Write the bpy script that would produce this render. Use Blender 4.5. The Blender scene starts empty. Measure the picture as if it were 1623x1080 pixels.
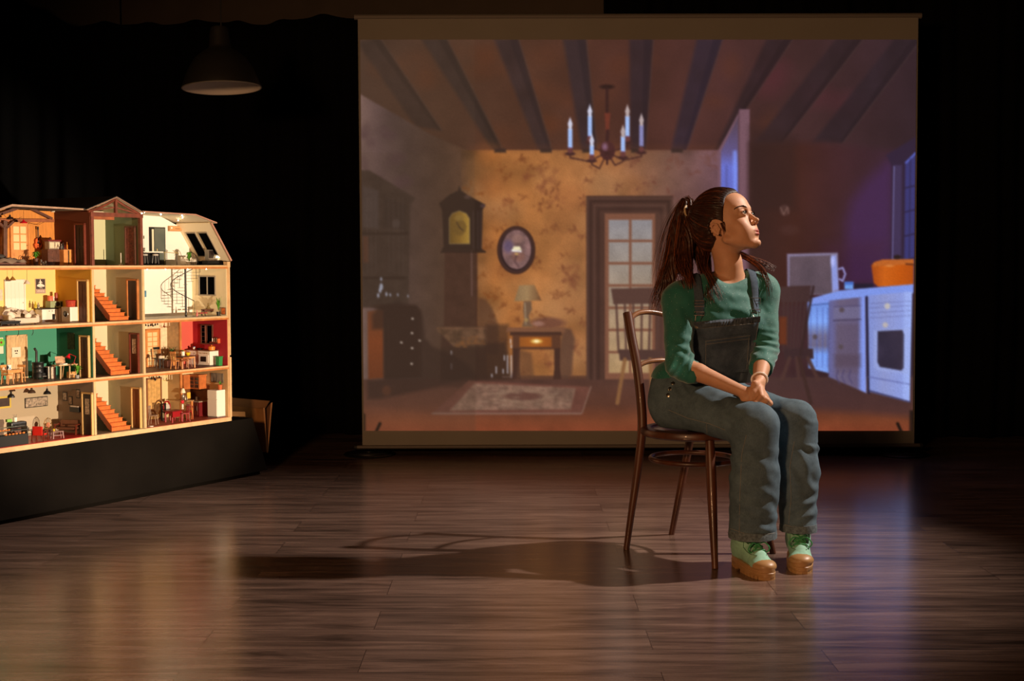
import bpy, bmesh, math, random
import numpy as np
from mathutils import Vector, Matrix, Quaternion
random.seed(7); rng = np.random.default_rng(7)
scene = bpy.context.scene
COL = scene.collection
PI = math.pi

# ------------------------------------------------------------------ camera
FPX, CAMH, PITCH = 2100.0, 1.09, math.radians(3.4)
cd = bpy.data.cameras.new('camera'); cam = bpy.data.objects.new('camera', cd); COL.objects.link(cam)
cd.sensor_width = 36.0; cd.lens = FPX * 36.0 / 1623.0; cd.clip_start = 0.05
cam.location = (0, 0, CAMH); cam.rotation_euler = (PI/2 - PITCH, 0, 0)
scene.camera = cam
# ------------------------------------------------------------------ exposure, world
vs = scene.view_settings
vs.view_transform = 'Standard'; vs.look = 'None'; vs.exposure = 0.0; vs.gamma = 1.0; vs.use_curve_mapping = False
wd = bpy.data.worlds.new('world'); scene.world = wd; wd.use_nodes = True
wd.node_tree.nodes['Background'].inputs[0].default_value = (1.0, 0.8, 0.65, 1)
wd.node_tree.nodes['Background'].inputs[1].default_value = 0.0035
# ------------------------------------------------------------------ stage lights
def spot(name, loc, target, watt, color, angle, blend, size):
    d = bpy.data.lights.new(name, 'SPOT'); d.energy = watt; d.color = color
    d.spot_size = math.radians(angle); d.spot_blend = blend; d.shadow_soft_size = size
    o = bpy.data.objects.new(name, d); COL.objects.link(o); o.location = loc
    o.rotation_euler = (Vector(target) - Vector(loc)).to_track_quat('-Z', 'Y').to_euler()
    return o
# key from the right, high; warm low lamp on the dollhouse; warm wash from the front
spot('key_spot', (4.0, 5.36, 3.85), (-0.15, 4.75, 0.25), 1380, (1.0, 0.84, 0.73), 44, 0.9, 0.05)
spot('house_spot', (1.95, 2.95, 0.55), (-1.66, 5.98, 0.80), 1350, (1.0, 0.78, 0.55), 25, 0.5, 0.02)
spot('front_wash', (-1.7, -0.6, 1.75), (0.45, 6.2, 1.05), 500, (1.0, 0.52, 0.24), 62, 0.9, 0.25)

# ------------------------------------------------------------------ helpers
def ray(px, py):
    F = Vector((0, math.cos(PITCH), -math.sin(PITCH))); U = Vector((0, math.sin(PITCH), math.cos(PITCH)))
    return F + Vector((1, 0, 0)) * ((px-811.5)/FPX) - U * ((py-540)/FPX)
def on_z(px, py, z=0.0):
    d = ray(px, py); return Vector((0, 0, CAMH)) + d * ((z-CAMH)/d.z)
def on_y(px, py, y):
    d = ray(px, py); return Vector((0, 0, CAMH)) + d * (y/d.y)
def lin(r, g, b):
    f = lambda c: (c/255/12.92) if c/255 <= 0.04045 else ((c/255+0.055)/1.055)**2.4
    return (f(r), f(g), f(b))

MATS = {}
def mat(name, col, rough=0.6, metal=0.0, spec=0.5, noise=0.0, nscale=8.0, stretch=(1, 1, 1), bump=0.0, emit=None, trans=0.0, alpha=1.0, sheen=0.0, sss=0.0, coat=0.0):
    """procedural principled material; colour is linear rgb, noise varies it"""
    if name in MATS: return MATS[name]
    m = bpy.data.materials.new(name); m.use_nodes = True; nt = m.node_tree
    p = nt.nodes['Principled BSDF']
    p.inputs['Base Color'].default_value = (*col, 1); p.inputs['Roughness'].default_value = rough
    p.inputs['Metallic'].default_value = metal; p.inputs['Specular IOR Level'].default_value = spec
    if trans: p.inputs['Transmission Weight'].default_value = trans
    if alpha < 1: p.inputs['Alpha'].default_value = alpha
    if sheen: p.inputs['Sheen Weight'].default_value = sheen
    if coat: p.inputs['Coat Weight'].default_value = coat
    if sss:
        p.inputs['Subsurface Weight'].default_value = sss; p.inputs['Subsurface Radius'].default_value = (0.012, 0.004, 0.002); p.inputs['Subsurface Scale'].default_value = 1.0
    if emit:
        p.inputs['Emission Color'].default_value = (*emit[0], 1); p.inputs['Emission Strength'].default_value = emit[1]
    if noise or bump:
        tc = nt.nodes.new('ShaderNodeTexCoord'); mp = nt.nodes.new('ShaderNodeMapping'); mp.inputs['Scale'].default_value = stretch
        nz = nt.nodes.new('ShaderNodeTexNoise'); nz.inputs['Scale'].default_value = nscale; nz.inputs['Detail'].default_value = 5
        nt.links.new(tc.outputs['Object'], mp.inputs[0]); nt.links.new(mp.outputs[0], nz.inputs[0])
        if noise:
            r = nt.nodes.new('ShaderNodeValToRGB')
            r.color_ramp.elements[0].position = 0.3; r.color_ramp.elements[1].position = 0.7
            r.color_ramp.elements[0].color = (*[c*(1-noise) for c in col], 1); r.color_ramp.elements[1].color = (*[min(1, c*(1+noise)) for c in col], 1)
            nt.links.new(nz.outputs['Fac'], r.inputs[0]); nt.links.new(r.outputs[0], p.inputs['Base Color'])
        if bump:
            b = nt.nodes.new('ShaderNodeBump'); b.inputs['Strength'].default_value = bump; b.inputs['Distance'].default_value = 0.002
            nt.links.new(nz.outputs['Fac'], b.inputs['Height']); nt.links.new(b.outputs[0], p.inputs['Normal'])
    MATS[name] = m
    return m

class MB:
    """collects simple solids, then links them as one mesh object"""
    def __init__(s): s.v = []; s.f = []; s.mi = []; s.cur = 0
    def add(s, vs, fs):
        o = len(s.v); s.v += [tuple(v) for v in vs]; s.f += [tuple(i+o for i in f) for f in fs]; s.mi += [s.cur]*len(fs); return s
    def m(s, i): s.cur = i; return s
    def box(s, x0, x1, y0, y1, z0, z1):
        return s.add([(x0,y0,z0),(x1,y0,z0),(x1,y1,z0),(x0,y1,z0),(x0,y0,z1),(x1,y0,z1),(x1,y1,z1),(x0,y1,z1)],
                     [(0,3,2,1),(4,5,6,7),(0,1,5,4),(1,2,6,5),(2,3,7,6),(3,0,4,7)])
    def cbox(s, cx, cy, cz, sx, sy, sz): return s.box(cx-sx/2, cx+sx/2, cy-sy/2, cy+sy/2, cz-sz/2, cz+sz/2)
    def bar(s, a, b, w, h=None, up=(0, 0, 1)):
        """rectangular bar from a to b"""
        a = Vector(a); b = Vector(b); h = h or w; d = (b-a).normalized(); up = Vector(up)
        if abs(d.dot(up)) > 0.98: up = Vector((1, 0, 0))
        x = d.cross(up).normalized(); z = x.cross(d)
        vs = [p + x*sx*w/2 + z*sz*h/2 for p in (a, b) for sx, sz in ((-1,-1),(1,-1),(1,1),(-1,1))]
        return s.add(vs, [(0,1,2,3),(7,6,5,4),(0,4,5,1),(1,5,6,2),(2,6,7,3),(3,7,4,0)])
    def tube(s, pts, r, n=8, cap=True):
        """swept round tube; r is a number or one radius per point"""
        pts = [Vector(p) for p in pts]; k = len(pts); rs = list(r) if hasattr(r, '__len__') else [r]*k
        T = [((pts[min(i+1, k-1)] - pts[max(i-1, 0)])).normalized() for i in range(k)]
        ref = Vector((0, 0, 1)) if abs(T[0].z) < 0.9 else Vector((1, 0, 0))
        X = T[0].cross(ref).normalized(); vs = []
        for i in range(k):
            X = (X - T[i]*X.dot(T[i])).normalized(); Y = T[i].cross(X)
            for j in range(n):
                a = 2*PI*j/n; vs.append(pts[i] + (X*math.cos(a) + Y*math.sin(a))*rs[i])
        fs = [(i*n+j, i*n+(j+1) % n, (i+1)*n+(j+1) % n, (i+1)*n+j) for i in range(k-1) for j in range(n)]
        if cap: fs += [tuple(range(n))[::-1], tuple((k-1)*n+j for j in range(n))]
        return s.add(vs, fs)
    def ring(s, c, R, r, axis=(0, 0, 1), n=32, m=8, a0=0, a1=2*PI, Ry=None):
        c = Vector(c); q = Vector((0, 0, 1)).rotation_difference(Vector(axis)); Ry = Ry or R
        pts = [c + q @ Vector((R*math.cos(a0+(a1-a0)*i/n), Ry*math.sin(a0+(a1-a0)*i/n), 0)) for i in range(n+1)]
        return s.tube(pts, r, m, cap=abs(a1-a0) < 2*PI-0.01)
    def lathe(s, prof, c=(0, 0, 0), n=20, axis=(0, 0, 1), sx=1, sy=1, cap=True):
        """profile of (radius, height) turned about an axis"""
        c = Vector(c); q = Vector((0, 0, 1)).rotation_difference(Vector(axis)); vs = []; k = len(prof)
        for r, h in prof:
            for j in range(n):
                a = 2*PI*j/n; vs.append(c + q @ Vector((r*math.cos(a)*sx, r*math.sin(a)*sy, h)))
        fs = [(i*n+j, i*n+(j+1) % n, (i+1)*n+(j+1) % n, (i+1)*n+j) for i in range(k-1) for j in range(n)]
        if cap and prof[0][0] > 1e-6: fs.append(tuple(range(n))[::-1])
        if cap and prof[-1][0] > 1e-6: fs.append(tuple((k-1)*n+j for j in range(n)))
        return s.add(vs, fs)
    def ball(s, c, r, n=12, k=8, q=None):
        r = (r, r, r) if not hasattr(r, '__len__') else r
        vs = []; c = Vector(c)
        for i in range(k+1):
            t = PI*i/k
            for j in range(n):
                a = 2*PI*j/n; p = Vector((r[0]*math.sin(t)*math.cos(a), r[1]*math.sin(t)*math.sin(a), -r[2]*math.cos(t)))
                vs.append(c + (q @ p if q else p))
        return s.add(vs, [(i*n+j, i*n+(j+1) % n, (i+1)*n+(j+1) % n, (i+1)*n+j) for i in range(k) for j in range(n)])
    def prism(s, poly, a, b, axis=1):
        """polygon in the two other axes, extruded along axis from a to b"""
        def P(p, t):
            l = list(p); l.insert(axis, t); return tuple(l)
        n = len(poly); vs = [P(p, a) for p in poly] + [P(p, b) for p in poly]
        return s.add(vs, [tuple(range(n))[::-1], tuple(range(n, 2*n))] + [(i, (i+1) % n, n+(i+1) % n, n+i) for i in range(n)])
    def build(s, name, mats, parent=None, smooth=False, bevel=0, loc=None, solid=0):
        me = bpy.data.meshes.new(name); me.from_pydata(s.v, [], s.f)
        for m_ in (mats if isinstance(mats, (list, tuple)) else [mats]): me.materials.append(m_)
        me.polygons.foreach_set('material_index', s.mi)
        bm = bmesh.new(); bm.from_mesh(me); bmesh.ops.remove_doubles(bm, verts=bm.verts, dist=1e-6)
        bmesh.ops.recalc_face_normals(bm, faces=bm.faces)
        if bevel:
            es = [e for e in bm.edges if len(e.link_faces) == 2 and e.calc_face_angle(0) > 0.7]
            bmesh.ops.bevel(bm, geom=es, offset=bevel, segments=2, profile=0.6, affect='EDGES', clamp_overlap=True)
        bm.to_mesh(me); bm.free()
        if smooth:
            me.shade_smooth(); me.set_sharp_from_angle(angle=math.radians(42))
        o = bpy.data.objects.new(name, me); COL.objects.link(o)
        if parent: o.parent = parent
        if loc: o.location = loc
        return o

def tag(o, label=None, cat=None, group=None, kind=None):
    if label: o['label'] = label
    if cat: o['category'] = cat
    if group: o['group'] = group
    if kind: o['kind'] = kind
    return o
def empty(name, loc=(0, 0, 0), rz=0.0, label=None, cat=None, group=None):
    o = bpy.data.objects.new(name, None); COL.objects.link(o); o.location = loc; o.rotation_euler = (0, 0, rz)
    o.empty_display_size = 0.05
    return tag(o, label, cat, group)
def dup(root, loc=None, rz=None, label=None, group=None, scale=None):
    """a copy of a thing with its parts and sub-parts"""
    r = root.copy(); COL.objects.link(r)
    if loc is not None: r.location = loc
    if rz is not None: r.rotation_euler = (0, 0, rz)
    if scale: r.scale = scale
    if label: r['label'] = label
    if group: r['group'] = group
    for ch in [o for o in scene.objects if o.parent == root]:
        c = ch.copy(); COL.objects.link(c); c.parent = r
        for g in [o for o in scene.objects if o.parent == ch]:
            d = g.copy(); COL.objects.link(d); d.parent = c
    return r
def bez(p0, p1, p2, p3, n=16):
    P = [Vector(p) for p in (p0, p1, p2, p3)]
    return [P[0]*(1-t)**3 + P[1]*3*t*(1-t)**2 + P[2]*3*t*t*(1-t) + P[3]*t**3 for t in [i/n for i in range(n+1)]]
def spline(pts, n=8):
    """Catmull-Rom through points"""
    P = [Vector(p) for p in pts]; P = [P[0]*2-P[1]] + P + [P[-1]*2-P[-2]]; out = []
    for i in range(1, len(P)-2):
        for k in range(n):
            t = k/n; a, b, c, d = P[i-1:i+3]
            out.append(0.5*((2*b) + (c-a)*t + (2*a-5*b+4*c-d)*t*t + (3*b-a-3*c+d)*t**3))
    return out + [P[-2]]
# ------------------------------------------------------------------ the stage: floor, walls, ceiling, curtain
def floor_material():
    m = bpy.data.materials.new('laminate_floor'); m.use_nodes = True; nt = m.node_tree; L = nt.links.new; N = nt.nodes.new
    p = nt.nodes['Principled BSDF']
    tc = N('ShaderNodeTexCoord'); mp = N('ShaderNodeMapping'); mp.inputs['Location'].default_value = (0.41, 0.02, 0)
    L(tc.outputs['Object'], mp.inputs[0])
    br = N('ShaderNodeTexBrick'); br.offset = 0.37; br.offset_frequency = 2; br.squash = 1
    br.inputs['Scale'].default_value = 1; br.inputs['Brick Width'].default_value = 1.28; br.inputs['Row Height'].default_value = 0.205
    br.inputs['Mortar Size'].default_value = 0.0011; br.inputs['Mortar Smooth'].default_value = 0.2; br.inputs['Bias'].default_value = 0
    br.inputs['Color1'].default_value = (0, 0, 0, 1); br.inputs['Color2'].default_value = (1, 1, 1, 1); br.inputs['Mortar'].default_value = (0.5, 0.5, 0.5, 1)
    L(mp.outputs[0], br.inputs[0])
    # each board shifts its own grain
    sc = N('ShaderNodeVectorMath'); sc.operation = 'MULTIPLY_ADD'; sc.inputs[1].default_value = (7.3, 3.1, 0)
    L(br.outputs['Color'], sc.inputs[0]); L(mp.outputs[0], sc.inputs[2])
    st = N('ShaderNodeMapping'); st.inputs['Scale'].default_value = (0.9, 9.0, 1); L(sc.outputs[0], st.inputs[0])
    n1 = N('ShaderNodeTexNoise'); n1.inputs['Scale'].default_value = 2.2; n1.inputs['Detail'].default_value = 8; n1.inputs['Roughness'].default_value = 0.62; n1.inputs['Distortion'].default_value = 0.6
    L(st.outputs[0], n1.inputs[0])
    st2 = N('ShaderNodeMapping'); st2.inputs['Scale'].default_value = (2.0, 60.0, 1); L(sc.outputs[0], st2.inputs[0])
    n2 = N('ShaderNodeTexNoise'); n2.inputs['Scale'].default_value = 3; n2.inputs['Detail'].default_value = 6; L(st2.outputs[0], n2.inputs[0])
    # cathedral figure: rings stretched along the board
    st3 = N('ShaderNodeMapping'); st3.inputs['Scale'].default_value = (0.55, 3.2, 1); L(sc.outputs[0], st3.inputs[0])
    n3 = N('ShaderNodeTexNoise'); n3.inputs['Scale'].default_value = 1.3; n3.inputs['Detail'].default_value = 1; L(st3.outputs[0], n3.inputs[0])
    mm = N('ShaderNodeMath'); mm.operation = 'MULTIPLY'; mm.inputs[1].default_value = 150; L(n3.outputs['Fac'], mm.inputs[0])
    sn = N('ShaderNodeMath'); sn.operation = 'SINE'; L(mm.outputs[0], sn.inputs[0])
    r = N('ShaderNodeValToRGB'); e = r.color_ramp.elements
    e[0].position = 0.30; e[0].color = (0.048, 0.030, 0.023, 1); e[1].position = 0.72; e[1].color = (0.235, 0.150, 0.114, 1)
    x = r.color_ramp.elements.new(0.5); x.color = (0.136, 0.084, 0.064, 1)
    mx = N('ShaderNodeMath'); mx.operation = 'MULTIPLY_ADD'; mx.inputs[1].default_value = 0.30; L(n2.outputs['Fac'], mx.inputs[0])
    sb = N('ShaderNodeMath'); sb.operation = 'SUBTRACT'; sb.inputs[1].default_value = 0.15; L(n1.outputs['Fac'], sb.inputs[0]); L(sb.outputs[0], mx.inputs[2])
    s4 = N('ShaderNodeMath'); s4.operation = 'MULTIPLY_ADD'; s4.inputs[1].default_value = 0.020; L(sn.outputs[0], s4.inputs[0]); L(mx.outputs[0], s4.inputs[2])
    s5 = N('ShaderNodeSeparateColor'); L(br.outputs['Color'], s5.inputs[0])
    s6 = N('ShaderNodeMath'); s6.operation = 'MULTIPLY_ADD'; s6.inputs[1].default_value = 0.10; L(s5.outputs[0], s6.inputs[0]); L(s4.outputs[0], s6.inputs[2])
    s7 = N('ShaderNodeMath'); s7.operation = 'SUBTRACT'; s7.inputs[1].default_value = 0.05; L(s6.outputs[0], s7.inputs[0])
    L(s7.outputs[0], r.inputs[0])
    mix = N('ShaderNodeMix'); mix.data_type = 'RGBA'; mix.inputs['B'].default_value = (0.02, 0.012, 0.01, 1)
    L(br.outputs['Fac'], mix.inputs['Factor']); L(r.outputs[0], mix.inputs['A']); L(mix.outputs['Result'], p.inputs['Base Color'])
    rr = N('ShaderNodeMapRange'); rr.inputs['To Min'].default_value = 0.15; rr.inputs['To Max'].default_value = 0.29; L(n2.outputs['Fac'], rr.inputs[0]); L(rr.outputs[0], p.inputs['Roughness'])
    p.inputs['Specular IOR Level'].default_value = 0.85
    b = N('ShaderNodeBump'); b.inputs['Strength'].default_value = 0.25; b.inputs['Distance'].default_value = 0.0006
    sub = N('ShaderNodeMath'); sub.operation = 'SUBTRACT'; L(n2.outputs['Fac'], sub.inputs[0]); L(br.outputs['Fac'], sub.inputs[1])
    L(sub.outputs[0], b.inputs['Height']); L(b.outputs[0], p.inputs['Normal'])
    return m
black = mat('black_paint', (0.004, 0.004, 0.004), 0.9, spec=0.1, noise=0.3, nscale=2)
dimwall = mat('grey_brown_wall', (0.085, 0.065, 0.05), 0.9, noise=0.15, nscale=3)
tag(MB().box(-6, 6.5, -2.5, 9.0, -0.1, 0.0).build('floor', floor_material()), kind='structure')
tag(MB().box(-6, 6.5, 9.0, 9.1, 0, 4.2).build('wall_back', dimwall), kind='structure')
tag(MB().box(-6.1, -6, -2.5, 9.1, 0, 4.2).build('wall_left', black), kind='structure')
tag(MB().box(6.5, 6.6, -2.5, 9.1, 0, 4.2).build('wall_right', black), kind='structure')
tag(MB().box(-6, 6.5, -2.6, -2.5, 0, 4.2).build('wall_front', black), kind='structure')
tag(MB().box(-6.1, 6.6, -2.6, 9.1, 4.2, 4.3).build('ceiling', black), kind='structure')

# black drape that hangs in folds, with a scalloped top edge, short of the wall panels
def curtain(x0, x1, y, top, name, label, seed):
    r = random.Random(seed); n = 420; rows = 14; vs = []; fs = []
    for i in range(n+1):
        x = x0 + (x1-x0)*i/n
        sag = 0.022*abs(math.sin((x-x0)*2.6)) + 0.012*math.sin(x*9.1+seed) + 0.012*math.sin(x*23)
        f = 0.035*math.sin(x*21+1.2*math.sin(x*3.3)) + 0.02*math.sin(x*47+seed)
        for k in range(rows+1):
            t = k/rows; z = 0.01 + (top(x)-sag-0.01)*t
            vs.append((x + 0.01*math.sin(9*t+x*4), y + f*(1-0.45*t), z))
    for i in range(n):
        for k in range(rows):
            a = i*(rows+1)+k; fs.append((a, a+rows+1, a+rows+2, a+1))
    m = MB(); m.add(vs, fs)
    o = m.build(name, mat('black_velvet', (0.0035, 0.0035, 0.0038), 0.95, spec=0.05), smooth=True)
    md = o.modifiers.new('thickness', 'SOLIDIFY'); md.thickness = 0.004
    return tag(o, label, 'curtain')
zt = on_y(400, 31, 8.3).z
def ctop(x):
    return zt + 0.16*max(0.0, min(1.0, (-2.72-x)/0.28)) - 0.02*math.sin(x*1.7)
curtain(-5.9, 0.9, 8.3, ctop, 'stage_curtain', 'black stage curtain hanging behind the dollhouse with a sagging top edge', 3)
curtain(0.55, 6.4, 8.15, lambda x: 3.6, 'stage_curtain', 'taller black stage curtain hanging behind the projection screen and right side', 5)
# seam on the wall above the curtain
for px in (191,):
    x = on_y(px, 15, 8.99).x
    MBs = MB().box(x-0.004, x+0.004, 8.985, 9.0, 2.4, 4.2).build('trim_1', black); tag(MBs, kind='structure')

# ------------------------------------------------------------------ pendant lamp
def pendant():
    c = on_y(351.5, 140, 6.6); R = 61.5/FPX*6.6
    e = empty('pendant_lamp', (c.x, c.y, c.z), 0, 'large dark metal dome pendant lamp hanging unlit above the dollhouse', 'lamp')
    t = Matrix.Rotation(math.radians(-2.5), 4, 'Y') @ Matrix.Rotation(math.radians(-2.5), 4, 'X')
    out = [(R, 0.0), (R*1.0, 0.008), (R*0.93, 0.045), (R*0.82, 0.095), (R*0.66, 0.145), (R*0.45, 0.18), (R*0.30, 0.195), (R*0.27, 0.21), (R*0.245, 0.27), (R*0.2, 0.30), (R*0.08, 0.305)]
    inn = [(r*0.97-0.002, h-0.003) for r, h in out[1:6]]
    a = MB().lathe(out, n=64, cap=False)
    b = MB().lathe([(R*0.985, 0.001)] + inn + [(0.0, 0.178)], n=64, cap=False)
    sh = a.build('lamp_shade', mat('dark_enamel', (0.018, 0.017, 0.015), 0.5, spec=0.3), e, smooth=True)
    ins = b.build('shade_lining', mat('pale_enamel', (0.80, 0.74, 0.66), 0.45), e, smooth=True); ins['label'] = 'pale inner face of the shade'
    rim = MB().ring((0, 0, 0.001), R, 0.0022, n=64, m=6).build('rim', mat('worn_rim', (0.35, 0.33, 0.28), 0.4, 0.4), e, smooth=True)
    blb = MB().lathe([(0.0, 0.045), (0.018, 0.05), (0.032, 0.075), (0.03, 0.10), (0.016, 0.13), (0.016, 0.18)], n=20).build('bulb', mat('frosted_glass', (0.25, 0.22, 0.2), 0.4), e, smooth=True)
    for o in (sh, ins, rim, blb): o.matrix_local = t
    MB().tube([(0, 0, 0.30), (0, 0, 4.2-c.z)], 0.004, 8).build('cord', mat('black_rubber', (0.01, 0.01, 0.01), 0.7), e)
pendant()
# round black stand feet at the ends of the screen
for i, px in enumerate((585, 1432)):
    p = on_z(px, 722); p.y = 7.44
    e = empty('screen_stand', (p.x, p.y, 0), 0, ('round black weighted stand foot under the left end of the screen', 'round black weighted stand foot under the right end of the screen')[i], 'stand')
    MB().lathe([(0.0, 0), (0.142, 0), (0.145, 0.006), (0.14, 0.010), (0.118, 0.011), (0.116, 0.017), (0.03, 0.019), (0.0, 0.019)], n=48).build('base_disc', mat('black_iron', (0.010, 0.010, 0.010), 0.45, 0.3), e, smooth=True)
    MB().tube([(0, 0, 0.018), (0, 0, 0.022)], 0.03, 16).build('stand_cap', mat('black_iron', (0.010, 0.010, 0.010), 0.45, 0.3), e, smooth=True)
# ------------------------------------------------------------------ projection screen and the picture thrown on it
SY = 7.423
class Paint:
    """a small painter: anti-aliased shapes in the picture's own coordinates (photo pixels)"""
    def __init__(s, x0, y0, x1, y1, step):
        s.x0, s.y0, s.step = x0, y0, step
        s.nx = int(round((x1-x0)/step))+1; s.ny = int(round((y1-y0)/step))+1
        s.X, s.Y = np.meshgrid(x0+np.arange(s.nx)*step, y0+np.arange(s.ny)*step)
        s.C = np.zeros((s.ny, s.nx, 3))
    def sub(s, xa, ya, xb, yb):
        i0 = max(0, int((xa-s.x0)/s.step)-1); i1 = min(s.nx, int((xb-s.x0)/s.step)+3)
        j0 = max(0, int((ya-s.y0)/s.step)-1); j1 = min(s.ny, int((yb-s.y0)/s.step)+3)
        return slice(j0, max(j0, j1)), slice(i0, max(i0, i1))
    def blend(s, sl, a, col):
        a = np.clip(a, 0, 1)[..., None]; c = col(s.X[sl], s.Y[sl]) if callable(col) else np.array(col, float)
        s.C[sl] = s.C[sl]*(1-a) + c*a
    def poly(s, pts, col, al=1.0, soft=1.5):
        P = np.array(pts, float); m = soft+2
        sl = s.sub(P[:, 0].min()-m, P[:, 1].min()-m, P[:, 0].max()+m, P[:, 1].max()+m); X, Y = s.X[sl], s.Y[sl]
        if X.size == 0: return
        d = np.full(X.shape, 1e9); ins = np.zeros(X.shape, bool)
        for i in range(len(P)):
            (ax, ay), (bx, by) = P[i], P[(i+1) % len(P)]
            ex, ey = bx-ax, by-ay; t = np.clip(((X-ax)*ex+(Y-ay)*ey)/(ex*ex+ey*ey+1e-9), 0, 1)
            d = np.minimum(d, np.hypot(X-ax-t*ex, Y-ay-t*ey))
            c = ((ay > Y) != (by > Y))
            with np.errstate(divide='ignore', invalid='ignore'): ins ^= c & (X < (bx-ax)*(Y-ay)/(by-ay+1e-12)+ax)
        sd = np.where(ins, -d, d)
        s.blend(sl, np.clip(0.5-sd/soft, 0, 1)*al, col)
    def rect(s, x0, y0, x1, y1, col, al=1.0, soft=1.5): s.poly([(x0, y0), (x1, y0), (x1, y1), (x0, y1)], col, al, soft)
    def ell(s, cx, cy, rx, ry, col, al=1.0, soft=1.5, rot=0):
        R = max(rx, ry)+soft+2; sl = s.sub(cx-R, cy-R, cx+R, cy+R); X, Y = s.X[sl]-cx, s.Y[sl]-cy
        if X.size == 0: return
        c, q = math.cos(rot), math.sin(rot); u, v = X*c+Y*q, -X*q+Y*c
        s.blend(sl, np.clip(0.5-(np.hypot(u/rx, v/ry)-1)*min(rx, ry)/soft, 0, 1)*al, col)
    def line(s, pts, w, col, al=1.0, soft=1.5):
        P = np.array(pts, float); m = w+soft+2
        sl = s.sub(P[:, 0].min()-m, P[:, 1].min()-m, P[:, 0].max()+m, P[:, 1].max()+m); X, Y = s.X[sl], s.Y[sl]
        if X.size == 0: return
        d = np.full(X.shape, 1e9)
        for i in range(len(P)-1):
            (ax, ay), (bx, by) = P[i], P[i+1]; ex, ey = bx-ax, by-ay
            t = np.clip(((X-ax)*ex+(Y-ay)*ey)/(ex*ex+ey*ey+1e-9), 0, 1); d = np.minimum(d, np.hypot(X-ax-t*ex, Y-ay-t*ey))
        s.blend(sl, np.clip(0.5-(d-w/2)/soft, 0, 1)*al, col)
def vnoise(X, Y, sc, seed=0, oct=3):
    """smooth value noise in -1..1"""
    out = 0; amp = 1; tot = 0
    for o in range(oct):
        g = np.random.default_rng(seed*17+o).uniform(-1, 1, (97, 97)); x = X/sc; y = Y/sc
        xi = np.floor(x).astype(int); yi = np.floor(y).astype(int); fx = x-xi; fy = y-yi; fx = fx*fx*(3-2*fx); fy = fy*fy*(3-2*fy)
        q = lambda a, b: g[a % 97, b % 97]
        out = out + amp*((q(yi, xi)*(1-fx)+q(yi, xi+1)*fx)*(1-fy) + (q(yi+1, xi)*(1-fx)+q(yi+1, xi+1)*fx)*fy); tot += amp; amp *= 0.5; sc = sc/2
    return out/tot
def grad(pts, ax=0):
    """colour ramp along x (ax=0) or y (ax=1)"""
    ks = [p[0] for p in pts]; cs = np.array([p[1] for p in pts], float)
    return lambda X, Y: np.stack([np.interp((X, Y)[ax], ks, cs[:, i]) for i in range(3)], -1)
def shade(f, amp, sc, seed):
    def g(X, Y):
        b = f(X, Y) if callable(f) else np.broadcast_to(np.array(f, float), X.shape+(3,))
        return b*(1+amp*vnoise(X, Y, sc, seed))[..., None]
    return g

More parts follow.
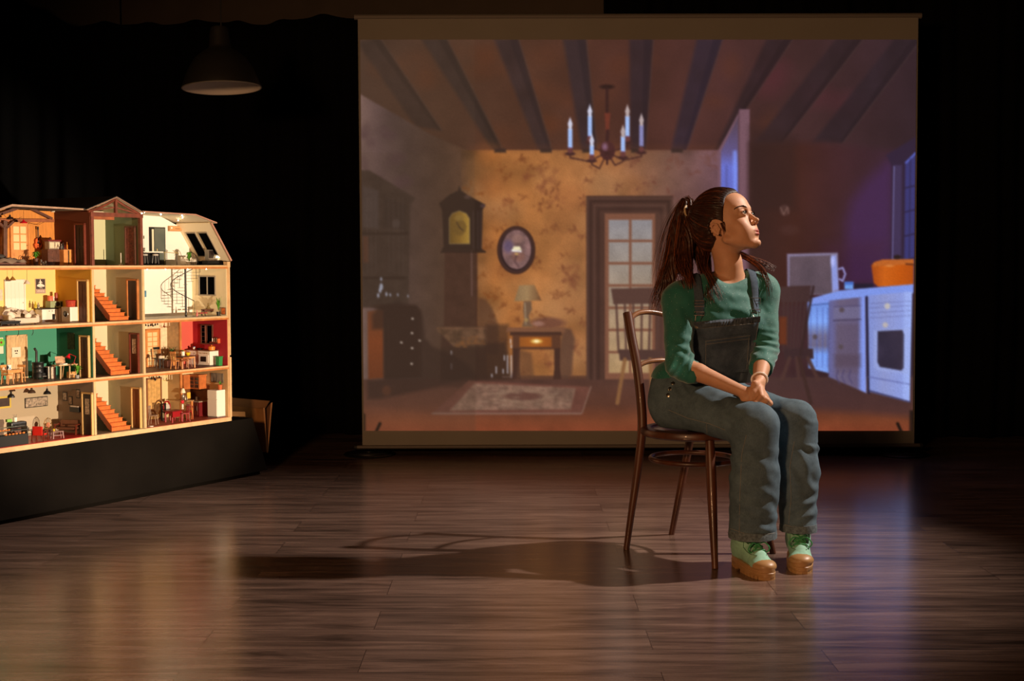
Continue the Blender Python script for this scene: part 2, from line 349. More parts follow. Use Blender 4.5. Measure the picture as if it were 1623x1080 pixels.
def paint_picture():
    p = Paint(574, 62, 1449, 684, 1.45); R = random.Random(11)
    # ceiling between the beams
    p.rect(560, 50, 1460, 690, shade(grad([(574, (78, 58, 48)), (700, (80, 56, 44)), (850, (86, 56, 44)), (1000, (82, 50, 44)), (1150, (80, 50, 50)), (1300, (68, 45, 49)), (1449, (56, 40, 50))]), 0.14, 60, 1), 1, 1)
    for _ in range(26):
        p.ell(R.uniform(620, 1240), R.uniform(80, 215), R.uniform(12, 30), R.uniform(8, 20), (108, 58, 34), R.uniform(0.10, 0.24), 16)
    for cx, cy in ((1225, 110), (1215, 135), (1290, 150), (1340, 165)): p.ell(cx, cy, 26, 20, (104, 48, 62), 0.3, 22)
    beam = lambda q, c=(52, 43, 46): (p.poly([(q[0][0]-5, q[0][1]), (q[1][0]+5, q[1][1]), (q[2][0]+2, q[2][1]), (q[3][0]-2, q[3][1])], shade(c, 0.15, 30, 5), 0.80, 7), p.poly([(q[1][0]-9, q[1][1]), (q[1][0]+5, q[1][1]), (q[2][0]+2, q[2][1]), (q[2][0]-4, q[2][1])], (c[0]-10, c[1]-8, c[2]-8), 0.5, 4), p.line([(q[1][0]+6, q[1][1]), (q[2][0]+3, q[2][1])], 1.4, (112, 88, 76), 0.3, 2))
    for q, c in (([(574, 66), (602, 62), (700, 205), (664, 200)], (60, 48, 44)), ([(676, 62), (706, 62), (798, 240), (786, 240)], (56, 46, 44)),
              ([(790, 62), (818, 62), (874, 240), (857, 240)], (56, 45, 48)), ([(898, 62), (924, 62), (944, 236), (924, 236)], (52, 43, 50)),
              ([(1002, 62), (1029, 62), (1020, 236), (1001, 236)], (50, 40, 50)), ([(1108, 62), (1138, 62), (1084, 238), (1064, 238)], (48, 40, 56)),
              ([(1217, 62), (1248, 62), (1150, 215), (1134, 236)], (46, 34, 42)), ([(1326, 62), (1358, 62), (1236, 225), (1196, 225)], (48, 36, 44)),
              ([(1418, 62), (1449, 62), (1330, 225), (1286, 225)], (46, 36, 46))): beam(q, c)
    # left wall
    p.poly([(574, 148), (640, 186), (690, 214), (744, 238), (744, 600), (574, 690)], shade(grad([(574, (122, 98, 92)), (600, (98, 78, 76)), (640, (84, 67, 62)), (690, (84, 64, 54)), (744, (92, 66, 50))]), 0.12, 26, 3), 1, 3)
    for _ in range(18): p.ell(R.uniform(578, 650), R.uniform(180, 300), R.uniform(4, 10), R.uniform(6, 13), (84, 62, 66), 0.35, 6)
    # back wall with its flowered paper
    p.rect(732, 236, 1140, 602, shade(grad([(730, (92, 66, 50)), (745, (112, 78, 50)), (785, (158, 104, 58)), (860, (166, 112, 66)), (930, (160, 110, 70)), (1000, (142, 100, 72)), (1060, (126, 92, 80)), (1140, (112, 82, 92))]), 0.20, 34, 4), 1, 2)
    for _ in range(36): p.ell(R.uniform(745, 1000), R.uniform(240, 590), R.uniform(12, 30), R.uniform(8, 24), R.choice([(190, 112, 52), (196, 146, 100), (150, 92, 56)]), R.uniform(0.12, 0.3), 16)
    for cx, cy, r_ in ((860, 500, 34), (900, 470, 40), (905, 560, 30), (780, 500, 24), (960, 290, 30), (800, 330, 26)): p.ell(cx, cy, r_, r_*0.8, (198, 152, 108), 0.28, 26)
    for _ in range(30):
        cx, cy = R.uniform(750, 1130), R.uniform(250, 590); t = (cx-740)/400
        for _ in range(12): a = R.uniform(0, 6.28); d = R.uniform(0, 14); p.ell(cx+d*math.cos(a), cy+d*math.sin(a), R.uniform(3, 6), R.uniform(2, 4), (134-20*t, 76, 44+26*t), R.uniform(0.15, 0.4), 3, a)
    k = 0
    while k < 120:
        cx, cy = R.uniform(744, 1134), R.uniform(246, 594); k += 1
        t = (cx-740)/400; leaf = (132-22*t, 78-8*t, 38+30*t)
        for _ in range(R.randint(3, 8)):
            a = R.uniform(0, 6.28); d = R.uniform(2, 11)
            p.ell(cx+d*math.cos(a), cy+d*math.sin(a)*0.8, R.uniform(2, 4.5), R.uniform(1.2, 2.4), leaf, R.uniform(0.25, 0.6), 2, a)
        if R.random() < 0.5: p.line([(cx-10, cy+7), (cx, cy), (cx+11, cy-5)], 1.0, leaf, 0.4)
    for q in ((786, 240), (858, 240), (1064, 238), (924, 236), (1001, 236)): p.rect(q[0]-1, 234, q[0]+17, 240, (46, 38, 40), 0.9, 3)
    p.rect(744, 228, 1136, 238, (110, 66, 48), 0.25, 9)
    # floor of the picture room
    p.poly([(574, 600), (1449, 596), (1449, 690), (574, 690)], shade(grad([(596, (84, 58, 52)), (640, (98, 62, 50)), (668, (128, 72, 48)), (684, (134, 70, 46))], 1), 0.10, 34, 8), 1, 3)
    p.poly([(1180, 596), (1449, 596), (1449, 660), (1180, 640)], (78, 56, 60), 0.6, 14)
    p.rect(744, 594, 932, 600, (92, 62, 50), 0.9, 2)
    # hutch on the left wall
    p.poly([(574, 268), (588, 268), (661, 312), (652, 322), (648, 480), (574, 486)], shade((64, 52, 46), 0.12, 14, 9), 0.95, 3)
    p.poly([(577, 292), (602, 300), (602, 360), (577, 358)], (84, 74, 74), 0.5, 4); p.poly([(610, 308), (645, 324), (643, 362), (610, 358)], (56, 46, 42), 0.8, 4)
    for x in (584, 590, 597, 618, 625, 633, 640): p.line([(x, 312), (x, 430)], 1.3, (92, 78, 74), 0.32, 3)
    p.ell(629, 352, 6, 7, (94, 82, 78), 0.5, 4); p.rect(574, 366, 648, 370, (48, 38, 34), 0.8, 3); p.rect(574, 436, 646, 440, (48, 38, 34), 0.8, 3); p.rect(577, 372, 585, 414, (110, 62, 44), 0.45, 3)
    for x, y, r in ((605, 440, 2.2), (605, 452, 4), (603, 458, 3), (600, 466, 2.6), (613, 464, 2.4), (619, 465, 1.8), (631, 465, 1.6), (647, 467, 1.5)): p.ell(x, y, r*0.7, r*1.3, (196, 206, 232), 0.8, 2)
    # long-case clock
    dk = (50, 38, 34)
    p.poly([(706, 392), (757, 392), (757, 600), (702, 600)], shade((72, 48, 40), 0.1, 10, 12), 0.95, 2.5)
    p.poly([(699, 516), (770, 516), (772, 600), (697, 600)], (66, 46, 40), 0.85, 3)
    p.poly([(697, 320), (714, 306), (727, 300), (729, 292), (732, 300), (744, 308), (770, 322), (766, 330), (764, 392), (770, 396), (700, 396), (704, 388), (702, 332)], dk, 1, 2)
    p.poly([(713, 384), (713, 344), (718, 336), (729, 332), (740, 336), (745, 344), (745, 384)], grad([(713, (110, 84, 40)), (730, (150, 114, 48)), (745, (190, 152, 66))]), 1, 2)
    p.ell(729, 358, 11, 13, (120, 92, 44), 0.8, 3); p.ell(729, 343, 7, 5, (150, 120, 60), 0.8, 2); p.line([(729, 358), (725, 350)], 1.2, dk); p.line([(729, 358), (735, 363)], 1.2, dk)
    p.line([(713, 384), (713, 344), (718, 336), (729, 332), (740, 336), (745, 344), (745, 384), (713, 384)], 1.4, (150, 128, 90), 0.7)
    for x in (751, 758, 763): p.line([(x, 332), (x, 392)], 1.1, (82, 64, 64), 0.8)
    for x in (748,): p.line([(x, 396), (x, 466)], 1.8, (140, 110, 108), 0.7)
    p.ell(742, 310, 5, 3, (96, 74, 70), 0.7, 3); p.ell(766, 324, 4, 3, (80, 60, 62), 0.9, 2); p.line([(700, 397), (770, 397)], 2, (44, 32, 30))
    p.poly([(758, 470), (770, 472), (780, 486), (790, 514), (790, 560), (756, 560)], (84, 58, 46), 0.65, 5)
    # bench, tripod table
    p.poly([(693, 516), (770, 516), (772, 549), (720, 549), (693, 522)], shade((108, 80, 60), 0.32, 7, 14), 0.85, 2.5)
    p.poly([(700, 549), (800, 540), (812, 600), (700, 604)], (60, 44, 38), 0.75, 6)
    for _ in range(30): p.ell(R.uniform(722, 768), R.uniform(532, 548), 3, 1.6, (136, 88, 52), 0.5, 2)
    p.line([(692, 518), (772, 519)], 2, (126, 88, 68), 0.6); p.rect(770, 512, 806, 600, (62, 44, 38), 0.6, 7)
    for x, y0, y1 in ((799, 562, 569), (804, 562, 590), (810, 562, 590), (797, 584, 590), (786, 580, 590), (809, 536, 542), (810, 545, 549), (810, 592, 597), (715, 555, 560), (715, 575, 583), (779, 592, 596)): p.line([(x, y0), (x, y1)], 1.8, (206, 204, 214), 0.85)
    p.line([(796, 596), (812, 596)], 1.5, (150, 120, 110), 0.6)
    # chest of drawers
    p.poly([(583, 492), (608, 487), (608, 598), (583, 600)], grad([(488, (112, 66, 44)), (540, (134, 68, 36)), (600, (112, 58, 34))], 1), 1, 3)
    p.poly([(586, 484), (600, 480), (660, 482), (668, 490), (668, 596), (608, 600), (608, 490)], (60, 44, 38), 0.95, 3)
    for x in (616, 664): p.line([(x, 504), (x, 588)], 1.6, (92, 66, 56), 0.7)
    # the big round shadow thrown across the lower left of the picture
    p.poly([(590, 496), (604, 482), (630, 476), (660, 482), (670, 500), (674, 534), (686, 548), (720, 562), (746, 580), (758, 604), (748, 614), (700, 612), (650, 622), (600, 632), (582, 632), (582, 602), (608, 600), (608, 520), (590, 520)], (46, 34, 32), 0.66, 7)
    for x, y in ((654, 503), (653, 526), (653, 550), (652, 575), (665, 538), (636, 541)): p.ell(x, y, 2.0, 1.7, (220, 205, 190), 0.9, 1.6)
    p.ell(612, 618, 7, 8, (92, 56, 42), 0.7, 4)
    # oval picture
    p.ell(818.5, 394, 30, 38, (56, 36, 36)); p.ell(818.5, 394, 27.5, 35.5, (84, 58, 54), 0.8); p.ell(818.5, 394, 25.5, 33, (44, 30, 34)); p.ell(819, 393, 23, 31, shade((130, 100, 98), 0.25, 9, 21))
    p.ell(806, 388, 8, 10, (84, 76, 116), 0.6, 6); p.ell(822, 404, 10, 8, (150, 104, 90), 0.6, 5); p.ell(821, 376, 9, 7, (158, 122, 112), 0.6, 4); p.line([(820, 398), (816, 412), (822, 420)], 3, (84, 60, 62), 0.7, 3)
    p.poly([(811, 395), (815, 388), (824, 388), (827, 394)], (236, 226, 190), 1, 2.5); p.line([(812, 395), (826, 396)], 2.2, (250, 252, 255), 0.9); p.ell(819, 400, 3, 2, (214, 176, 110), 0.8)
    # table lamp and side table
    p.poly([(893, 517), (905, 520), (911, 536), (908, 562), (906, 592), (898, 600), (884, 596), (888, 540)], (92, 66, 56), 0.8, 5); p.ell(868, 510, 27, 9, (104, 66, 58), 0.75, 5)
    p.poly([(823, 450), (847, 449), (858, 474), (815, 475)], grad([(815, (142, 116, 84)), (835, (164, 134, 96)), (850, (138, 104, 72)), (858, (112, 76, 52))]), 1, 2)
    p.poly([(830, 475), (842, 475), (843, 488), (838, 498), (840, 510), (845, 516), (827, 516), (831, 504), (829, 488)], (118, 92, 72), 1, 2); p.line([(832, 478), (833, 512)], 1.6, (176, 158, 132), 0.8); p.ell(834, 505, 3, 3, (170, 140, 90), 0.8)
    p.ell(853, 511, 9, 4, (170, 130, 116), 0.7, 3)
    p.poly([(804, 517), (893, 517), (896, 524), (802, 524)], (128, 88, 66), 1, 2); p.rect(808, 524, 890, 530, (76, 50, 42)); p.rect(812, 529, 888, 552, (96, 62, 46)); p.rect(823, 532, 874, 548, grad([(823, (150, 90, 42)), (848, (176, 104, 42)), (874, (150, 86, 38))]), 1, 1.5)
    p.ell(850, 539, 9, 3.6, (222, 180, 96), 1, 2); p.ell(850, 539, 4, 2.2, (255, 240, 190), 1, 2)
    for a, b in ((812, 824), (878, 888)): p.poly([(a, 550), (b, 550), (b-1, 580), (b+1, 600), (a-2, 600), (a, 584)], (72, 48, 42), 1, 2)
    p.poly([(822, 552), (842, 558), (846, 596), (818, 600)], (98, 68, 52), 0.6, 5)
    # door in its frame
    p.rect(929, 308, 1066, 600, shade((78, 54, 48), 0.08, 30, 30), 1, 2)
    for i, (a, c) in enumerate(((931, (96, 70, 62)), (936, (58, 40, 38)), (942, (100, 72, 64)), (948, (60, 42, 40)), (954, (88, 62, 54)))):
        p.line([(a, 600), (a, 310+(a-929)), (1066-(a-929), 310+(a-929)), (1066-(a-929), 600)], 2.0, c, 0.8)
    p.rect(958, 336, 1038, 600, (130, 88, 70), 1, 2)
    pane = lambda X, Y: grad([(345, (150, 146, 150)), (420, (156, 144, 134)), (500, (170, 146, 120)), (590, (176, 146, 108))], 1)(X, Y)*(1+0.10*vnoise(X, Y, 22, 31))[..., None]
    for r in range(7):
        y0 = 346+35.4*r
        for a, b in ((964.5, 996.5), (1000.5, 1033)): p.rect(a, y0, b, y0+31.4, pane, 1, 2)
    p.poly([(1040, 336), (1066, 336), (1066, 600), (1040, 600)], (104, 72, 62), 0.4, 6)
    # rug
    p.poly([(682, 656), (742, 602), (936, 612), (921, 656)], shade((112, 72, 62), 0.1, 12, 40), 0.95, 2.5); p.poly([(712, 650), (752, 606), (912, 614), (904, 648)], shade((134, 106, 90), 0.22, 8, 41), 0.85, 3)
    p.ell(830, 627, 44, 11, (148, 120, 100), 0.5, 4); p.ell(828, 627, 30, 6.5, (100, 66, 58), 0.85, 3)
    p.line([(684, 655), (920, 655)], 2.4, (150, 124, 110), 0.7); p.line([(936, 612), (922, 654)], 2, (146, 118, 104), 0.7)
    for _ in range(70): p.ell(R.uniform(735, 905), R.uniform(612, 648), R.uniform(3, 7), 1.4, R.choice([(104, 76, 68), (156, 130, 110)]), 0.4, 2)
    p.poly([(574, 640), (684, 655), (760, 600), (740, 600), (600, 634)], (88, 56, 46), 0.35, 8)
    # spindle chairs of the picture
    def chair(x0, x1, yt, ys, yb, c, legc, skew):
        for i in range(6):
            t = i/5; xa = x0+8+(x1-x0-16)*t; xb = x0+12+skew+(x1-x0-24)*t; p.line([(xa, yt+18), (xb, ys)], 3.4, c, 0.95, 2)
        p.poly([(x0, yt), (x1, yt-2), (x1-2, yt+24), (x0+4, yt+25)], c, 1, 2)
        p.poly([(x0+12+skew, ys-4), (x1+4, ys-3), (x1+5, ys+13), (x0+14+skew, ys+14)], (c[0]-8, c[1]-6, c[2]-4), 1, 2)
        for a, b in ((x0+22+skew, x0+10+skew), (x1-22, x1-18), (x1-4, x1+12)): p.line([(a, ys+12), (b, yb)], 6, legc, 0.95, 2.5)
    chair(968, 1052, 455, 556, 638, (92, 66, 60), (140, 100, 66), 0)
    # wall corner, blue-lit edge
    p.poly([(1136, 238), (1168, 178), (1170, 172), (1186, 172), (1186, 600), (1136, 600)], (124, 92, 104), 1, 2)
    p.poly([(1141, 238), (1168, 184), (1168, 330), (1141, 330)], grad([(190, (92, 74, 92)), (240, (104, 94, 142)), (262, (112, 122, 208)), (330, (100, 110, 190))], 1), 1, 3)
    p.line([(1150, 262), (1150, 330)], 3, (80, 78, 130), 0.5, 4); p.line([(1163, 240), (1164, 330)], 6, (136, 158, 246), 0.8, 5); p.line([(1169, 176), (1169, 330)], 1.4, (80, 56, 66), 0.9)
    p.poly([(1066, 300), (1136, 300), (1136, 600), (1066, 600)], (112, 78, 76), 0.45, 8)
    # red kitchen wall, purple glow, window
    p.poly([(1186, 226), (1300, 224), (1410, 236), (1449, 236), (1449, 470), (1186, 480)], shade(grad([(1186, (58, 36, 36)), (1260, (72, 40, 36)), (1320, (72, 42, 48)), (1449, (62, 42, 62))]), 0.08, 40, 50), 0.95, 14)
    p.poly([(1186, 200), (1260, 214), (1260, 330), (1186, 330)], (54, 36, 38), 0.5, 16)
    p.poly([(1344, 318), (1366, 286), (1400, 256), (1412, 256), (1412, 452), (1334, 452), (1334, 350)], (70, 44, 88), 0.35, 36); p.poly([(1348, 318), (1370, 286), (1402, 256), (1412, 258), (1412, 448), (1342, 448), (1340, 350)], (78, 48, 98), 0.6, 22)
    p.poly([(1300, 380), (1400, 380), (1400, 460), (1320, 460)], (78, 46, 66), 0.4, 18)
    p.poly([(1401, 244), (1449, 214), (1449, 452), (1410, 452), (1410, 262)], (52, 40, 66), 0.95, 4); p.rect(1414, 260, 1426, 450, (72, 60, 96), 0.9, 3); p.line([(1413.5, 262), (1412, 450)], 1.8, (138, 134, 188), 0.8)
    p.poly([(1431, 256), (1447, 240), (1447, 450), (1431, 450)], (64, 66, 128), 0.9, 3); p.line([(1432, 256), (1447, 241)], 3, (104, 120, 216), 0.8)
    for y in (292, 330, 368, 406): p.line([(1431, y+4), (1447, y)], 2.2, (44, 38, 72), 0.9)
    p.line([(1439, 250), (1439, 450)], 1.6, (48, 42, 80), 0.9)
    p.ell(1242, 331, 8, 9, (120, 92, 88), 0.35, 3); p.line([(1235, 326), (1240, 338), (1246, 326), (1248, 336)], 1.4, (150, 118, 108), 0.7); p.ell(1250, 362, 14, 8, (84, 56, 54), 0.4, 6)
    # tray, tin, pot on the counter
    p.poly([(1246, 400), (1326, 398), (1328, 464), (1247, 466)], (140, 130, 158), 1, 2.5); p.poly([(1250, 404), (1316, 402), (1318, 464), (1250, 464)], shade((104, 88, 98), 0.08, 20, 60), 1, 2.5)
    p.poly([(1315, 404), (1323, 402), (1328, 456), (1318, 460)], (150, 160, 222), 1, 3); p.line([(1328, 424), (1334, 422), (1338, 432), (1334, 443), (1329, 440)], 2.6, (166, 166, 226), 1, 2); p.ell(1318, 412, 3, 8, (190, 196, 250), 0.9, 3)
    p.rect(1337, 445, 1351, 456, (120, 164, 232)); p.rect(1337, 444, 1351, 449, (84, 120, 200)); p.rect(1352, 447, 1382, 455, (44, 38, 54), 0.85, 3)
    p.poly([(1379, 418), (1386, 412), (1446, 410), (1446, 450), (1390, 452), (1383, 446)], grad([(1379, (172, 84, 30)), (1400, (206, 108, 34)), (1425, (196, 96, 22)), (1446, (180, 86, 22))]), 1, 2)
    p.poly([(1382, 414), (1396, 409), (1446, 408), (1446, 416), (1382, 420)], (192, 108, 48), 1, 2); p.ell(1420, 405, 6, 3.4, (44, 32, 36), 1, 2); p.line([(1434, 416), (1446, 417)], 2.2, (90, 46, 30)); p.ell(1408, 419, 6, 1.6, (226, 150, 86), 0.8, 2)
    # counter and cabinets, stove
    p.poly([(1279, 472), (1330, 458), (1446, 448), (1446, 462), (1374, 468), (1279, 482)], (136, 158, 232), 1, 2)
    p.poly([(1279, 480), (1313, 476), (1313, 590), (1281, 582)], grad([(478, (120, 150, 222)), (508, (140, 176, 248)), (530, (122, 118, 150)), (546, (118, 112, 140)), (560, (132, 168, 244)), (584, (134, 168, 240))], 1), 1, 2.5)
    for x in (1284, 1294, 1303, 1311): p.line([(x, 486), (x, 580)], 1.3, (84, 98, 170), 0.7)
    p.line([(1281, 482), (1312, 479)], 1.4, (70, 80, 140), 0.8); p.ell(1291, 532, 3.6, 4, (96, 84, 92), 1, 2)
    p.poly([(1313, 474), (1370, 468), (1373, 622), (1350, 612), (1313, 596)], grad([(1313, (112, 112, 164)), (1330, (116, 104, 130)), (1358, (110, 98, 128)), (1366, (140, 160, 236)), (1372, (146, 162, 232))]), 1, 2.5)
    p.rect(1320, 484, 1362, 503, (124, 118, 150), 0.7, 2); p.line([(1320, 506), (1363, 504)], 2, (76, 66, 92), 0.8); p.line([(1321, 484), (1362, 482)], 1.4, (84, 76, 110), 0.8); p.rect(1324, 512, 1360, 590, (104, 88, 106), 0.5, 5); p.rect(1322, 560, 1364, 580, (90, 72, 84), 0.45, 7)
    p.ell(1333, 489, 4, 4, (98, 84, 92), 1, 2); p.ell(1332, 548, 4, 4, (98, 84, 92), 1, 2)
    for x in (1328, 1337, 1348): p.line([(x, 585), (x-3, 596), (x+2, 606)], 2.4, (84, 74, 112), 0.6, 2)
    p.line([(1372, 468), (1377, 622)], 3, (42, 38, 66), 0.95)
    p.poly([(1374, 466), (1444, 460), (1442, 637), (1378, 620)], grad([(1374, (138, 152, 214)), (1400, (150, 158, 208)), (1430, (150, 164, 224)), (1444, (170, 190, 248))]), 1, 2)
    for y in (479, 486, 494, 502): p.line([(1378, y), (1441, y-4)], 1.2, (104, 106, 156), 0.6)
    p.ell(1405, 483, 4.4, 4.8, (196, 190, 190), 1, 2); p.ell(1402, 513, 4.2, 4.2, (190, 182, 184), 1, 2)
    p.poly([(1384, 522), (1440, 518), (1440, 592), (1390, 586), (1384, 580)], (164, 176, 226), 0.6, 3); p.poly([(1390, 523), (1429, 521), (1432, 528), (1432, 582), (1428, 586), (1394, 580), (1390, 572)], shade((62, 54, 72), 0.12, 24, 70), 1, 2.5)
    p.line([(1376, 596), (1442, 608)], 1.6, (98, 102, 160), 0.8); p.line([(1377, 618), (1442, 636)], 2.4, (60, 54, 90), 0.8); p.line([(1434, 462), (1434, 630)], 5, (176, 196, 250), 0.4, 6)
    chair(1233, 1284, 452, 554, 600, (78, 56, 56), (86, 60, 56), -4); p.line([(1288, 452), (1268, 560)], 4, (66, 46, 46), 0.9); p.line([(1266, 566), (1285, 638)], 6, (72, 50, 46), 0.9)
    p.rect(1234, 500, 1246, 544, (118, 60, 34), 0.8, 4)
    # chandelier
    br = (66, 38, 40)
    p.ell(962, 137, 11, 3.4, (44, 28, 30), 1, 2.5); p.line([(962, 139), (962, 178)], 4.4, (58, 34, 36), 0.95, 3); p.poly([(958, 178), (967, 178), (965, 208), (960, 208)], (116, 58, 46), 1, 2)
    p.line([(963, 206), (962, 222)], 5, br); p.ell(962.5, 237, 12, 15, (82, 46, 48)); p.ell(958.5, 231, 4, 5.5, (166, 130, 160), 0.7, 5); p.line([(962, 250), (962, 258)], 3, br)
    for cx, yt, yb, hz in ((904, 184, 238, 242), (935, 164, 222, 224), (994, 164, 222, 224), (1016, 178, 226, 240), (938, 210, 250, 253), (987, 196, 244, 248)):
        p.line([(962, 240), ((cx+962)/2, hz+12), (cx, hz+6), (cx, hz-2)], 2.2, br, 0.9, 2)
        p.rect(cx-3.2, yb-9, cx+3.2, yb, (120, 84, 120)); p.ell(cx, hz, 8, 3, (70, 42, 44)); p.ell(cx, hz-5, 4.4, 4, (110, 66, 64))
        p.rect(cx-3.4, yt+18, cx+3.4, hz-10, (166, 192, 240) if cx < 1010 else (140, 140, 186), 1, 1.8); p.poly([(cx, yt), (cx+3.8, yt+11), (cx+2, yt+20), (cx-2, yt+20), (cx-3.8, yt+11)], (206, 206, 224) if cx < 985 else (186, 170, 170), 1, 1.8)
    # soft haze on the left, edges
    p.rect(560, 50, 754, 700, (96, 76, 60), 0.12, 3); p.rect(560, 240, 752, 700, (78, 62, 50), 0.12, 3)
    for cx, tilt in ((597, 4), (1427, -4)):
        p.line([(cx+tilt, 671), (cx-tilt/2, 684)], 4.5, (26, 20, 18), 0.95, 2)
    p.rect(571, 655, 578, 690, (34, 27, 22), 0.8, 3); p.rect(1442, 650, 1452, 690, (26, 20, 18), 0.8, 3)
    C = p.C
    for _ in range(1):
        C = (np.roll(C, 1, 0)+2*C+np.roll(C, -1, 0))/4; C = (np.roll(C, 1, 1)+2*C+np.roll(C, -1, 1))/4
    C = 255*(np.clip(C, 0, 255)/255)**1.13
    C = C*(1+0.018*rng.standard_normal(C.shape[:2]))[..., None]
    return p, np.clip(C[1:-1, 1:-1], 0, 255), p.X[1:-1, 1:-1], p.Y[1:-1, 1:-1]

def picture_object(parent):
    p, C, X, Y = paint_picture(); ny, nx = X.shape
    PXL = lambda y: 571.5+6*(y-62)/622; PXR = lambda y: 1452-5*(y-62)/622
    vs = np.zeros((ny, nx, 3))
    tl, tr, bl, br_ = on_y(571, 63, SY), on_y(1452.5, 63, SY), on_y(577, 683, SY), on_y(1446, 683, SY)
    u = (X-X.min())/(X.max()-X.min()); v = (Y-Y.min())/(Y.max()-Y.min())
    for i in range(3): vs[..., i] = (tl[i]*(1-u)+tr[i]*u)*(1-v)+(bl[i]*(1-u)+br_[i]*u)*v
    vs[..., 1] = SY-0.004
    idx = np.arange(nx*ny).reshape(ny, nx)
    F = np.stack([idx[:-1, :-1], idx[1:, :-1], idx[1:, 1:], idx[:-1, 1:]], -1).reshape(-1, 4)
    me = bpy.data.meshes.new('projected_picture'); me.vertices.add(nx*ny); me.vertices.foreach_set('co', vs.reshape(-1))
    me.loops.add(F.size); me.loops.foreach_set('vertex_index', F.reshape(-1).astype(np.int32))
    me.polygons.add(len(F)); me.polygons.foreach_set('loop_start', (np.arange(len(F))*4).astype(np.int32)); me.update()
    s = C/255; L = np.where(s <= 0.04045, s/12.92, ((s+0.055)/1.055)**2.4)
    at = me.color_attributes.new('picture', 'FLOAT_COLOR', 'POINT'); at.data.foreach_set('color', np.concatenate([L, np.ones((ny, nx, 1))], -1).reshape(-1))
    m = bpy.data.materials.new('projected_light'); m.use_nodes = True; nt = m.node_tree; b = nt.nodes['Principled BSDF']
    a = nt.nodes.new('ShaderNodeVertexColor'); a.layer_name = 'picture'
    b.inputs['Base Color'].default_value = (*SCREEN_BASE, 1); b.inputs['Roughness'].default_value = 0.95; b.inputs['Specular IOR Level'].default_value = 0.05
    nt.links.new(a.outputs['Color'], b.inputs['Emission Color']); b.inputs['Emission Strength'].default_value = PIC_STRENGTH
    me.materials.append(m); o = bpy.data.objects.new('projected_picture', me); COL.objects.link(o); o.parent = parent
    o['label'] = 'picture of an old parlour and kitchen thrown on the screen'
    o.matrix_parent_inverse = parent.matrix_basis.inverted()
    return o
SCREEN_BASE = (0.075, 0.07, 0.065); PIC_STRENGTH = 1.0
scr = empty('projection_screen', (0.7, SY, 0.04), 0, 'wide projection screen showing a parlour and kitchen picture behind the seated woman', 'projection screen')
def inscr(o): o.matrix_parent_inverse = Matrix.Translation((-0.7, -SY, -0.04)); return o
tl, tr, bl, br_ = on_y(567, 30, SY), on_y(1455.5, 28, SY), on_y(574.5, 708, SY), on_y(1449, 705, SY)
fab = MB().add([(tl.x, SY, tl.z), (tr.x, SY, tr.z), (br_.x, SY, br_.z), (bl.x, SY, bl.z), (tl.x, SY+0.003, tl.z), (tr.x, SY+0.003, tr.z), (br_.x, SY+0.003, br_.z), (bl.x, SY+0.003, bl.z)],
               [(3, 2, 1, 0), (4, 5, 6, 7), (0, 1, 5, 4), (1, 2, 6, 5), (2, 3, 7, 6), (3, 0, 4, 7)])
inscr(fab.build('screen_fabric', mat('grey_screen', (0.27, 0.25, 0.215), 0.95, spec=0.1, noise=0.04, nscale=3), scr))
inscr(MB().tube([(tl.x-0.02, SY+0.012, tl.z+0.012), (tr.x+0.02, SY+0.012, tr.z+0.012)], 0.016, 16).build('roller', mat('grey_roller', (0.16, 0.14, 0.12), 0.6), scr, smooth=True))
inscr(MB().tube([(bl.x-0.03, SY, bl.z-0.004), (br_.x+0.03, SY, br_.z-0.004)], 0.011, 12).build('bottom_bar', mat('dark_bar', (0.12, 0.10, 0.085), 0.5), scr, smooth=True))
for s, c in ((-1, bl), (1, br_)):
    inscr(MB().tube([(c.x+s*0.03, SY, c.z-0.004), (c.x+s*0.045, SY, c.z-0.004)], 0.014, 12).build('end_cap', mat('black_rubber', (0.01, 0.01, 0.01), 0.7), scr, smooth=True))
bpy.context.view_layer.update()
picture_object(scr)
# ------------------------------------------------------------------ plinth and dollhouse
HO = on_z(0, 835); H1 = on_z(425, 752); HT = (H1-HO).normalized(); HYAW = math.atan2(HT.y, HT.x); HN = Vector((-HT.y, HT.x, 0))
def HP(u, v, w): return Vector((HO.x, HO.y, 0)) + HT*u + HN*v + Vector((0, 0, w))
def uw(px, py, v=0.0):
    """house coordinates of a photo point on the upright plane at depth v"""
    d = ray(px, py); o = Vector((HO.x, HO.y, 0))+HN*v; k = HN.dot(o)/HN.dot(d); p = Vector((0, 0, CAMH))+d*k; return (p-o).dot(HT), p.z
def vw(px, py, u):
    """house coordinates (depth, height) of a photo point on the side plane at u"""
    d = ray(px, py); o = Vector((HO.x, HO.y, 0))+HT*u; k = HT.dot(o)/HT.dot(d); p = Vector((0, 0, CAMH))+d*k; return (p-o).dot(HN), p.z
def C3(*c): return lin(*c)
def hm(name, rgb, rough=0.6, **k): return mat(name, lin(*rgb), rough, **k)
pine = hm('pale_pine', (212, 172, 124), 0.6, noise=0.12, nscale=30, stretch=(1, 1, 1)); pineo = hm('orange_pine', (188, 116, 58), 0.55, noise=0.2, nscale=30)
dkwood = hm('dark_brown_wood', (92, 50, 32), 0.6, noise=0.3, nscale=40); plank = hm('brown_plank', (96, 60, 44), 0.6, noise=0.3, nscale=60)
cream = hm('cream_wall', (226, 214, 186), 0.85); white = hm('white_wall', (240, 234, 224), 0.85); blk = hm('satin_black', (20, 19, 18), 0.4)
honey = hm('honey_wood', (214, 142, 78), 0.5, noise=0.18, nscale=50); mahog = hm('mahogany', (110, 44, 26), 0.45, noise=0.25, nscale=50); redp = hm('red_paint', (150, 20, 24), 0.4); whitep = hm('white_paint', (236, 226, 210), 0.5)
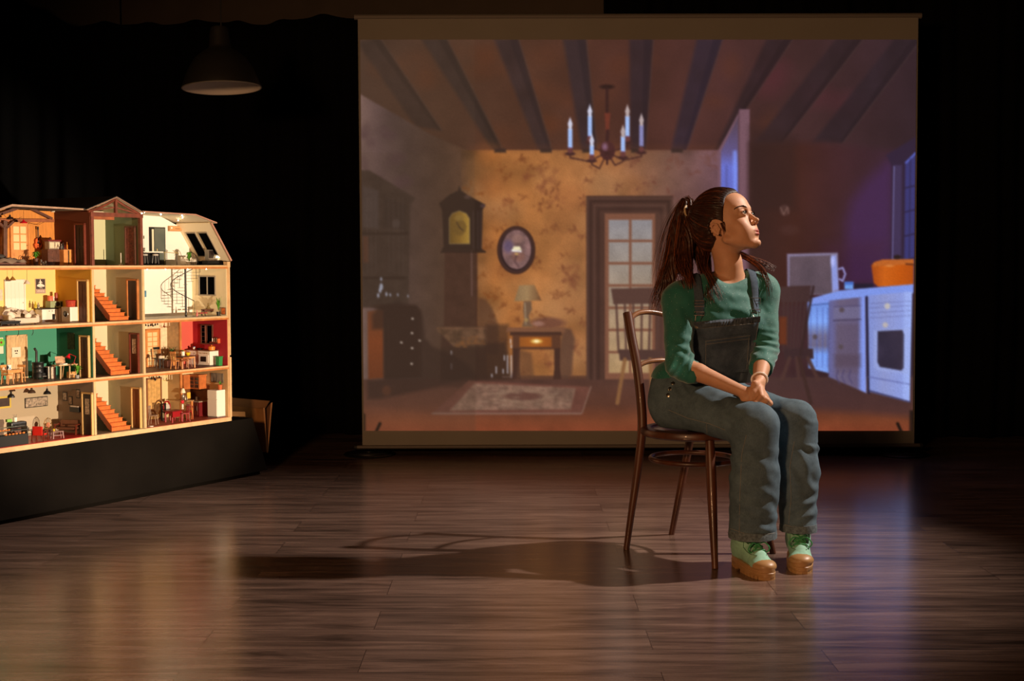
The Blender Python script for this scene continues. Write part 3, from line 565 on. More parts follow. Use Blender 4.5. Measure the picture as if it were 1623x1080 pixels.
green = hm('leaf_green', (88, 150, 44), 0.5, noise=0.3, nscale=80); steel = hm('brushed_steel', (170, 160, 150), 0.35, metal=0.8); brass = mat('brass', (0.45, 0.3, 0.1), 0.35, 1.0)
grey = hm('grey_paint', (128, 122, 112), 0.7); terra = hm('terracotta', (190, 96, 48), 0.6); orangep = hm('orange_enamel', (222, 130, 40), 0.4); yell = hm('yellow_enamel', (224, 190, 30), 0.4)
cushion = hm('linen', (206, 188, 166), 0.9, noise=0.06, nscale=60); glassy = mat('clear_glass', (0.9, 0.9, 0.9), 0.05, trans=0.9)

# plinth
pl = MB(); pl.prism([(-0.45, 0.022), (1.595, 0.022), (1.49, 0.302), (-0.45, 0.302)], 0.0, 0.62); pl.box(-0.45, 1.57, 0.03, 0.60, 0.0, 0.022)
plo = pl.build('plinth', mat('black_board', (0.0060, 0.0046, 0.0034), 0.9, spec=0.06, noise=0.3, nscale=3), bevel=0.003)
plo.location = HP(0, 0.0, 0); plo.rotation_euler = (0, 0, HYAW); tag(plo, 'long low black plinth carrying the dollhouse', 'plinth')

house = empty('dollhouse', HP(0, 0, 0.302), HYAW, 'large open-fronted wooden dollhouse with four lit floors on a black plinth', 'dollhouse')
Z0 = 0.302
def hpart(mb, name, m, label=None, par=None, smooth=False, bev=0):
    o = mb.build(name, m, par or house, smooth=smooth, bevel=bev)
    if par is None: o.location = (0, 0, -Z0)
    if label: o['label'] = label
    return o
FL = [0.325, 0.580, 0.825, 1.075]; TH = 0.013; D = 0.24; U0 = -0.40; W1, W2, W3 = 0.498, 0.785, 1.325
# floor slabs with pine front edge and coloured tops
base = MB().box(U0, W3+0.012, -0.004, D+0.012, 0.303, FL[0]-0.002); hpart(base, 'base_board', pine)
for k, (w, names) in enumerate(zip(FL, ((('red_lino', (164, 32, 26)), ('hall_lino', (118, 96, 72)), ('red_tiles', (140, 54, 30))), (('plank_dark', (90, 62, 44)), ('hall_plank', (92, 58, 36)), ('walnut_plank', (92, 48, 30))), (('plank_mid', (120, 84, 58)), ('hall_plank', (92, 58, 36)), ('grey_tiles', (176, 166, 142))), (('loft_plank', (90, 52, 30)), ('loft_plank', (90, 52, 30)), ('slate_floor', (90, 84, 72)))))):
    if k: hpart(MB().box(U0, W3+0.006, -0.002, D+0.006, w-TH-0.002, w-0.002), 'floor_slab', pine); hpart(MB().box(U0, W3+0.004, -0.0035, 0.001, w-TH-0.0055, w-TH+0.003), 'edge_strip', pineo)
    for (a, b), (nm, c) in zip(((U0, W1), (W1, W2), (W2, W3)), names):
        hpart(MB().box(a+0.006, b-0.006, 0.002, D, w-0.002, w), 'floor_covering', hm(nm, c, 0.35 if nm == 'red_lino' else 0.5, noise=0.22, nscale=50, stretch=(1, 4, 1)))
# uprights between the rooms
for u, top in ((W1, FL[3]), (W2, FL[3]), (W3, FL[3])):
    hpart(MB().box(u-0.006, u+0.006, -0.003, D+0.006, FL[0], top-0.0135), 'divider', pine)
hpart(MB().box(W3-0.002, W3+0.012, -0.008, 0.004, FL[0]-0.002, 0.62), 'edge_post', pine); hpart(MB().box(W3, W3+0.010, -0.007, 0.003, 0.63, FL[3]), 'edge_post', pine)
# room linings: back wall, side wall and ceiling of each room
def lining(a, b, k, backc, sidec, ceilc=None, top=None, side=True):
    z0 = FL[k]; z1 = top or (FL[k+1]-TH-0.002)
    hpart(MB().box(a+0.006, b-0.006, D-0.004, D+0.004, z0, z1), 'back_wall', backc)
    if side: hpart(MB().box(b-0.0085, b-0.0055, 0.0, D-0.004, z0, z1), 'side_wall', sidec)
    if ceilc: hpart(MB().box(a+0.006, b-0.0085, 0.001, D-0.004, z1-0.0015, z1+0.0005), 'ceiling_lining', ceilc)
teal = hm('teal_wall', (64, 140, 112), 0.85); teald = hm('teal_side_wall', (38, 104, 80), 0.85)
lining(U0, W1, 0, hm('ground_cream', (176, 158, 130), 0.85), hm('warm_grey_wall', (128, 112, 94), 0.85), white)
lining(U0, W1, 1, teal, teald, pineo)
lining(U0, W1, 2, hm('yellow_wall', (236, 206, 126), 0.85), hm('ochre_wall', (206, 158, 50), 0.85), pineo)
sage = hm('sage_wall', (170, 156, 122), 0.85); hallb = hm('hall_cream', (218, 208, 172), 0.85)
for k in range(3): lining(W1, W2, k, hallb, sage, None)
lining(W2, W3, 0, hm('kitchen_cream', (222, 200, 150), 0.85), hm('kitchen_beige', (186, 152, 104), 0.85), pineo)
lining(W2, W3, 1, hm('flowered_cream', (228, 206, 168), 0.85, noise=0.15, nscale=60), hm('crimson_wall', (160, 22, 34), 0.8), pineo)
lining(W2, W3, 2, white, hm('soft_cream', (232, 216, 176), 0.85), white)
# --- attic shells
zA = FL[3]
u_r0, w_r0 = uw(-60, 352); u_r1, w_r1 = uw(18, 325); u_r2, w_r2 = uw(131, 331)
orange_w = hm('orange_boards', (206, 130, 52), 0.7, noise=0.16, nscale=40, stretch=(6, 1, 0.6)); brown_w = hm('brown_side_wall', (100, 48, 22), 0.8)
hpart(MB().prism([(u_r0, zA), (W1-0.006, zA), (W1-0.006, w_r2-0.006), (u_r1, w_r1-0.006), (u_r0, w_r0-0.006)], D-0.004, D+0.004), 'back_wall', orange_w)
hpart(MB().box(W1-0.0085, W1-0.0055, 0, D-0.004, zA, w_r2-0.005), 'side_wall', brown_w)
roofm = hm('dark_roof', (30, 27, 26), 0.8)
hpart(MB().prism([(u_r0, w_r0-0.003), (u_r1, w_r1-0.003), (W1-0.004, w_r2-0.003), (W1-0.004, w_r2+0.002), (u_r1, w_r1+0.003), (u_r0, w_r0+0.003)], 0.002, D+0.03), 'roof', roofm)
hpart(MB().prism([(u_r0, w_r0-0.006), (u_r1, w_r1-0.006), (u_r2, w_r2-0.006), (u_r2, w_r2+0.0005), (u_r1, w_r1+0.003), (u_r0, w_r0+0.003)], -0.006, 0.001), 'roof_edge', hm('greyed_pine', (170, 136, 112), 0.7, noise=0.2, nscale=50), 'pale layered front edge of the left roof')
# beams of the left loft: tie beam, rafters, post and brace against the back wall
def hbar(name, pa, pb, v, t, m, dep=0.012, par=None):
    a, b = uw(*pa, v), uw(*pb, v); return hpart(MB().bar((a[0], v, a[1]), (b[0], v, b[1]), dep, t, up=(0, 1, 0)) if False else MB().bar((a[0], v, a[1]), (b[0], v, b[1]), t, dep, up=(0, 1, 0)), name, m, par=par)
hbar('tie_beam', (-20, 349), (85, 350), D-0.013, 0.014, hm('orange_beam', (150, 82, 44), 0.6, noise=0.25, nscale=40))
hbar('rafter_beam', (-4, 341), (33, 328), D-0.022, 0.012, dkwood); hbar('rafter_beam', (45, 329), (82, 347), D-0.015, 0.011, dkwood)
hbar('post', (7.5, 420), (7.5, 350), D-0.03, 0.019, hm('brown_post', (96, 58, 40), 0.6, noise=0.2, nscale=40)); hbar('brace', (9, 362), (21, 351), D-0.03, 0.010, dkwood); hbar('brace', (5, 360), (-8, 348), D-0.03, 0.010, dkwood)
# middle loft with the timber truss
ua, wa = uw(139, 331); ub, wb = uw(223, 336); uc, wc_ = uw(183, 312)
hpart(MB().box(W1, W2-0.004, D-0.004, D+0.004, zA, wa+0.01), 'back_wall', hm('loft_cream', (206, 202, 160), 0.85))
hpart(MB().box(W2-0.0085, W2-0.002, 0, D-0.004, zA, wb-0.01), 'side_wall', hm('sage_side', (112, 120, 90), 0.85)); hpart(MB().box(W1-0.003, W1+0.003, 0, D, zA, wa-0.01), 'side_wall', cream)
tb_ = hm('truss_brown', (112, 54, 36), 0.55, noise=0.3, nscale=40)
hpart(MB().box(W1-0.006, W1+0.009, -0.006, 0.010, zA, wa-0.012), 'front_post', tb_); hpart(MB().box(W2-0.015, W2-0.001, -0.006, 0.010, zA, wb-0.016), 'front_post', tb_)
hpart(MB().box(W1-0.008, W2+0.002, -0.007, 0.012, wa-0.032, wa-0.014), 'tie_beam', tb_); hpart(MB().box(W1+0.002, W1+0.135, 0.008, 0.018, wa-0.045, wa-0.032), 'lintel', hm('orange_beam', (150, 82, 44)))
hpart(MB().bar((uc, 0, wa-0.016), (uc, 0, wc_-0.010), 0.012, 0.012), 'king_post', tb_)
hpart(MB().tube(bez((ua+0.004, 0.002, wa-0.012), (ua+0.05, 0.002, wa-0.002), (uc-0.03, 0.002, wc_-0.030), (uc-0.003, 0.002, wc_-0.012), 10), 0.006, 6), 'arched_brace', tb_); hpart(MB().tube(bez((ub-0.004, 0.002, wb-0.010), (ub-0.05, 0.002, wb+0.008), (uc+0.03, 0.002, wc_-0.030), (uc+0.003, 0.002, wc_-0.012), 10), 0.006, 6), 'arched_brace', tb_)
hpart(MB().bar((ua+0.02, 0.006, wa-0.008), (uc, 0.006, wa+0.012), 0.005, 0.006), 'strut', tb_); hpart(MB().bar((ub-0.02, 0.006, wb-0.008), (uc, 0.006, wa+0.012), 0.005, 0.006), 'strut', tb_)
rl = hm('roof_lining', (196, 180, 156), 0.8)
for q, (x0, z0, x1, z1) in enumerate(((ua-0.012, wa-0.004, uc, wc_), (uc, wc_, ub+0.012, wb-0.004))):
    hpart(MB().prism([(x0, z0-0.002), (x1, z1-0.002), (x1, z1+0.0005), (x0, z0+0.0005)], -0.008, D+0.03), 'roof_lining', rl); hpart(MB().prism([(x0, z0+0.0005), (x1, z1+0.0005), (x1, z1+0.003), (x0, z0+0.003)], -0.010, D+0.24), 'roof', roofm)
    hpart(MB().prism([(x0, z0-0.0035), (x1, z1-0.0035), (x1, z1-0.001), (x0, z0-0.001)], -0.0115, -0.008), 'barge_board', hm('barge_pink', (176, 128, 108), 0.7))
hpart(MB().prism([(ua-0.012, wa-0.01), (ub+0.012, wb-0.01), (uc, wc_-0.004)], D-0.01, D+0.004), 'gable_panel', rl)
# right loft under the sloping roof
e0, e1, e2 = uw(229, 336), uw(309.6, 340.5), uw(343, 353.5); s0, s1 = uw(335, 356), uw(366, 413)
hpart(MB().prism([(W2, zA), (s1[0]-0.002, zA), (s1[0]-0.002, s1[1]-0.003), (s0[0], s0[1]), (e1[0], e1[1]-0.004), (W2, e0[1])], D-0.004, D+0.004), 'back_wall', white)
roofc = hm('pale_roof_lining', (236, 220, 188), 0.8)
for a, b in ((( W2-0.002, e0[1]+0.001), e1), (e1, e2)):
    hpart(MB().prism([(a[0], a[1]-0.003), (b[0], b[1]-0.003), (b[0], b[1]+0.0005), (a[0], a[1]+0.0005)], 0.0, D+0.02), 'roof_lining', roofc); hpart(MB().prism([(a[0], a[1]+0.0005), (b[0], b[1]+0.0005), (b[0], b[1]+0.003), (a[0], a[1]+0.003)], 0.0, D+0.02), 'roof', roofm)
    hpart(MB().prism([(a[0], a[1]-0.003), (b[0], b[1]-0.003), (b[0], b[1]+0.003), (a[0], a[1]+0.003)], -0.005, 0.0), 'roof_edge', hm('barge_pink', (176, 128, 108), 0.7))
# sloping wall with two skylight openings (black night beyond)
sx0, sz0, sx1, sz1 = s0[0], s0[1], s1[0]-0.002, s1[1]-0.003
def SL(t, v, off=0.0):
    nx, nz = -(sz0-sz1), -(sx1-sx0); l = math.hypot(nx, nz); return (sx0+(sx1-sx0)*t+nx/l*off, v, sz0+(sz1-sz0)*t+nz/l*off)
def slab(name, t0, t1, v0, v1, o0, o1, m):
    q = [SL(t0, v0, o0), SL(t1, v0, o0), SL(t1, v1, o0), SL(t0, v1, o0), SL(t0, v0, o1), SL(t1, v0, o1), SL(t1, v1, o1), SL(t0, v1, o1)]
    return hpart(MB().add(q, [(0, 3, 2, 1), (4, 5, 6, 7), (0, 1, 5, 4), (1, 2, 6, 5), (2, 3, 7, 6), (3, 0, 4, 7)]), name, m)
sl_m = hm('sloping_cream', (238, 222, 188), 0.85)
slab('sloping_wall', -0.04, 1.0, 0.0, D-0.004, 0.0, -0.006, sl_m); slab('sloping_wall_edge', -0.04, 1.0, -0.005, 0.0, 0.002, -0.007, hm('barge_pink', (176, 128, 108), 0.7))
hpart(MB().box(W3-0.006, W3+0.014, -0.006, 0.02, zA-0.012, zA+0.016), 'eaves_block', pine)
nightm = mat('night_window', (0.001, 0.001, 0.0013), 0.9, spec=0.02)
def skylight(v0, v1, t0, t1):
    fr = slab('skylight', t0-0.03, t1+0.03, v0-0.005, v1+0.005, 0.0004, 0.004, hm('window_grey', (150, 138, 120), 0.6)); g = slab('pane', t0, t1, v0, v1, 0.0041, 0.0046, nightm)
    g.parent = fr; g.location = (0, 0, 0)
skylight(0.140, 0.196, 0.22, 0.84); skylight(0.060, 0.112, 0.22, 0.80)

# --- doors, windows and stairs belong to the house
def side_door(k, px0, px1, pytop, U, m, frm, name='inner_door', style='panel', fl=None):
    """door in a side wall, seen at a slant"""
    z0 = fl or FL[k]; v1, zt_ = vw(px0, pytop, U); v0, _ = vw(px1, pytop, U); v0 = max(v0, 0.004); h = zt_-z0
    d = hpart(MB().box(U-0.0055, U-0.0015, v0, v1, z0+0.001, z0+h), name, m)
    f = MB(); f.box(U-0.011, U, v0-0.006, v0, z0, z0+h+0.006); f.box(U-0.011, U, v1, v1+0.006, z0, z0+h+0.006); f.box(U-0.011, U, v0-0.006, v1+0.006, z0+h, z0+h+0.007); hpart(f, 'door_frame', frm)
    w = v1-v0; pn = MB()
    if style == 'panel':
        for a, b in ((0.14, 0.45), (0.55, 0.86)):
            for c, e in ((0.08, 0.42), (0.48, 0.93)):
                pn.box(U-0.0068, U-0.0054, v0+w*a, v0+w*b, z0+h*c, z0+h*e)
        o = hpart(pn, 'door_panel', m, par=d); o.location = (0, 0, 0)
    if style == 'glass':
        o = hpart(MB().box(U-0.0066, U-0.0054, v0+w*0.25, v0+w*0.75, z0+h*0.5, z0+h*0.88), 'pane', hm('lace_pane', (200, 190, 170), 0.5, noise=0.6, nscale=160), par=d); o.location = (0, 0, 0)
    o = hpart(MB().ball((U-0.008, v0+w*0.12, z0+h*0.47), 0.0022, 8, 6), 'knob', brass, par=d); o.location = (0, 0, 0)
    return d
def back_door(k, px0, px1, pytop, m, frm, style, fl=None, v=None):
    v = v or D-0.006; z0 = fl or FL[k]; u0, zt_ = uw(px0, pytop, v); u1, _ = uw(px1, pytop, v); h = zt_-z0; w = u1-u0
    d = hpart(MB().box(u0+0.006, u1-0.006, v-0.003, v+0.001, z0+0.001, z0+h-0.006), 'inner_door', m)
    f = MB(); f.box(u0, u0+0.007, v-0.006, v+0.001, z0, z0+h); f.box(u1-0.007, u1, v-0.006, v+0.001, z0, z0+h); f.box(u0, u1, v-0.006, v+0.001, z0+h-0.007, z0+h); hpart(f, 'door_frame', frm)
    X = lambda t: u0+0.006+(w-0.012)*t
    def add(mb, nm, mm): o = hpart(mb, nm, mm, par=d); o.location = (0, 0, 0)
    if style == 'panes':
        q = MB(); n = 3
        for c in range(2):
            for r_ in range(n): q.box(X(0.12+0.42*c), X(0.46+0.42*c), v-0.0037, v-0.0029, z0+h*(0.36+0.19*r_), z0+h*(0.52+0.19*r_))
        add(q, 'pane', hm('curtained_pane', (240, 206, 150), 0.5)); add(MB().box(X(0.14), X(0.44), v-0.004, v-0.0029, z0+h*0.06, z0+h*0.28).box(X(0.56), X(0.86), v-0.004, v-0.0029, z0+h*0.06, z0+h*0.28), 'door_panel', m)
    elif style == 'lattice':
        q = MB()
        for c in range(2):
            for r_ in range(7): q.box(X(0.14+0.38*c), X(0.46+0.38*c), v-0.0037, v-0.0029, z0+h*(0.05+0.125*r_), z0+h*(0.155+0.125*r_))
        add(q, 'pane', hm('curtained_pane', (240, 206, 150), 0.5))
    elif style == 'panel':
        q = MB()
        for a, b in ((0.14, 0.45), (0.55, 0.86)):
            for c, e in ((0.06, 0.36), (0.44, 0.92)): q.box(X(a), X(b), v-0.0042, v-0.0029, z0+h*c, z0+h*e)
        add(q, 'door_panel', m)
    else:
        q = MB()
        for c in range(4): q.box(X(0.08+0.21*c), X(0.27+0.21*c), v-0.004, v-0.0029, z0+h*0.03, z0+h*0.93)
        add(q, 'door_board', m)
    add(MB().ball((X(0.92), v-0.006, z0+h*0.46), 0.0020, 8, 6), 'knob', brass)
    return d
stripped = hm('stripped_pine', (206, 170, 122), 0.7, noise=0.25, nscale=60, stretch=(3, 3, 0.6))
back_door(3, 15, 45, 352, honey, hm('amber_wood', (214, 140, 74), 0.5, noise=0.15, nscale=40), 'panes')
back_door(2, 6, 39, 443.5, whitep, whitep, 'boards'); back_door(1, 9, 42, 532, stripped, stripped, 'panel')
back_door(1, 228.5, 253, 522, hm('amber_wood', (214, 140, 74)), pineo, 'lattice'); back_door(0, 231, 255, 600, hm('board_pine', (206, 160, 92), 0.6, noise=0.2, nscale=60), hm('door_brown', (130, 78, 42), 0.6), 'boards')
side_door(3, 121, 134.5, 357, W1-0.0085, hm('black_brown_wood', (44, 26, 18), 0.5), mahog); side_door(2, 125.5, 139.5, 446, W1-0.0085, dkwood, hm('gold_frame_wood', (216, 176, 110), 0.6)); side_door(1, 129, 141, 534, W1-0.0085, hm('walnut_door', (84, 46, 26), 0.5), hm('gold_frame_wood', (216, 176, 110))); side_door(0, 133, 146.5, 624, W1-0.0085, hm('black_brown_wood', (44, 26, 18)), hm('gold_frame_wood', (216, 176, 110)), style='glass')
side_door(2, 204, 218.5, 445, W2-0.0085, hm('slate_door', (58, 50, 44), 0.5), pineo, style='plain'); side_door(1, 208, 219.5, 530, W2-0.0085, hm('walnut_door', (84, 46, 26)), mahog, style='glass'); side_door(0, 211, 223, 616, W2-0.0085, hm('door_brown', (130, 78, 42), 0.55), hm('gold_frame_wood', (216, 176, 110)))
side_door(3, 201, 214.5, 361, W2-0.009, hm('maroon_lace_panel', (120, 62, 48), 0.8, noise=0.55, nscale=120), dkwood, name='patterned_door', style='plain')
# loft glass door, windows
v_ = D-0.006; a, zt1 = uw(236, 360, v_); b, _ = uw(261, 360, v_)
gd = hpart(MB().box(a, b, v_-0.004, v_+0.001, zA, zt1), 'glass_door', hm('black_frame', (26, 25, 24), 0.4)); o = hpart(MB().box(a+0.030, b-0.004, v_-0.0046, v_-0.0039, zA+0.02, zt1-0.004), 'pane', hm('grey_glass', (92, 98, 92), 0.15, spec=0.6), par=gd); o.location = (0, 0, 0); o = hpart(MB().box(a+0.014, a+0.026, v_-0.0046, v_-0.0039, zA+0.004, zt1-0.010), 'door_leaf_edge', cream, par=gd); o.location = (0, 0, 0)
def side_window(px0, px1, py0, py1, U, frm, mull=1, lat=False, curtain_=False):
    v1, zt_ = vw(px0, py0, U); v0, _ = vw(px1, py0, U); _, zb = vw((px0+px1)/2, py1, U)
    f = MB(); t = 0.006; f.box(U-0.006, U, v0-t, v0, zb-t, zt_+t); f.box(U-0.006, U, v1, v1+t, zb-t, zt_+t); f.box(U-0.006, U, v0, v1, zt_, zt_+t); f.box(U-0.008, U, v0-t, v1+t, zb-t, zb)
    w = hpart(f, 'house_window', frm)
    g = MB(); g.box(U-0.002, U-0.0005, v0, v1, zb, zt_); o = hpart(g, 'pane', nightm, par=w); o.location = (0, 0, 0)
    m = MB()
    for i in range(mull): c = v0+(v1-v0)*(i+1)/(mull+1); m.box(U-0.0055, U-0.001, c-0.0025, c+0.0025, zb, zt_)
    if lat:
        for i in range(4): c = zb+(zt_-zb)*(i+0.5)/4; m.box(U-0.004, U-0.001, v0+(v1-v0)*0.7, v1, c-0.001, c+0.001)
    o = hpart(m, 'glazing_bar', frm, par=w); o.location = (0, 0, 0)
    if curtain_: o = hpart(MB().box(U-0.005, U-0.003, v0+(v1-v0)*0.50, v0+(v1-v0)*0.66, zb, zt_), 'casement', hm('pink_grey', (150, 120, 104), 0.7), par=w); o.location = (0, 0, 0)
side_window(317, 341, 439, 467, W3-0.0085, hm('window_grey', (150, 138, 120))); side_window(320, 336.5, 516, 544, W3-0.0085, dkwood, lat=True, curtain_=True)
# stairs of the three halls
stepm = hm('orange_stair_wood', (204, 106, 44), 0.45, noise=0.2, nscale=60); stm2 = hm('stair_stringer', (176, 84, 38), 0.5)
for k in range(3):
    z = FL[k]; n = 9; ribbon = []
    for i in range(n):
        v0 = 0.030+0.0215*i; wl = 0.112-0.0055*i-(0.010*max(0, i-6)); u1_ = W2-0.058-0.004*i-0.004*max(0, i-6); z1 = z+0.0175*(i+1); q = MB().box(u1_-wl, u1_, v0, v0+0.030, z1-0.0030, z1).box(u1_-wl+0.002, u1_-0.001, v0+0.004, v0+0.0065, z1-0.0175, z1-0.003)
        hpart(q, 'stair_step', stepm); ribbon.append((u1_-wl-0.003, v0-0.004, z1))
    ribbon.append((ribbon[-1][0]-0.020, 0.222, z+0.172)); q = MB()
    for (x0_, y0_, z0_), (x1_, y1_, z1_) in zip(ribbon, ribbon[1:]): q.add([(x0_, y0_, z0_+0.006), (x1_, y1_, z1_+0.006), (x1_, y1_, z1_-0.026), (x0_, y0_, max(z, z0_-0.026)), (x0_+0.003, y0_, z0_+0.006), (x1_+0.003, y1_, z1_+0.006), (x1_+0.003, y1_, z1_-0.026), (x0_+0.003, y0_, max(z, z0_-0.026))], [(0, 1, 2, 3), (7, 6, 5, 4), (0, 4, 5, 1), (3, 2, 6, 7), (0, 3, 7, 4), (1, 5, 6, 2)])
    hpart(q, 'stair_string', stm2); q = MB()
    for (x0_, y0_, z0_), (x1_, y1_, z1_) in zip(ribbon, ribbon[1:]):
        if z1_-0.026 > z: q.add([(x0_+0.001, y0_, max(z, z0_-0.026)), (x1_+0.001, y1_, z1_-0.026), (x1_+0.001, y1_, z), (x0_+0.001, y0_, z), (x0_+0.002, y0_, max(z, z0_-0.026)), (x1_+0.002, y1_, z1_-0.026), (x1_+0.002, y1_, z), (x0_+0.002, y0_, z)], [(0, 1, 2, 3), (7, 6, 5, 4), (0, 4, 5, 1), (3, 2, 6, 7), (1, 5, 6, 2)])
    hpart(q, 'understair_shade', hm('dark_olive', (52, 48, 30), 0.8))  # dark sheet added below the string, standing in for the stairs' shadow
    hpart(MB().box(ribbon[-1][0]-0.004, ribbon[-1][0]+0.003, 0.216, 0.223, z+0.13, z+0.215), 'newel_post', stm2)
    hpart(MB().tube([(W1+0.10, 0.12, FL[k+1]-TH-0.004), (W1+0.10, 0.12, FL[k+1]-TH-0.012)], 0.0012, 6).ball((W1+0.10, 0.12, FL[k+1]-TH-0.016), 0.0036, 8, 6), 'ceiling_bulb', mat('small_bulb', (0.7, 0.65, 0.5), 0.3))
# partition of the right-hand rooms
PU = 1.151
for k, m in ((0, hm('kitchen_beige', (186, 152, 104))), (1, hm('beige_paper', (190, 160, 118), 0.85, noise=0.15, nscale=60))):
    hpart(MB().box(PU-0.005, PU+0.004, 0.152, D-0.004, FL[k], FL[k+1]-TH-0.002), 'partition', m); hpart(MB().box(PU-0.006, PU+0.005, 0.146, 0.152, FL[k], FL[k+1]-TH-0.002), 'partition_edge', pineo)
hpart(MB().box(PU-0.005, PU+0.004, 0.080, 0.146, FL[0], FL[0]+0.088), 'half_wall', hm('kitchen_beige', (186, 152, 104))); hpart(MB().box(PU-0.006, PU+0.005, 0.074, 0.080, FL[0], FL[0]+0.088), 'half_wall_edge', pineo)
hpart(MB().box(PU+0.005, W3-0.0085, D-0.0045, D-0.0035, FL[1], FL[2]-TH-0.002), 'pink_wall', hm('pink_red_wall', (214, 92, 76), 0.85))

# --- things in the rooms -------------------------------------------------------------------
def item(name, label, cat, px, v, w, rot=0.0, group=None, py=None):
    u = uw(px, 450 if py is None else py, v)[0]
    return empty(name, HP(u, v, w), HYAW+rot, label, cat, group)
def solo(mb, name, m, label, cat, px, v, w, rot=0.0, group=None, smooth=True, bev=0):
    u = uw(px, 450, v)[0]; o = mb.build(name, m, None, smooth=smooth, bevel=bev); o.location = HP(u, v, w); o.rotation_euler = (0, 0, HYAW+rot); return tag(o, label, cat, group)
def pt(mb, name, m, e, smooth=False, bev=0, label=None):
    o = mb.build(name, m, e, smooth=smooth, bevel=bev)
    if label: o['label'] = label
    return o
def on_side(px, py, U):
    v, w = vw(px, py, U); return v, w
def leaves(m, n, h, r, seed, up=0.5, lw=0.006):
    """leafy tuft: n bent leaf blades of reach r and height h"""
    q = random.Random(seed)
    for i in range(n):
        a = q.uniform(0, 2*PI); rr = r*q.uniform(0.4, 1); hh_ = h*q.uniform(0.45, 1); b = Vector((0, 0, h*0.12)); c = Vector((math.cos(a)*rr*0.5, math.sin(a)*rr*0.5, hh_)); d = Vector((math.cos(a)*rr, math.sin(a)*rr, hh_*(up+0.3*q.random())))
        P_ = bez(b, (b+c)/2+Vector((0, 0, hh_*0.2)), c, d, 5); s_ = Vector((-math.sin(a), math.cos(a), 0)); vs = []
        for k, p in enumerate(P_):
            w = lw*math.sin(PI*(0.12+0.86*k/5)); vs += [p-s_*w/2, p+Vector((0, 0, w*0.15)), p+s_*w/2]
        m.add(vs, [(3*k, 3*k+3, 3*k+4, 3*k+1) for k in range(5)]+[(3*k+1, 3*k+4, 3*k+5, 3*k+2) for k in range(5)])
    return m
def plant(px, v, w, h, r, n, label, potm, poth=0.022, potr=0.012, seed=1, lw=0.006, name='potted_plant', group=None, up=0.5):
    e = item(name, label, 'plant', px, v, w, group=group)
    pt(MB().lathe([(potr*0.75, 0), (potr, poth), (potr*0.9, poth), (potr*0.85, poth*0.9), (0, poth*0.88)], n=16), 'pot', potm, e, True)
    mb = leaves(MB(), n, h-poth, r, seed, up, lw); o = pt(mb, 'foliage', green, e); o.location = (0, 0, poth*0.8)
    return e
def chair_small(px, v, w, rot, label, m, sm=None, h=0.072, sh=0.037, s=0.034, group='dollhouse chairs', style='spindle'):
    e = item('miniature_chair', label, 'chair', px, v, w, rot)
    for a in (-1, 1):
        for b in (-1, 1): pt(MB().tube([(a*s*0.42, b*s*0.42, sh), (a*s*0.52, b*s*0.52, 0)], 0.0019, 6), 'leg', m, e)
    pt(MB().box(-s/2, s/2, -s/2, s/2, sh, sh+0.004), 'seat', sm or m, e, bev=0.0012)
    q = MB()
    for i in range(5): x = (i-2)*s*0.22; q.tube([(x, s*0.44, sh+0.003), (x*1.08, s*0.56, h)], 0.0011, 5)
    pt(q, 'backrest', m, e); pt(MB().box(-s*0.54, s*0.54, s*0.50, s*0.60, h-0.004, h+0.006), 'top_rail', m, e, bev=0.001)
    return e
def table_small(px, v, w, sx, sy, h, label, m, top=None, rot=0, legr=0.003, group=None, name='miniature_table'):
    e = item(name, label, 'table', px, v, w, rot, group); t = top or m
    pt(MB().box(-sx/2, sx/2, -sy/2, sy/2, h-0.005, h), 'tabletop', t, e, bev=0.001); pt(MB().box(-sx*0.42, sx*0.42, -sy*0.42, sy*0.42, h-0.013, h-0.005), 'apron', m, e)
    for a in (-1, 1):
        for b in (-1, 1): pt(MB().tube([(a*sx*0.43, b*sy*0.42, h-0.005), (a*sx*0.45, b*sy*0.44, 0)], legr, 6), 'leg', m, e)
    return e
def ceiling_pendant(px, v, ztop, drop, R_, h, m, label, kind='cone', group=None, cordm=None):
    e = item('miniature_pendant_lamp', label, 'lamp', px, v, ztop-drop, 0, group)
    prof = [(R_, 0), (R_*0.12, h)] if kind == 'cone' else [(R_, 0), (R_*0.97, h*0.12), (R_*0.75, h*0.42), (R_*0.32, h*0.58), (R_*0.22, h*0.9), (R_*0.1, h)]
    pt(MB().lathe(prof, n=20), 'lamp_shade', m, e, True); pt(MB().tube([(0, 0, h), (0.001, 0, drop)], 0.0006, 5), 'cord', cordm or blk, e); pt(MB().ball((0, 0, 0.004), 0.004, 8, 6), 'bulb', mat('small_bulb', (0.7, 0.65, 0.5), 0.3), e, True)
    return e
def flat_on_back(name, label, cat, px0, px1, py0, py1, m, framem=None, v=None, t=0.002, group=None, fr=0.003):
    v = v or D-0.0055; u0, z1 = uw(px0, py0, v); u1, _ = uw(px1, py0, v); _, z0 = uw((px0+px1)/2, py1, v); w, h = u1-u0, z1-z0
    e = empty(name, HP((u0+u1)/2, v, z0), HYAW, label, cat, group)
    if framem: pt(MB().box(-w/2, w/2, -t, 0, 0, h), 'frame', framem, e); pt(MB().box(-w/2+fr, w/2-fr, -t-0.0006, -t+0.0002, fr, h-fr), 'picture', m, e)
    else: pt(MB().box(-w/2, w/2, -0.0008, 0, 0, h), 'sheet', m, e)
    return e, w, h
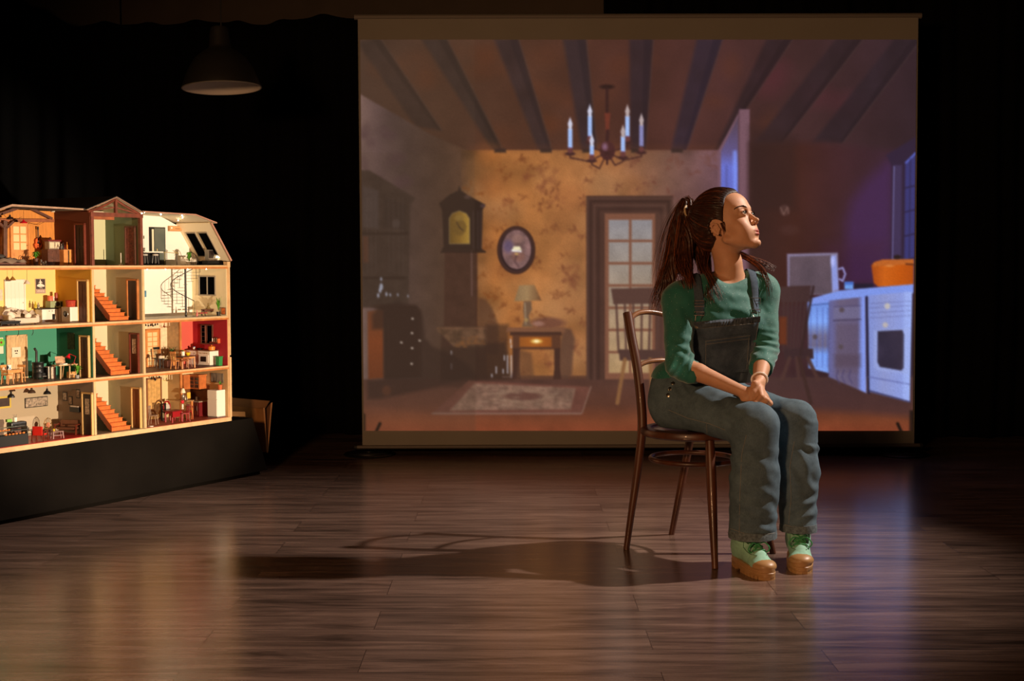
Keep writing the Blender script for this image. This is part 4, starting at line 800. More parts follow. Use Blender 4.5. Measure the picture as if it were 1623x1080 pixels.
def flat_on_side(name, label, cat, px0, px1, py0, py1, U, m, framem=None, t=0.002, fr=0.003, group=None):
    v1, z1 = vw(px0, py0, U); v0, _ = vw(px1, py0, U); _, z0 = vw((px0+px1)/2, py1, U); w, h = v1-v0, z1-z0
    e = empty(name, HP(U, (v0+v1)/2, z0), HYAW-PI/2, label, cat, group)
    if framem: pt(MB().box(-w/2, w/2, -t, 0, 0, h), 'frame', framem, e); pt(MB().box(-w/2+fr, w/2-fr, -t-0.0006, -t+0.0002, fr, h-fr), 'picture', m, e)
    else: pt(MB().box(-w/2, w/2, -t, 0, 0, h), 'sheet', m, e)
    return e, w, h

# ===== left loft
zt3 = uw(30, 331)[1]
e = item('acoustic_guitar', 'small orange acoustic guitar hanging on the boards of the left loft', 'guitar', 61, D-0.014, uw(61, 395, D-0.01)[1])
gb = MB(); q = []
for i in range(40):
    a = 2*PI*i/40; yy = 0.024-0.024*math.cos(a); ww = 0.0185*abs(math.sin(a))**0.8*(1.0 if yy < 0.024 else 0.80)*(1-0.18*math.exp(-((yy-0.029)/0.006)**2)); q.append((math.copysign(ww, math.sin(a)), yy))
gbo = gb.prism(q, -0.004, 0.004).build('soundboard', hm('orange_spruce', (216, 96, 44), 0.35), e); pt(MB().lathe([(0.0055, 0.0), (0.0055, 0.0006)], (0, -0.0042, 0.028), axis=(0, -1, 0), n=16), 'sound_hole', blk, e); pt(MB().prism([(0.004, 0.018), (0.011, 0.016), (0.012, 0.026), (0.006, 0.028)], -0.0047, -0.004), 'pickguard', blk, e); pt(MB().box(-0.007, 0.007, -0.006, -0.004, 0.0125, 0.0150), 'bridge', blk, e)
pt(MB().box(-0.0022, 0.0022, -0.006, -0.002, 0.030, 0.085), 'neck', hm('neck_brown', (84, 62, 54), 0.5), e); pt(MB().box(-0.0036, 0.0036, -0.005, -0.002, 0.085, 0.099), 'headstock', blk, e)
plant(57.5, 0.16, zA, 0.074, 0.024, 46, 'leafy green pot plant on the left loft floor below the guitar', dkwood, 0.030, 0.013, 4, 0.008)
ceiling_pendant(39.5, 0.16, zt3, uw(39, 328, .16)[1]-uw(39, 348, .16)[1], 0.0165, 0.016, hm('red_enamel', (200, 20, 36), 0.3), 'bright red dome pendant lamp in the left loft', 'dome'); ceiling_pendant(18, 0.16, zt3, uw(39, 328, .16)[1]-uw(39, 342.5, .16)[1], 0.0155, 0.020, hm('dark_bronze', (48, 30, 24), 0.4), 'dark bronze pendant lamp in the left loft beside the rafter', 'dome')
e = item('sideboard', 'dark wood sideboard with panelled doors in the left loft', 'cabinet', 84.5, 0.165, zA); pt(MB().box(-0.042, 0.042, -0.022, 0.022, 0, 0.070), 'body', dkwood, e, bev=0.001)
for i in range(3): d = pt(MB().box(-0.038+0.026*i, -0.015+0.026*i, -0.0235, -0.0218, 0.006, 0.050), 'door', dkwood, e, bev=0.0006); pt(MB().ball((-0.019+0.026*i, -0.025, 0.03), 0.0015, 6, 5), 'knob', brass, d)
for i in range(2): d = pt(MB().box(-0.038+0.039*i, -0.002+0.039*i, -0.0235, -0.0218, 0.053, 0.066), 'drawer', dkwood, e); pt(MB().ball((-0.020+0.039*i, -0.025, 0.06), 0.0015, 6, 5), 'knob', brass, d)
e = item('display_case', 'small glass-fronted case with a dark red lid on the sideboard', 'case', 84.5, 0.165, zA+0.0705); pt(MB().box(-0.030, 0.030, -0.014, 0.014, 0, 0.034), 'body', hm('case_grey', (150, 134, 116), 0.5), e); pt(MB().box(-0.026, -0.003, -0.0148, -0.0138, 0.005, 0.030).box(0.004, 0.027, -0.0148, -0.0138, 0.005, 0.030), 'pane', hm('bright_pane', (226, 206, 176), 0.2), e); pt(MB().box(-0.036, 0.034, -0.017, 0.017, 0.034, 0.041), 'lid', hm('oxblood', (110, 16, 20), 0.5), e)
solo(MB().lathe([(0.006, 0), (0.008, 0.004), (0.003, 0.008), (0.005, 0.011), (0.0, 0.011)]), 'wooden_bowl', dkwood, 'tiny wooden bowl on top of the dark red case lid', 'bowl', 81, 0.165, zA+0.1120)
solo(MB().ball((0, 0, 0.0065), 0.0065, 12, 8), 'paper_globe', whitep, 'small white globe in front of the display case', 'ornament', 93.6, 0.146, zA+0.0705)
e = item('record_cabinet', 'honey wood cabinet with a lit end beside the dark sideboard', 'cabinet', 105.5, 0.13, zA); pt(MB().box(-0.025, 0.025, -0.016, 0.016, 0, 0.069), 'body', honey, e); pt(MB().box(-0.002, 0.003, -0.0175, -0.0158, 0.004, 0.066), 'black_strip', blk, e); pt(MB().box(0.006, 0.009, -0.0175, -0.0158, 0.006, 0.064), 'beaded_strip', hm('amber_bead', (226, 170, 70), 0.4), e)
for i, (px, h, m, lb) in enumerate(((98.5, 0.024, glassy, 'clear bottle'), (101.5, 0.030, blk, 'black bottle'), (104, 0.020, hm('dark_red_glass', (110, 30, 24), 0.2), 'dark red bottle'), (107.5, 0.033, hm('amber_glass', (200, 120, 40), 0.2), 'amber bottle with sprigs'))):
    solo(MB().lathe([(0.0, 0), (0.0038, 0), (0.004, h*0.55), (0.0015, h*0.75), (0.0015, h), (0.0, h)], n=12), 'bottle', m, lb+' on the honey wood cabinet in the left loft', 'bottle', px, 0.125+0.003*i, zA+0.0695, group=None)
e = item('miniature_bed', 'low bed with rumpled grey brown duvet in the left loft', 'bed', 3, 0.09, zA); pt(MB().box(-0.11, 0.085, -0.045, 0.045, 0.0, 0.012), 'bed_frame', dkwood, e)
q = MB(); vs = []; nx_, ny_ = 28, 12
for i in range(nx_+1):
    for j_ in range(ny_+1): x = -0.115+0.205*i/nx_; y = -0.05+0.10*j_/ny_; ed = min(1, 6*min(i/nx_, 1-i/nx_), 6*min(j_/ny_, 1-j_/ny_)); vs.append((x, y, 0.012+0.016*ed**0.5+0.003*math.sin(x*120+y*60)+0.003*math.sin(y*140-x*70)))
q.add(vs, [(i*(ny_+1)+j_, (i+1)*(ny_+1)+j_, (i+1)*(ny_+1)+j_+1, i*(ny_+1)+j_+1) for i in range(nx_) for j_ in range(ny_)]); pt(q, 'duvet', hm('taupe_duvet', (134, 112, 94), 0.95, noise=0.1, nscale=60), e, True); pt(MB().ball((0.0, 0.018, 0.036), (0.030, 0.020, 0.012), 16, 10), 'pillow', hm('slate_pillow', (62, 58, 54), 0.95), e, True)
chair_small(1.5, 0.16, zA, 0.2, 'plain chair standing behind the loft bed', dkwood, h=0.088)
e = item('tiny_bicycle', 'tiny dark wire bicycle leaning on the loft wall', 'bicycle', 42, 0.215, zA+0.018)
for a in (-0.017, 0.017): pt(MB().ring((a, 0, 0.011), 0.0105, 0.0009, axis=(0, 1, 0), n=20, m=5), 'wheel', dkwood, e)
pt(MB().tube([(-0.017, 0, 0.011), (-0.004, 0, 0.026), (0.010, 0, 0.026), (0.0, 0, 0.011), (-0.004, 0, 0.026)], 0.0010, 5).tube([(0.010, 0, 0.026), (0.017, 0, 0.011)], 0.0010, 5), 'frame', dkwood, e); pt(MB().tube([(0.010, 0, 0.026), (0.011, 0, 0.033), (0.006, 0, 0.034)], 0.0009, 5), 'handlebar', dkwood, e)
for px, v, h in ((66, 0.10, 0.026), (69, 0.09, 0.016), (73, 0.10, 0.020)): solo(MB().lathe([(0.0, 0), (0.006, 0), (0.007, h*0.3), (0.003, h*0.55), (0.005, h*0.8), (0.002, h), (0, h)], n=14), 'chrome_ornament', steel, {0.026: 'tallest', 0.016: 'shortest', 0.020: 'middle-sized'}[h]+' shiny chrome ornament on the left loft floor', 'ornament', px, v, zA)
hpart(MB().tube([(uw(34, 344, .1)[0], 0.1, uw(34, 344, .1)[1]), (uw(22, 350, .2)[0], 0.2, uw(22, 350, .2)[1])], 0.0008, 5), 'cable', blk); hpart(MB().tube([(uw(x, y, .22)[0], 0.22, uw(x, y, .22)[1]) for x, y in ((46, 353), (54, 355.5), (62, 356), (70, 352))], 0.0008, 5), 'cable', blk)
# ===== middle loft
e = item('thin_post', 'thin white post standing in the middle loft', 'post', 192.2, 0.10, zA); pt(MB().cbox(0, 0, 0.028, 0.003, 0.003, 0.056), 'upright', whitep, e); pt(MB().box(-0.008, 0.008, -0.006, 0.006, 0, 0.003), 'foot', whitep, e)
# ===== right loft
e = item('bar_counter', 'dark bar counter with white top in the right loft', 'counter', 239, 0.10, zA); pt(MB().box(-0.050, 0.052, -0.004, 0.018, 0, 0.058), 'body', blk, e); pt(MB().box(-0.056, 0.064, -0.018, 0.022, 0.058, 0.064), 'worktop', whitep, e)
for i, px in enumerate((230, 247)):
    e = item('bar_stool', ('black bar stool at the left of the loft counter', 'black bar stool at the right of the loft counter')[i], 'stool', px, 0.070, zA, group=None); pt(MB().lathe([(0.0, 0.044), (0.014, 0.044), (0.015, 0.047), (0.013, 0.051), (0, 0.052)], n=20), 'seat', hm('grey_seat', (190, 180, 168), 0.6), e, True)
    for a in range(4): pt(MB().tube([(0.010*math.cos(a*PI/2+.7), 0.010*math.sin(a*PI/2+.7), 0.045), (0.016*math.cos(a*PI/2+.7), 0.016*math.sin(a*PI/2+.7), 0)], 0.0014, 6), 'leg', hm('gunmetal', (70, 66, 62), 0.35, metal=0.6), e)
for i, px in enumerate((222.5, 227.5)):
    e = item('tall_vase', ('left tall vase with dried stalk on the loft counter', 'right tall vase with dried stalk on the loft counter')[i], 'vase', px+1.5, 0.12, zA+0.0645); pt(MB().lathe([(0.0, 0), (0.005, 0), (0.0055, 0.012), (0.004, 0.015), (0, 0.015)], n=12), 'vase_body', hm('grey_vase', (130, 124, 112), 0.4), e, True); pt(MB().tube([(0, 0, 0.014), (0.0005, 0, 0.060)], 0.0006, 5), 'stalk', grey, e); pt(MB().ball((0.0005, 0, 0.066), (0.003, 0.003, 0.009), 8, 6), 'seed_head', hm('olive', (110, 96, 50), 0.8), e)
solo(MB().tube([(0, 0, 0), (0, 0, 0.012), (-0.004, -0.003, 0.014)], 0.001, 6), 'tap', brass, 'tiny brass tap on the loft counter', 'tap', 250, 0.105, zA+0.0645)
e, w_, h_ = flat_on_back('air_conditioner', 'tan wall air conditioner unit in the right loft', 'air conditioner', 266, 289.5, 358.5, 367, hm('tan_plastic', (200, 146, 96), 0.5), None, v=D-0.006); e.children[0].name = 'back_plate'; pt(MB().box(-w_/2, w_/2, -0.014, -0.001, 0.003, h_), 'casing', hm('tan_plastic', (200, 146, 96), 0.5), e, bev=0.002); pt(MB().box(-0.012, 0.016, -0.0148, -0.0138, h_*0.45, h_*0.55), 'slot', dkwood, e); pt(MB().box(-w_*0.42, -w_*0.34, -0.0148, -0.0138, h_*0.5, h_*0.8), 'sticker', white, e)
e = item('loft_railing', 'pale handrail around the loft stair opening', 'railing', 275, 0.155, zA)
pt(MB().tube([(-0.030, 0.03, 0.062), (0.012, -0.005, 0.057), (0.022, -0.012, 0.056), (0.008, 0.01, 0.070)], 0.0018, 6), 'handrail', hm('olive_rail', (170, 150, 96), 0.5), e); pt(MB().cbox(0.016, -0.008, 0.028, 0.0035, 0.0035, 0.056), 'post', steel, e); pt(MB().cbox(-0.028, 0.028, 0.030, 0.002, 0.002, 0.060), 'post', hm('olive_rail', (170, 150, 96)), e)
e = item('curved_handrail', 'curved black handrail arriving at the top of the spiral stair', 'railing', 309, 0.10, zA); hr = bez((-0.020, 0.010, 0.062), (-0.005, 0.0, 0.060), (0.012, -0.008, 0.045), (0.014, -0.012, 0.004), 10); pt(MB().tube(hr, 0.0015, 6), 'handrail', blk, e)
for i in (1, 3, 5, 7, 9): pt(MB().tube([hr[i], (hr[i].x, hr[i].y, 0)], 0.0008, 5), 'baluster', blk, e)
e = item('white_armchair', 'white armchair standing behind the curved handrail in the loft', 'armchair', 300, 0.165, zA); pt(MB().box(-0.030, 0.030, -0.020, 0.020, 0.003, 0.022), 'seat', whitep, e, bev=0.003); pt(MB().box(-0.034, 0.034, 0.014, 0.026, 0.003, 0.040), 'backrest', whitep, e, bev=0.003); pt(MB().box(-0.036, -0.028, -0.018, 0.022, 0.003, 0.030), 'armrest', whitep, e, bev=0.002); pt(MB().box(0.028, 0.036, -0.018, 0.022, 0.003, 0.030), 'armrest', whitep, e, bev=0.002)
plant(300.5, 0.125, zA, 0.080, 0.022, 34, 'bright green leafy plant in front of the white loft armchair', whitep, 0.012, 0.009, 8, 0.010)
e = item('low_black_bench', 'long low black media bench under the skylights', 'bench', 338, 0.075, zA); pt(MB().box(-0.055, 0.058, -0.018, 0.018, 0.002, 0.020), 'body', blk, e); pt(MB().box(-0.058, 0.060, -0.020, 0.020, 0.020, 0.022), 'top_board', hm('black_brown_wood', (44, 26, 18)), e)
e = item('television', 'boxy silver television on the black loft bench', 'television', 333, 0.085, zA+0.0225, 0.15); pt(MB().box(-0.024, 0.024, -0.010, 0.012, 0.005, 0.052), 'casing', steel, e, bev=0.002); pt(MB().box(-0.020, 0.020, -0.0108, -0.0098, 0.011, 0.047), 'screen', hm('dark_screen', (40, 32, 30), 0.1), e); pt(MB().box(-0.020, 0.020, -0.012, 0.012, 0, 0.005), 'stand', steel, e)
def glow(name, col, s): return mat(name, (0.9, 0.8, 0.6), 0.5, emit=(col, s))
e = item('glowing_table_lamp', 'small glowing white table lamp on the loft bench end', 'lamp', 346.5, 0.075, zA+0.0225); pt(MB().lathe([(0.0, 0), (0.006, 0), (0.006, 0.002), (0.0018, 0.004), (0.0018, 0.012), (0, 0.012)], n=14), 'base', whitep, e, True); pt(MB().lathe([(0.014, 0.012), (0.0095, 0.024), (0.003, 0.028), (0, 0.028)], n=20), 'lamp_shade', glow('lit_shade', (1, 0.86, 0.62), 3.0), e, True)
# bulbs of the light chains
bm_ = glow('warm_led', (1.0, 0.80, 0.48), 60.0)
for i, (px, py) in enumerate(((225.0, 338.5), (228.2, 337.5), (255, 340), (288.5, 342.0), (289, 345.5), (282.3, 349.5), (316.5, 349.5))):
    v = (0.004, 0.004, 0.03, 0.02, 0.10, 0.16, 0.08)[i]; u, w = uw(px, py, v); e = MB().ball((0, 0, 0), 0.0026, 10, 8).build('string_light', bm_); e.location = HP(u, v, w)
    tag(e, ('left of the two bulbs at the loft corner by the gable', 'right of the two bulbs at the loft corner by the gable', 'glowing bulb above the loft glass door', 'smallest bulb just under the roof edge of the right loft', 'glowing bulb above the air conditioner near the roof edge', 'glowing bulb hanging lowest above the air conditioner', 'glowing bulb above the skylights of the right loft')[i], 'light bulb')
for i, px in enumerate((233, 262.5, 297, 327)):
    v = 0.012; u, w = uw(px, 424.5, v); e = MB().ball((0, 0, 0), 0.0022, 10, 8).build('string_light', bm_); e.location = HP(u, v, FL[3]-TH-0.0065); tag(e, ('first', 'second', 'third', 'last')[i]+' glowing bulb from the left on the ceiling of the spiral stair room', 'light bulb')
# ===== spiral stair room
z = FL[2]; e = item('spiral_staircase', 'black metal spiral staircase in the bright white room', 'staircase', 294, 0.115, z); pt(MB().tube([(0, 0, 0), (0, 0, 0.234)], 0.0052, 12), 'column', blk, e, True)
R_ = 0.070; ns = 14; rail = []
for i in range(ns):
    a = -PI*0.55-2*PI*0.86*i/(ns-1); zz = 0.018+0.0150*i; pt(MB().add([(0, 0, zz), (R_*math.cos(a-0.17), R_*math.sin(a-0.17), zz), (R_*math.cos(a+0.17), R_*math.sin(a+0.17), zz), (0, 0, zz+0.0014), (R_*math.cos(a-0.17), R_*math.sin(a-0.17), zz+0.0014), (R_*math.cos(a+0.17), R_*math.sin(a+0.17), zz+0.0014)], [(0, 2, 1), (3, 4, 5), (0, 1, 4, 3), (1, 2, 5, 4), (2, 0, 3, 5)]), 'tread', blk, e)
    p = Vector((R_*math.cos(a), R_*math.sin(a), zz)); pt(MB().tube([p, p+Vector((0, 0, min(0.058, 0.231-zz)))], 0.0010, 5), 'baluster', blk, e); rail.append(p+Vector((0, 0, 0.058)))
pt(MB().tube([p for p in spline(rail, 4) if p.z < 0.230], 0.0020, 6), 'handrail', blk, e)
table_small(329, 0.10, z, 0.070, 0.026, 0.032, 'dark low altar table by the side wall of the spiral stair room', dkwood, rot=0.0)
solo(MB().lathe([(0.0, 0), (0.011, 0.0), (0.012, 0.004), (0.007, 0.008), (0.0065, 0.014), (0.003, 0.018), (0.0042, 0.022), (0.0035, 0.026), (0.001, 0.031), (0, 0.031)], n=16), 'seated_figurine', hm('old_bronze', (120, 96, 48), 0.5), 'small bronze seated figurine on the dark low table', 'figurine', 329.5, 0.10, z+0.0325)
for i, px in enumerate((317.5, 324.5)):
    e = item('cushioned_stool', ('left low black stool with red cushion', 'right low black stool with red cushion')[i]+' in the spiral stair room', 'stool', px, 0.045, z); pt(MB().box(-0.010, 0.010, -0.008, 0.008, 0.014, 0.019), 'cushion', hm('dusty_red', (160, 50, 50), 0.8), e, bev=0.001)
    for a in (-1, 1): pt(MB().ring((a*0.005, 0, 0.0), 0.0042, 0.0012, axis=(0, 1, 0), n=12, m=5, a0=0, a1=PI, Ry=0.013), 'leg_frame', blk, e)
solo(MB().lathe([(0.0, 0), (0.005, 0), (0.0055, 0.010), (0.002, 0.022), (0.0022, 0.032), (0, 0.032)], n=14), 'pink_bottle', hm('rose_glass', (206, 110, 104), 0.3), 'rose pink bottle on the floor beside the cushioned stools', 'bottle', 311.5, 0.05, z); solo(MB().lathe([(0, 0), (0.008, 0.001), (0.009, 0.003), (0, 0.0025)], n=20), 'white_dish', whitep, 'small white dish on the floor near the spiral stair', 'dish', 306.5, 0.09, z)
plant(345.5, 0.030, z, 0.092, 0.022, 26, 'tall green plant in black pot in the spiral stair room', blk, 0.020, 0.010, 15, 0.0075, up=0.9); e, w_, h_ = flat_on_side('orange_picture', 'picture with orange blossoms leaning on the wall by the black pot', 'picture', 351, 357.5, 487.5, 499, W3-0.012, hm('orange_blossom', (206, 110, 50), 0.7, noise=0.5, nscale=90), dkwood)
flat_on_back('small_blue_poster', 'small blue poster low on the white wall of the spiral stair room', 'poster', 227.8, 231.8, 461, 471, hm('blue_print', (70, 130, 160), 0.7, noise=0.4, nscale=60), v=D-0.0055)
# ===== yellow room
z = FL[2]
pe, w_, h_ = flat_on_back('ballerina_poster', 'black and white poster of a figure in a white dress on the yellow wall', 'poster', 55.7, 71.8, 442, 465.5, hm('poster_pink_grey', (176, 148, 132), 0.7))
pt(MB().box(-w_*0.44, w_*0.44, -0.0014, -0.0008, h_*0.30, h_*0.97), 'dark_field', hm('poster_dark', (60, 48, 44), 0.7), pe)
pt(MB().ball((-0.001, -0.0014, h_*0.89), (0.0028, 0.0003, 0.0036), 14, 8).prism([(-0.0065, h_*0.80), (-0.002, h_*0.83), (0.002, h_*0.83), (0.006, h_*0.80), (0.010, h_*0.70), (0.0085, h_*0.69), (0.003, h_*0.76), (0.0025, h_*0.68), (0.019, h_*0.56), (0.021, h_*0.48), (0.013, h_*0.44), (0.004, h_*0.47), (-0.005, h_*0.43), (-0.014, h_*0.46), (-0.020, h_*0.51), (-0.018, h_*0.58), (-0.003, h_*0.68), (-0.004, h_*0.76), (-0.009, h_*0.69), (-0.0105, h_*0.70)], -0.0018, -0.0013).prism([(-0.004, h_*0.44), (-0.001, h_*0.45), (-0.0015, h_*0.34), (-0.003, h_*0.34)], -0.0018, -0.0013).prism([(0.001, h_*0.46), (0.004, h_*0.46), (0.008, h_*0.35), (0.006, h_*0.34)], -0.0018, -0.0013), 'dancer', hm('poster_white', (236, 224, 206), 0.7), pe)
def text(s, size, loc, m, par, name='lettering'):
    c = bpy.data.curves.new(name, 'FONT'); c.body = s; c.size = size; c.extrude = 0.0002; c.align_x = 'CENTER'; c.materials.append(m)
    o = bpy.data.objects.new(name, c); COL.objects.link(o); dg = bpy.context.evaluated_depsgraph_get(); me = bpy.data.meshes.new_from_object(o.evaluated_get(dg)); me.name = name
    bpy.data.objects.remove(o); o = bpy.data.objects.new(name, me); COL.objects.link(o); o.parent = par; o.location = loc; o.rotation_euler = (PI/2, 0, 0); return o
text('VENICE', 0.0118, (0, -0.0012, h_*0.10), hm('poster_white', (236, 224, 206)), pe)
e = item('miniature_sofa', 'white sofa heaped with pillows and a rumpled throw in the yellow room', 'sofa', 30, 0.075, z)
pt(MB().box(-0.066, 0.066, -0.030, 0.030, 0.006, 0.028), 'seat', cushion, e, bev=0.004); pt(MB().prism([(-0.066, 0.02), (0.066, 0.02), (0.064, 0.052), (0.04, 0.060), (-0.02, 0.072), (-0.055, 0.064), (-0.066, 0.05)], 0.022, 0.036), 'backrest', cushion, e, bev=0.003)
for a in (-1, 1): pt(MB().box(-0.009+a*0.068, 0.009+a*0.068, -0.031, 0.032, 0.006, 0.042), 'armrest', cushion, e, bev=0.006); pt(MB().tube([(a*0.06, -0.022, 0.006), (a*0.06, -0.022, 0)], 0.003, 6), 'foot', dkwood, e)
for i, (x, y, zz, rr, qz) in enumerate(((-0.045, -0.004, 0.040, 0.020, 0.5), (0.038, -0.006, 0.038, 0.018, -0.4))): pt(MB().ball((x, y, zz), (rr, 0.008, rr*0.8), 14, 10, Quaternion((0, 1, 0), qz)), 'pillow', hm('pale_pillow', (222, 206, 186), 0.9), e, True)
q = MB(); vs = []
for i in range(25):
    for j_ in range(11): x = -0.03+0.115*i/24; y = -0.034+0.066*j_/10; vs.append((x, y, 0.052+0.006*math.sin(i*0.9+j_*0.7)+0.004*math.sin(j_*1.6)-(0.036*max(0, (i-16)/8)**1.5 if j_ < 6 else 0.01*max(0, (i-16)/8))))
pt(q.add(vs, [(i*11+j_, (i+1)*11+j_, (i+1)*11+j_+1, i*11+j_+1) for i in range(24) for j_ in range(10)]), 'throw', cushion, e, True)
table_small(12, 0.022, z, 0.100, 0.030, 0.020, 'low black coffee table in front of the white sofa', blk, name='low_black_table'); solo(MB().lathe([(0, 0), (0.012, 0.001), (0.016, 0.004), (0, 0.003)], n=18), 'dark_tray', hm('tray_olive', (70, 56, 30), 0.5), 'round dark tray on the low black coffee table', 'tray', 7, 0.022, z+0.0205)
ceiling_pendant(20.3, 0.10, FL[3]-TH-0.004, 0.046, 0.0135, 0.017, hm('gold_shade', (150, 110, 44), 0.5), 'gold cone pendant lamp in the yellow room'); ceiling_pendant(42.8, 0.10, FL[3]-TH-0.004, 0.062, 0.0150, 0.018, hm('white_shade', (216, 204, 186), 0.5), 'white cone pendant lamp in the yellow room')
e = item('miniature_cooker', 'white cooker with black hob behind the sofa in the yellow room', 'cooker', 76, 0.200, z); pt(MB().box(-0.052, 0.030, -0.022, 0.022, 0.0, 0.056), 'body', whitep, e); pt(MB().box(-0.062, 0.036, -0.025, 0.022, 0.056, 0.061), 'hob', blk, e); pt(MB().box(0.002, 0.016, -0.0232, -0.022, 0.010, 0.034), 'oven_window', blk, e)
for i in range(3): pt(MB().ball((-0.014+0.016*i, -0.0235, 0.048), 0.0022, 8, 6), 'knob', grey, e)
e = item('dishwasher', 'grey dishwasher between cooker and washing machine', 'dishwasher', 95.5, 0.185, z); pt(MB().box(-0.020, 0.034, -0.022, 0.022, 0, 0.058), 'body', hm('warm_steel', (160, 138, 110), 0.4), e); pt(MB().box(0.000, 0.006, -0.024, -0.022, 0.018, 0.042), 'handle', dkwood, e)
e = item('washing_machine', 'front-loading washing machine beside the brown door of the yellow room', 'washing machine', 110, 0.105, z); pt(MB().box(-0.022, 0.026, -0.028, 0.028, 0, 0.066), 'body', whitep, e, bev=0.001); pt(MB().box(-0.0232, -0.0218, -0.027, 0.027, 0.001, 0.065), 'front_panel', hm('warm_steel', (160, 138, 110)), e); d = pt(MB().ring((-0.024, 0, 0.036), 0.015, 0.0022, axis=(1, 0, 0), n=28, m=8), 'door_ring', steel, e, True); pt(MB().lathe([(0.014, 0), (0.008, 0.003), (0, 0.004)], (-0.0235, 0, 0.036), axis=(-1, 0, 0), n=24), 'porthole', hm('dark_screen', (40, 32, 30)), d, True)
e = item('red_basket', 'red woven basket on top of the washing machine', 'basket', 111.5, 0.105, z+0.0665); pt(MB().lathe([(0.0, 0), (0.019, 0), (0.022, 0.028), (0.020, 0.028), (0.018, 0.003), (0, 0.003)], n=20), 'basket_body', hm('red_wicker', (176, 62, 40), 0.8, noise=0.5, nscale=260), e, True); pt(MB().ring((0, 0, 0.028), 0.0215, 0.0018, n=24, m=6), 'rim', redp, e, True)
e = item('microwave_oven', 'pale green microwave oven on the black hob worktop', 'microwave', 83, 0.200, z+0.0615); pt(MB().box(-0.026, 0.040, -0.018, 0.018, 0, 0.030), 'casing', hm('mint_grey', (150, 160, 118), 0.5), e, bev=0.002); pt(MB().lathe([(0.0, 0), (0.013, 0.0), (0.013, 0.001), (0, 0.0012)], (0.012, -0.018, 0.016), axis=(0, -1, 0), n=24, sx=1.0, sy=0.75), 'door_window', blk, e); pt(MB().box(0.027, 0.037, -0.0188, -0.018, 0.004, 0.026), 'control_panel', blk, e)
for px, r, h, m, lb in ((79, 0.0115, 0.022, hm('coral_enamel', (224, 110, 76), 0.4), 'coral pink storage pot'), (84, 0.006, 0.020, hm('white_shade', (216, 204, 186)), 'slim cream storage pot'), (88.6, 0.0075, 0.036, hm('rust_red', (150, 50, 26), 0.4), 'tall rust red canister')): solo(MB().lathe([(0.0, 0), (r, 0), (r, h*0.9), (r*0.9, h), (0, h)], n=18), 'storage_pot', m, lb+' on the green microwave', 'pot', px, 0.200, z+0.092)
for px, m, h, lb in ((46, hm('olive_oil', (190, 170, 40), 0.2), 0.030, 'yellow oil bottle'), (50.5, hm('label_bottle', (150, 140, 120), 0.3, noise=0.5, nscale=120), 0.025, 'shorter bottle with blue label')): solo(MB().lathe([(0.0, 0), (0.0058, 0), (0.006, h*0.55), (0.0025, h*0.75), (0.0025, h), (0, h)], n=14), 'bottle', m, lb+' at the end of the hob in the yellow room', 'bottle', px+9.5, 0.195, z+0.0615)
flat_on_back('notice_sheet', 'white printed sheet on the yellow wall left of the white door', 'poster', -4, 3.8, 459, 476.5, hm('poster_grey', (210, 196, 176), 0.7, noise=0.2, nscale=90)); e = item('side_crate', 'dark wooden crate at the far left of the yellow room', 'crate', 1, 0.10, z); pt(MB().box(-0.02, 0.016, -0.015, 0.015, 0, 0.040), 'body', dkwood, e); pt(MB().box(-0.012, 0.008, -0.0165, -0.0148, 0.010, 0.026), 'front_panel', hm('tray_olive', (70, 56, 30)), e)
# ===== teal room
z = FL[1]
e, w_, h_ = flat_on_back('door_notice', 'white notice sheet pinned on the pale panelled door', 'notice', 18.5, 32.5, 551, 566.5, hm('paper', (232, 216, 190), 0.8), v=D-0.0125); pt(MB().box(-0.008, -0.002, -0.0012, -0.0008, h_*0.55, h_*0.70).box(0.002, 0.008, -0.0012, -0.0008, h_*0.55, h_*0.70).box(-0.006, 0.006, -0.0012, -0.0008, h_*0.34, h_*0.42), 'printed_marks', blk, e)
flat_on_back('green_disc_poster', 'white poster with a green disc at the left edge of the teal wall', 'poster', -8, 4.8, 536, 561, hm('paper', (232, 216, 190))); e, w_, h_ = [(o, 0, 0) for o in scene.objects if o.name.startswith('green_disc_poster')][-1]; pt(MB().lathe([(0, 0), (0.017, 0), (0.017, 0.0005), (0, 0.0005)], (0.010, -0.0009, 0.048), axis=(0, -1, 0), n=28), 'green_disc', hm('disc_green', (110, 190, 60), 0.6), e); pt(MB().lathe([(0, 0), (0.005, 0), (0.005, 0.0005), (0, 0.0005)], (0.010, -0.0015, 0.048), axis=(0, -1, 0), n=20), 'dark_centre', redp, e)
e = item('barrel_stove', 'black barrel stove with tall flue pipe in the teal room', 'stove', 57.5, 0.155, z)
pt(MB().lathe([(0.0, 0.006), (0.024, 0.006), (0.025, 0.010), (0.024, 0.026), (0.0252, 0.028), (0.024, 0.030), (0.024, 0.048), (0.0252, 0.050), (0.024, 0.052), (0.025, 0.068), (0.027, 0.070), (0.026, 0.073), (0, 0.073)], n=32), 'drum', blk, e, True); pt(MB().tube([(-0.004, 0.004, 0.073), (-0.004, 0.004, 0.120), (-0.008, 0.012, 0.134)], 0.0052, 14), 'flue_pipe', blk, e, True); pt(MB().box(0.002, 0.018, -0.0262, -0.020, 0.014, 0.026), 'fire_door', hm('soot', (10, 9, 9), 0.8), e); pt(MB().box(0.0, 0.020, -0.030, -0.022, 0.010, 0.013), 'ash_shelf', steel, e)
for a in (0.8, 2.4, 3.9, 5.5): pt(MB().tube([(0.018*math.cos(a), 0.018*math.sin(a), 0.008), (0.021*math.cos(a), 0.021*math.sin(a), 0)], 0.002, 6), 'foot', blk, e)
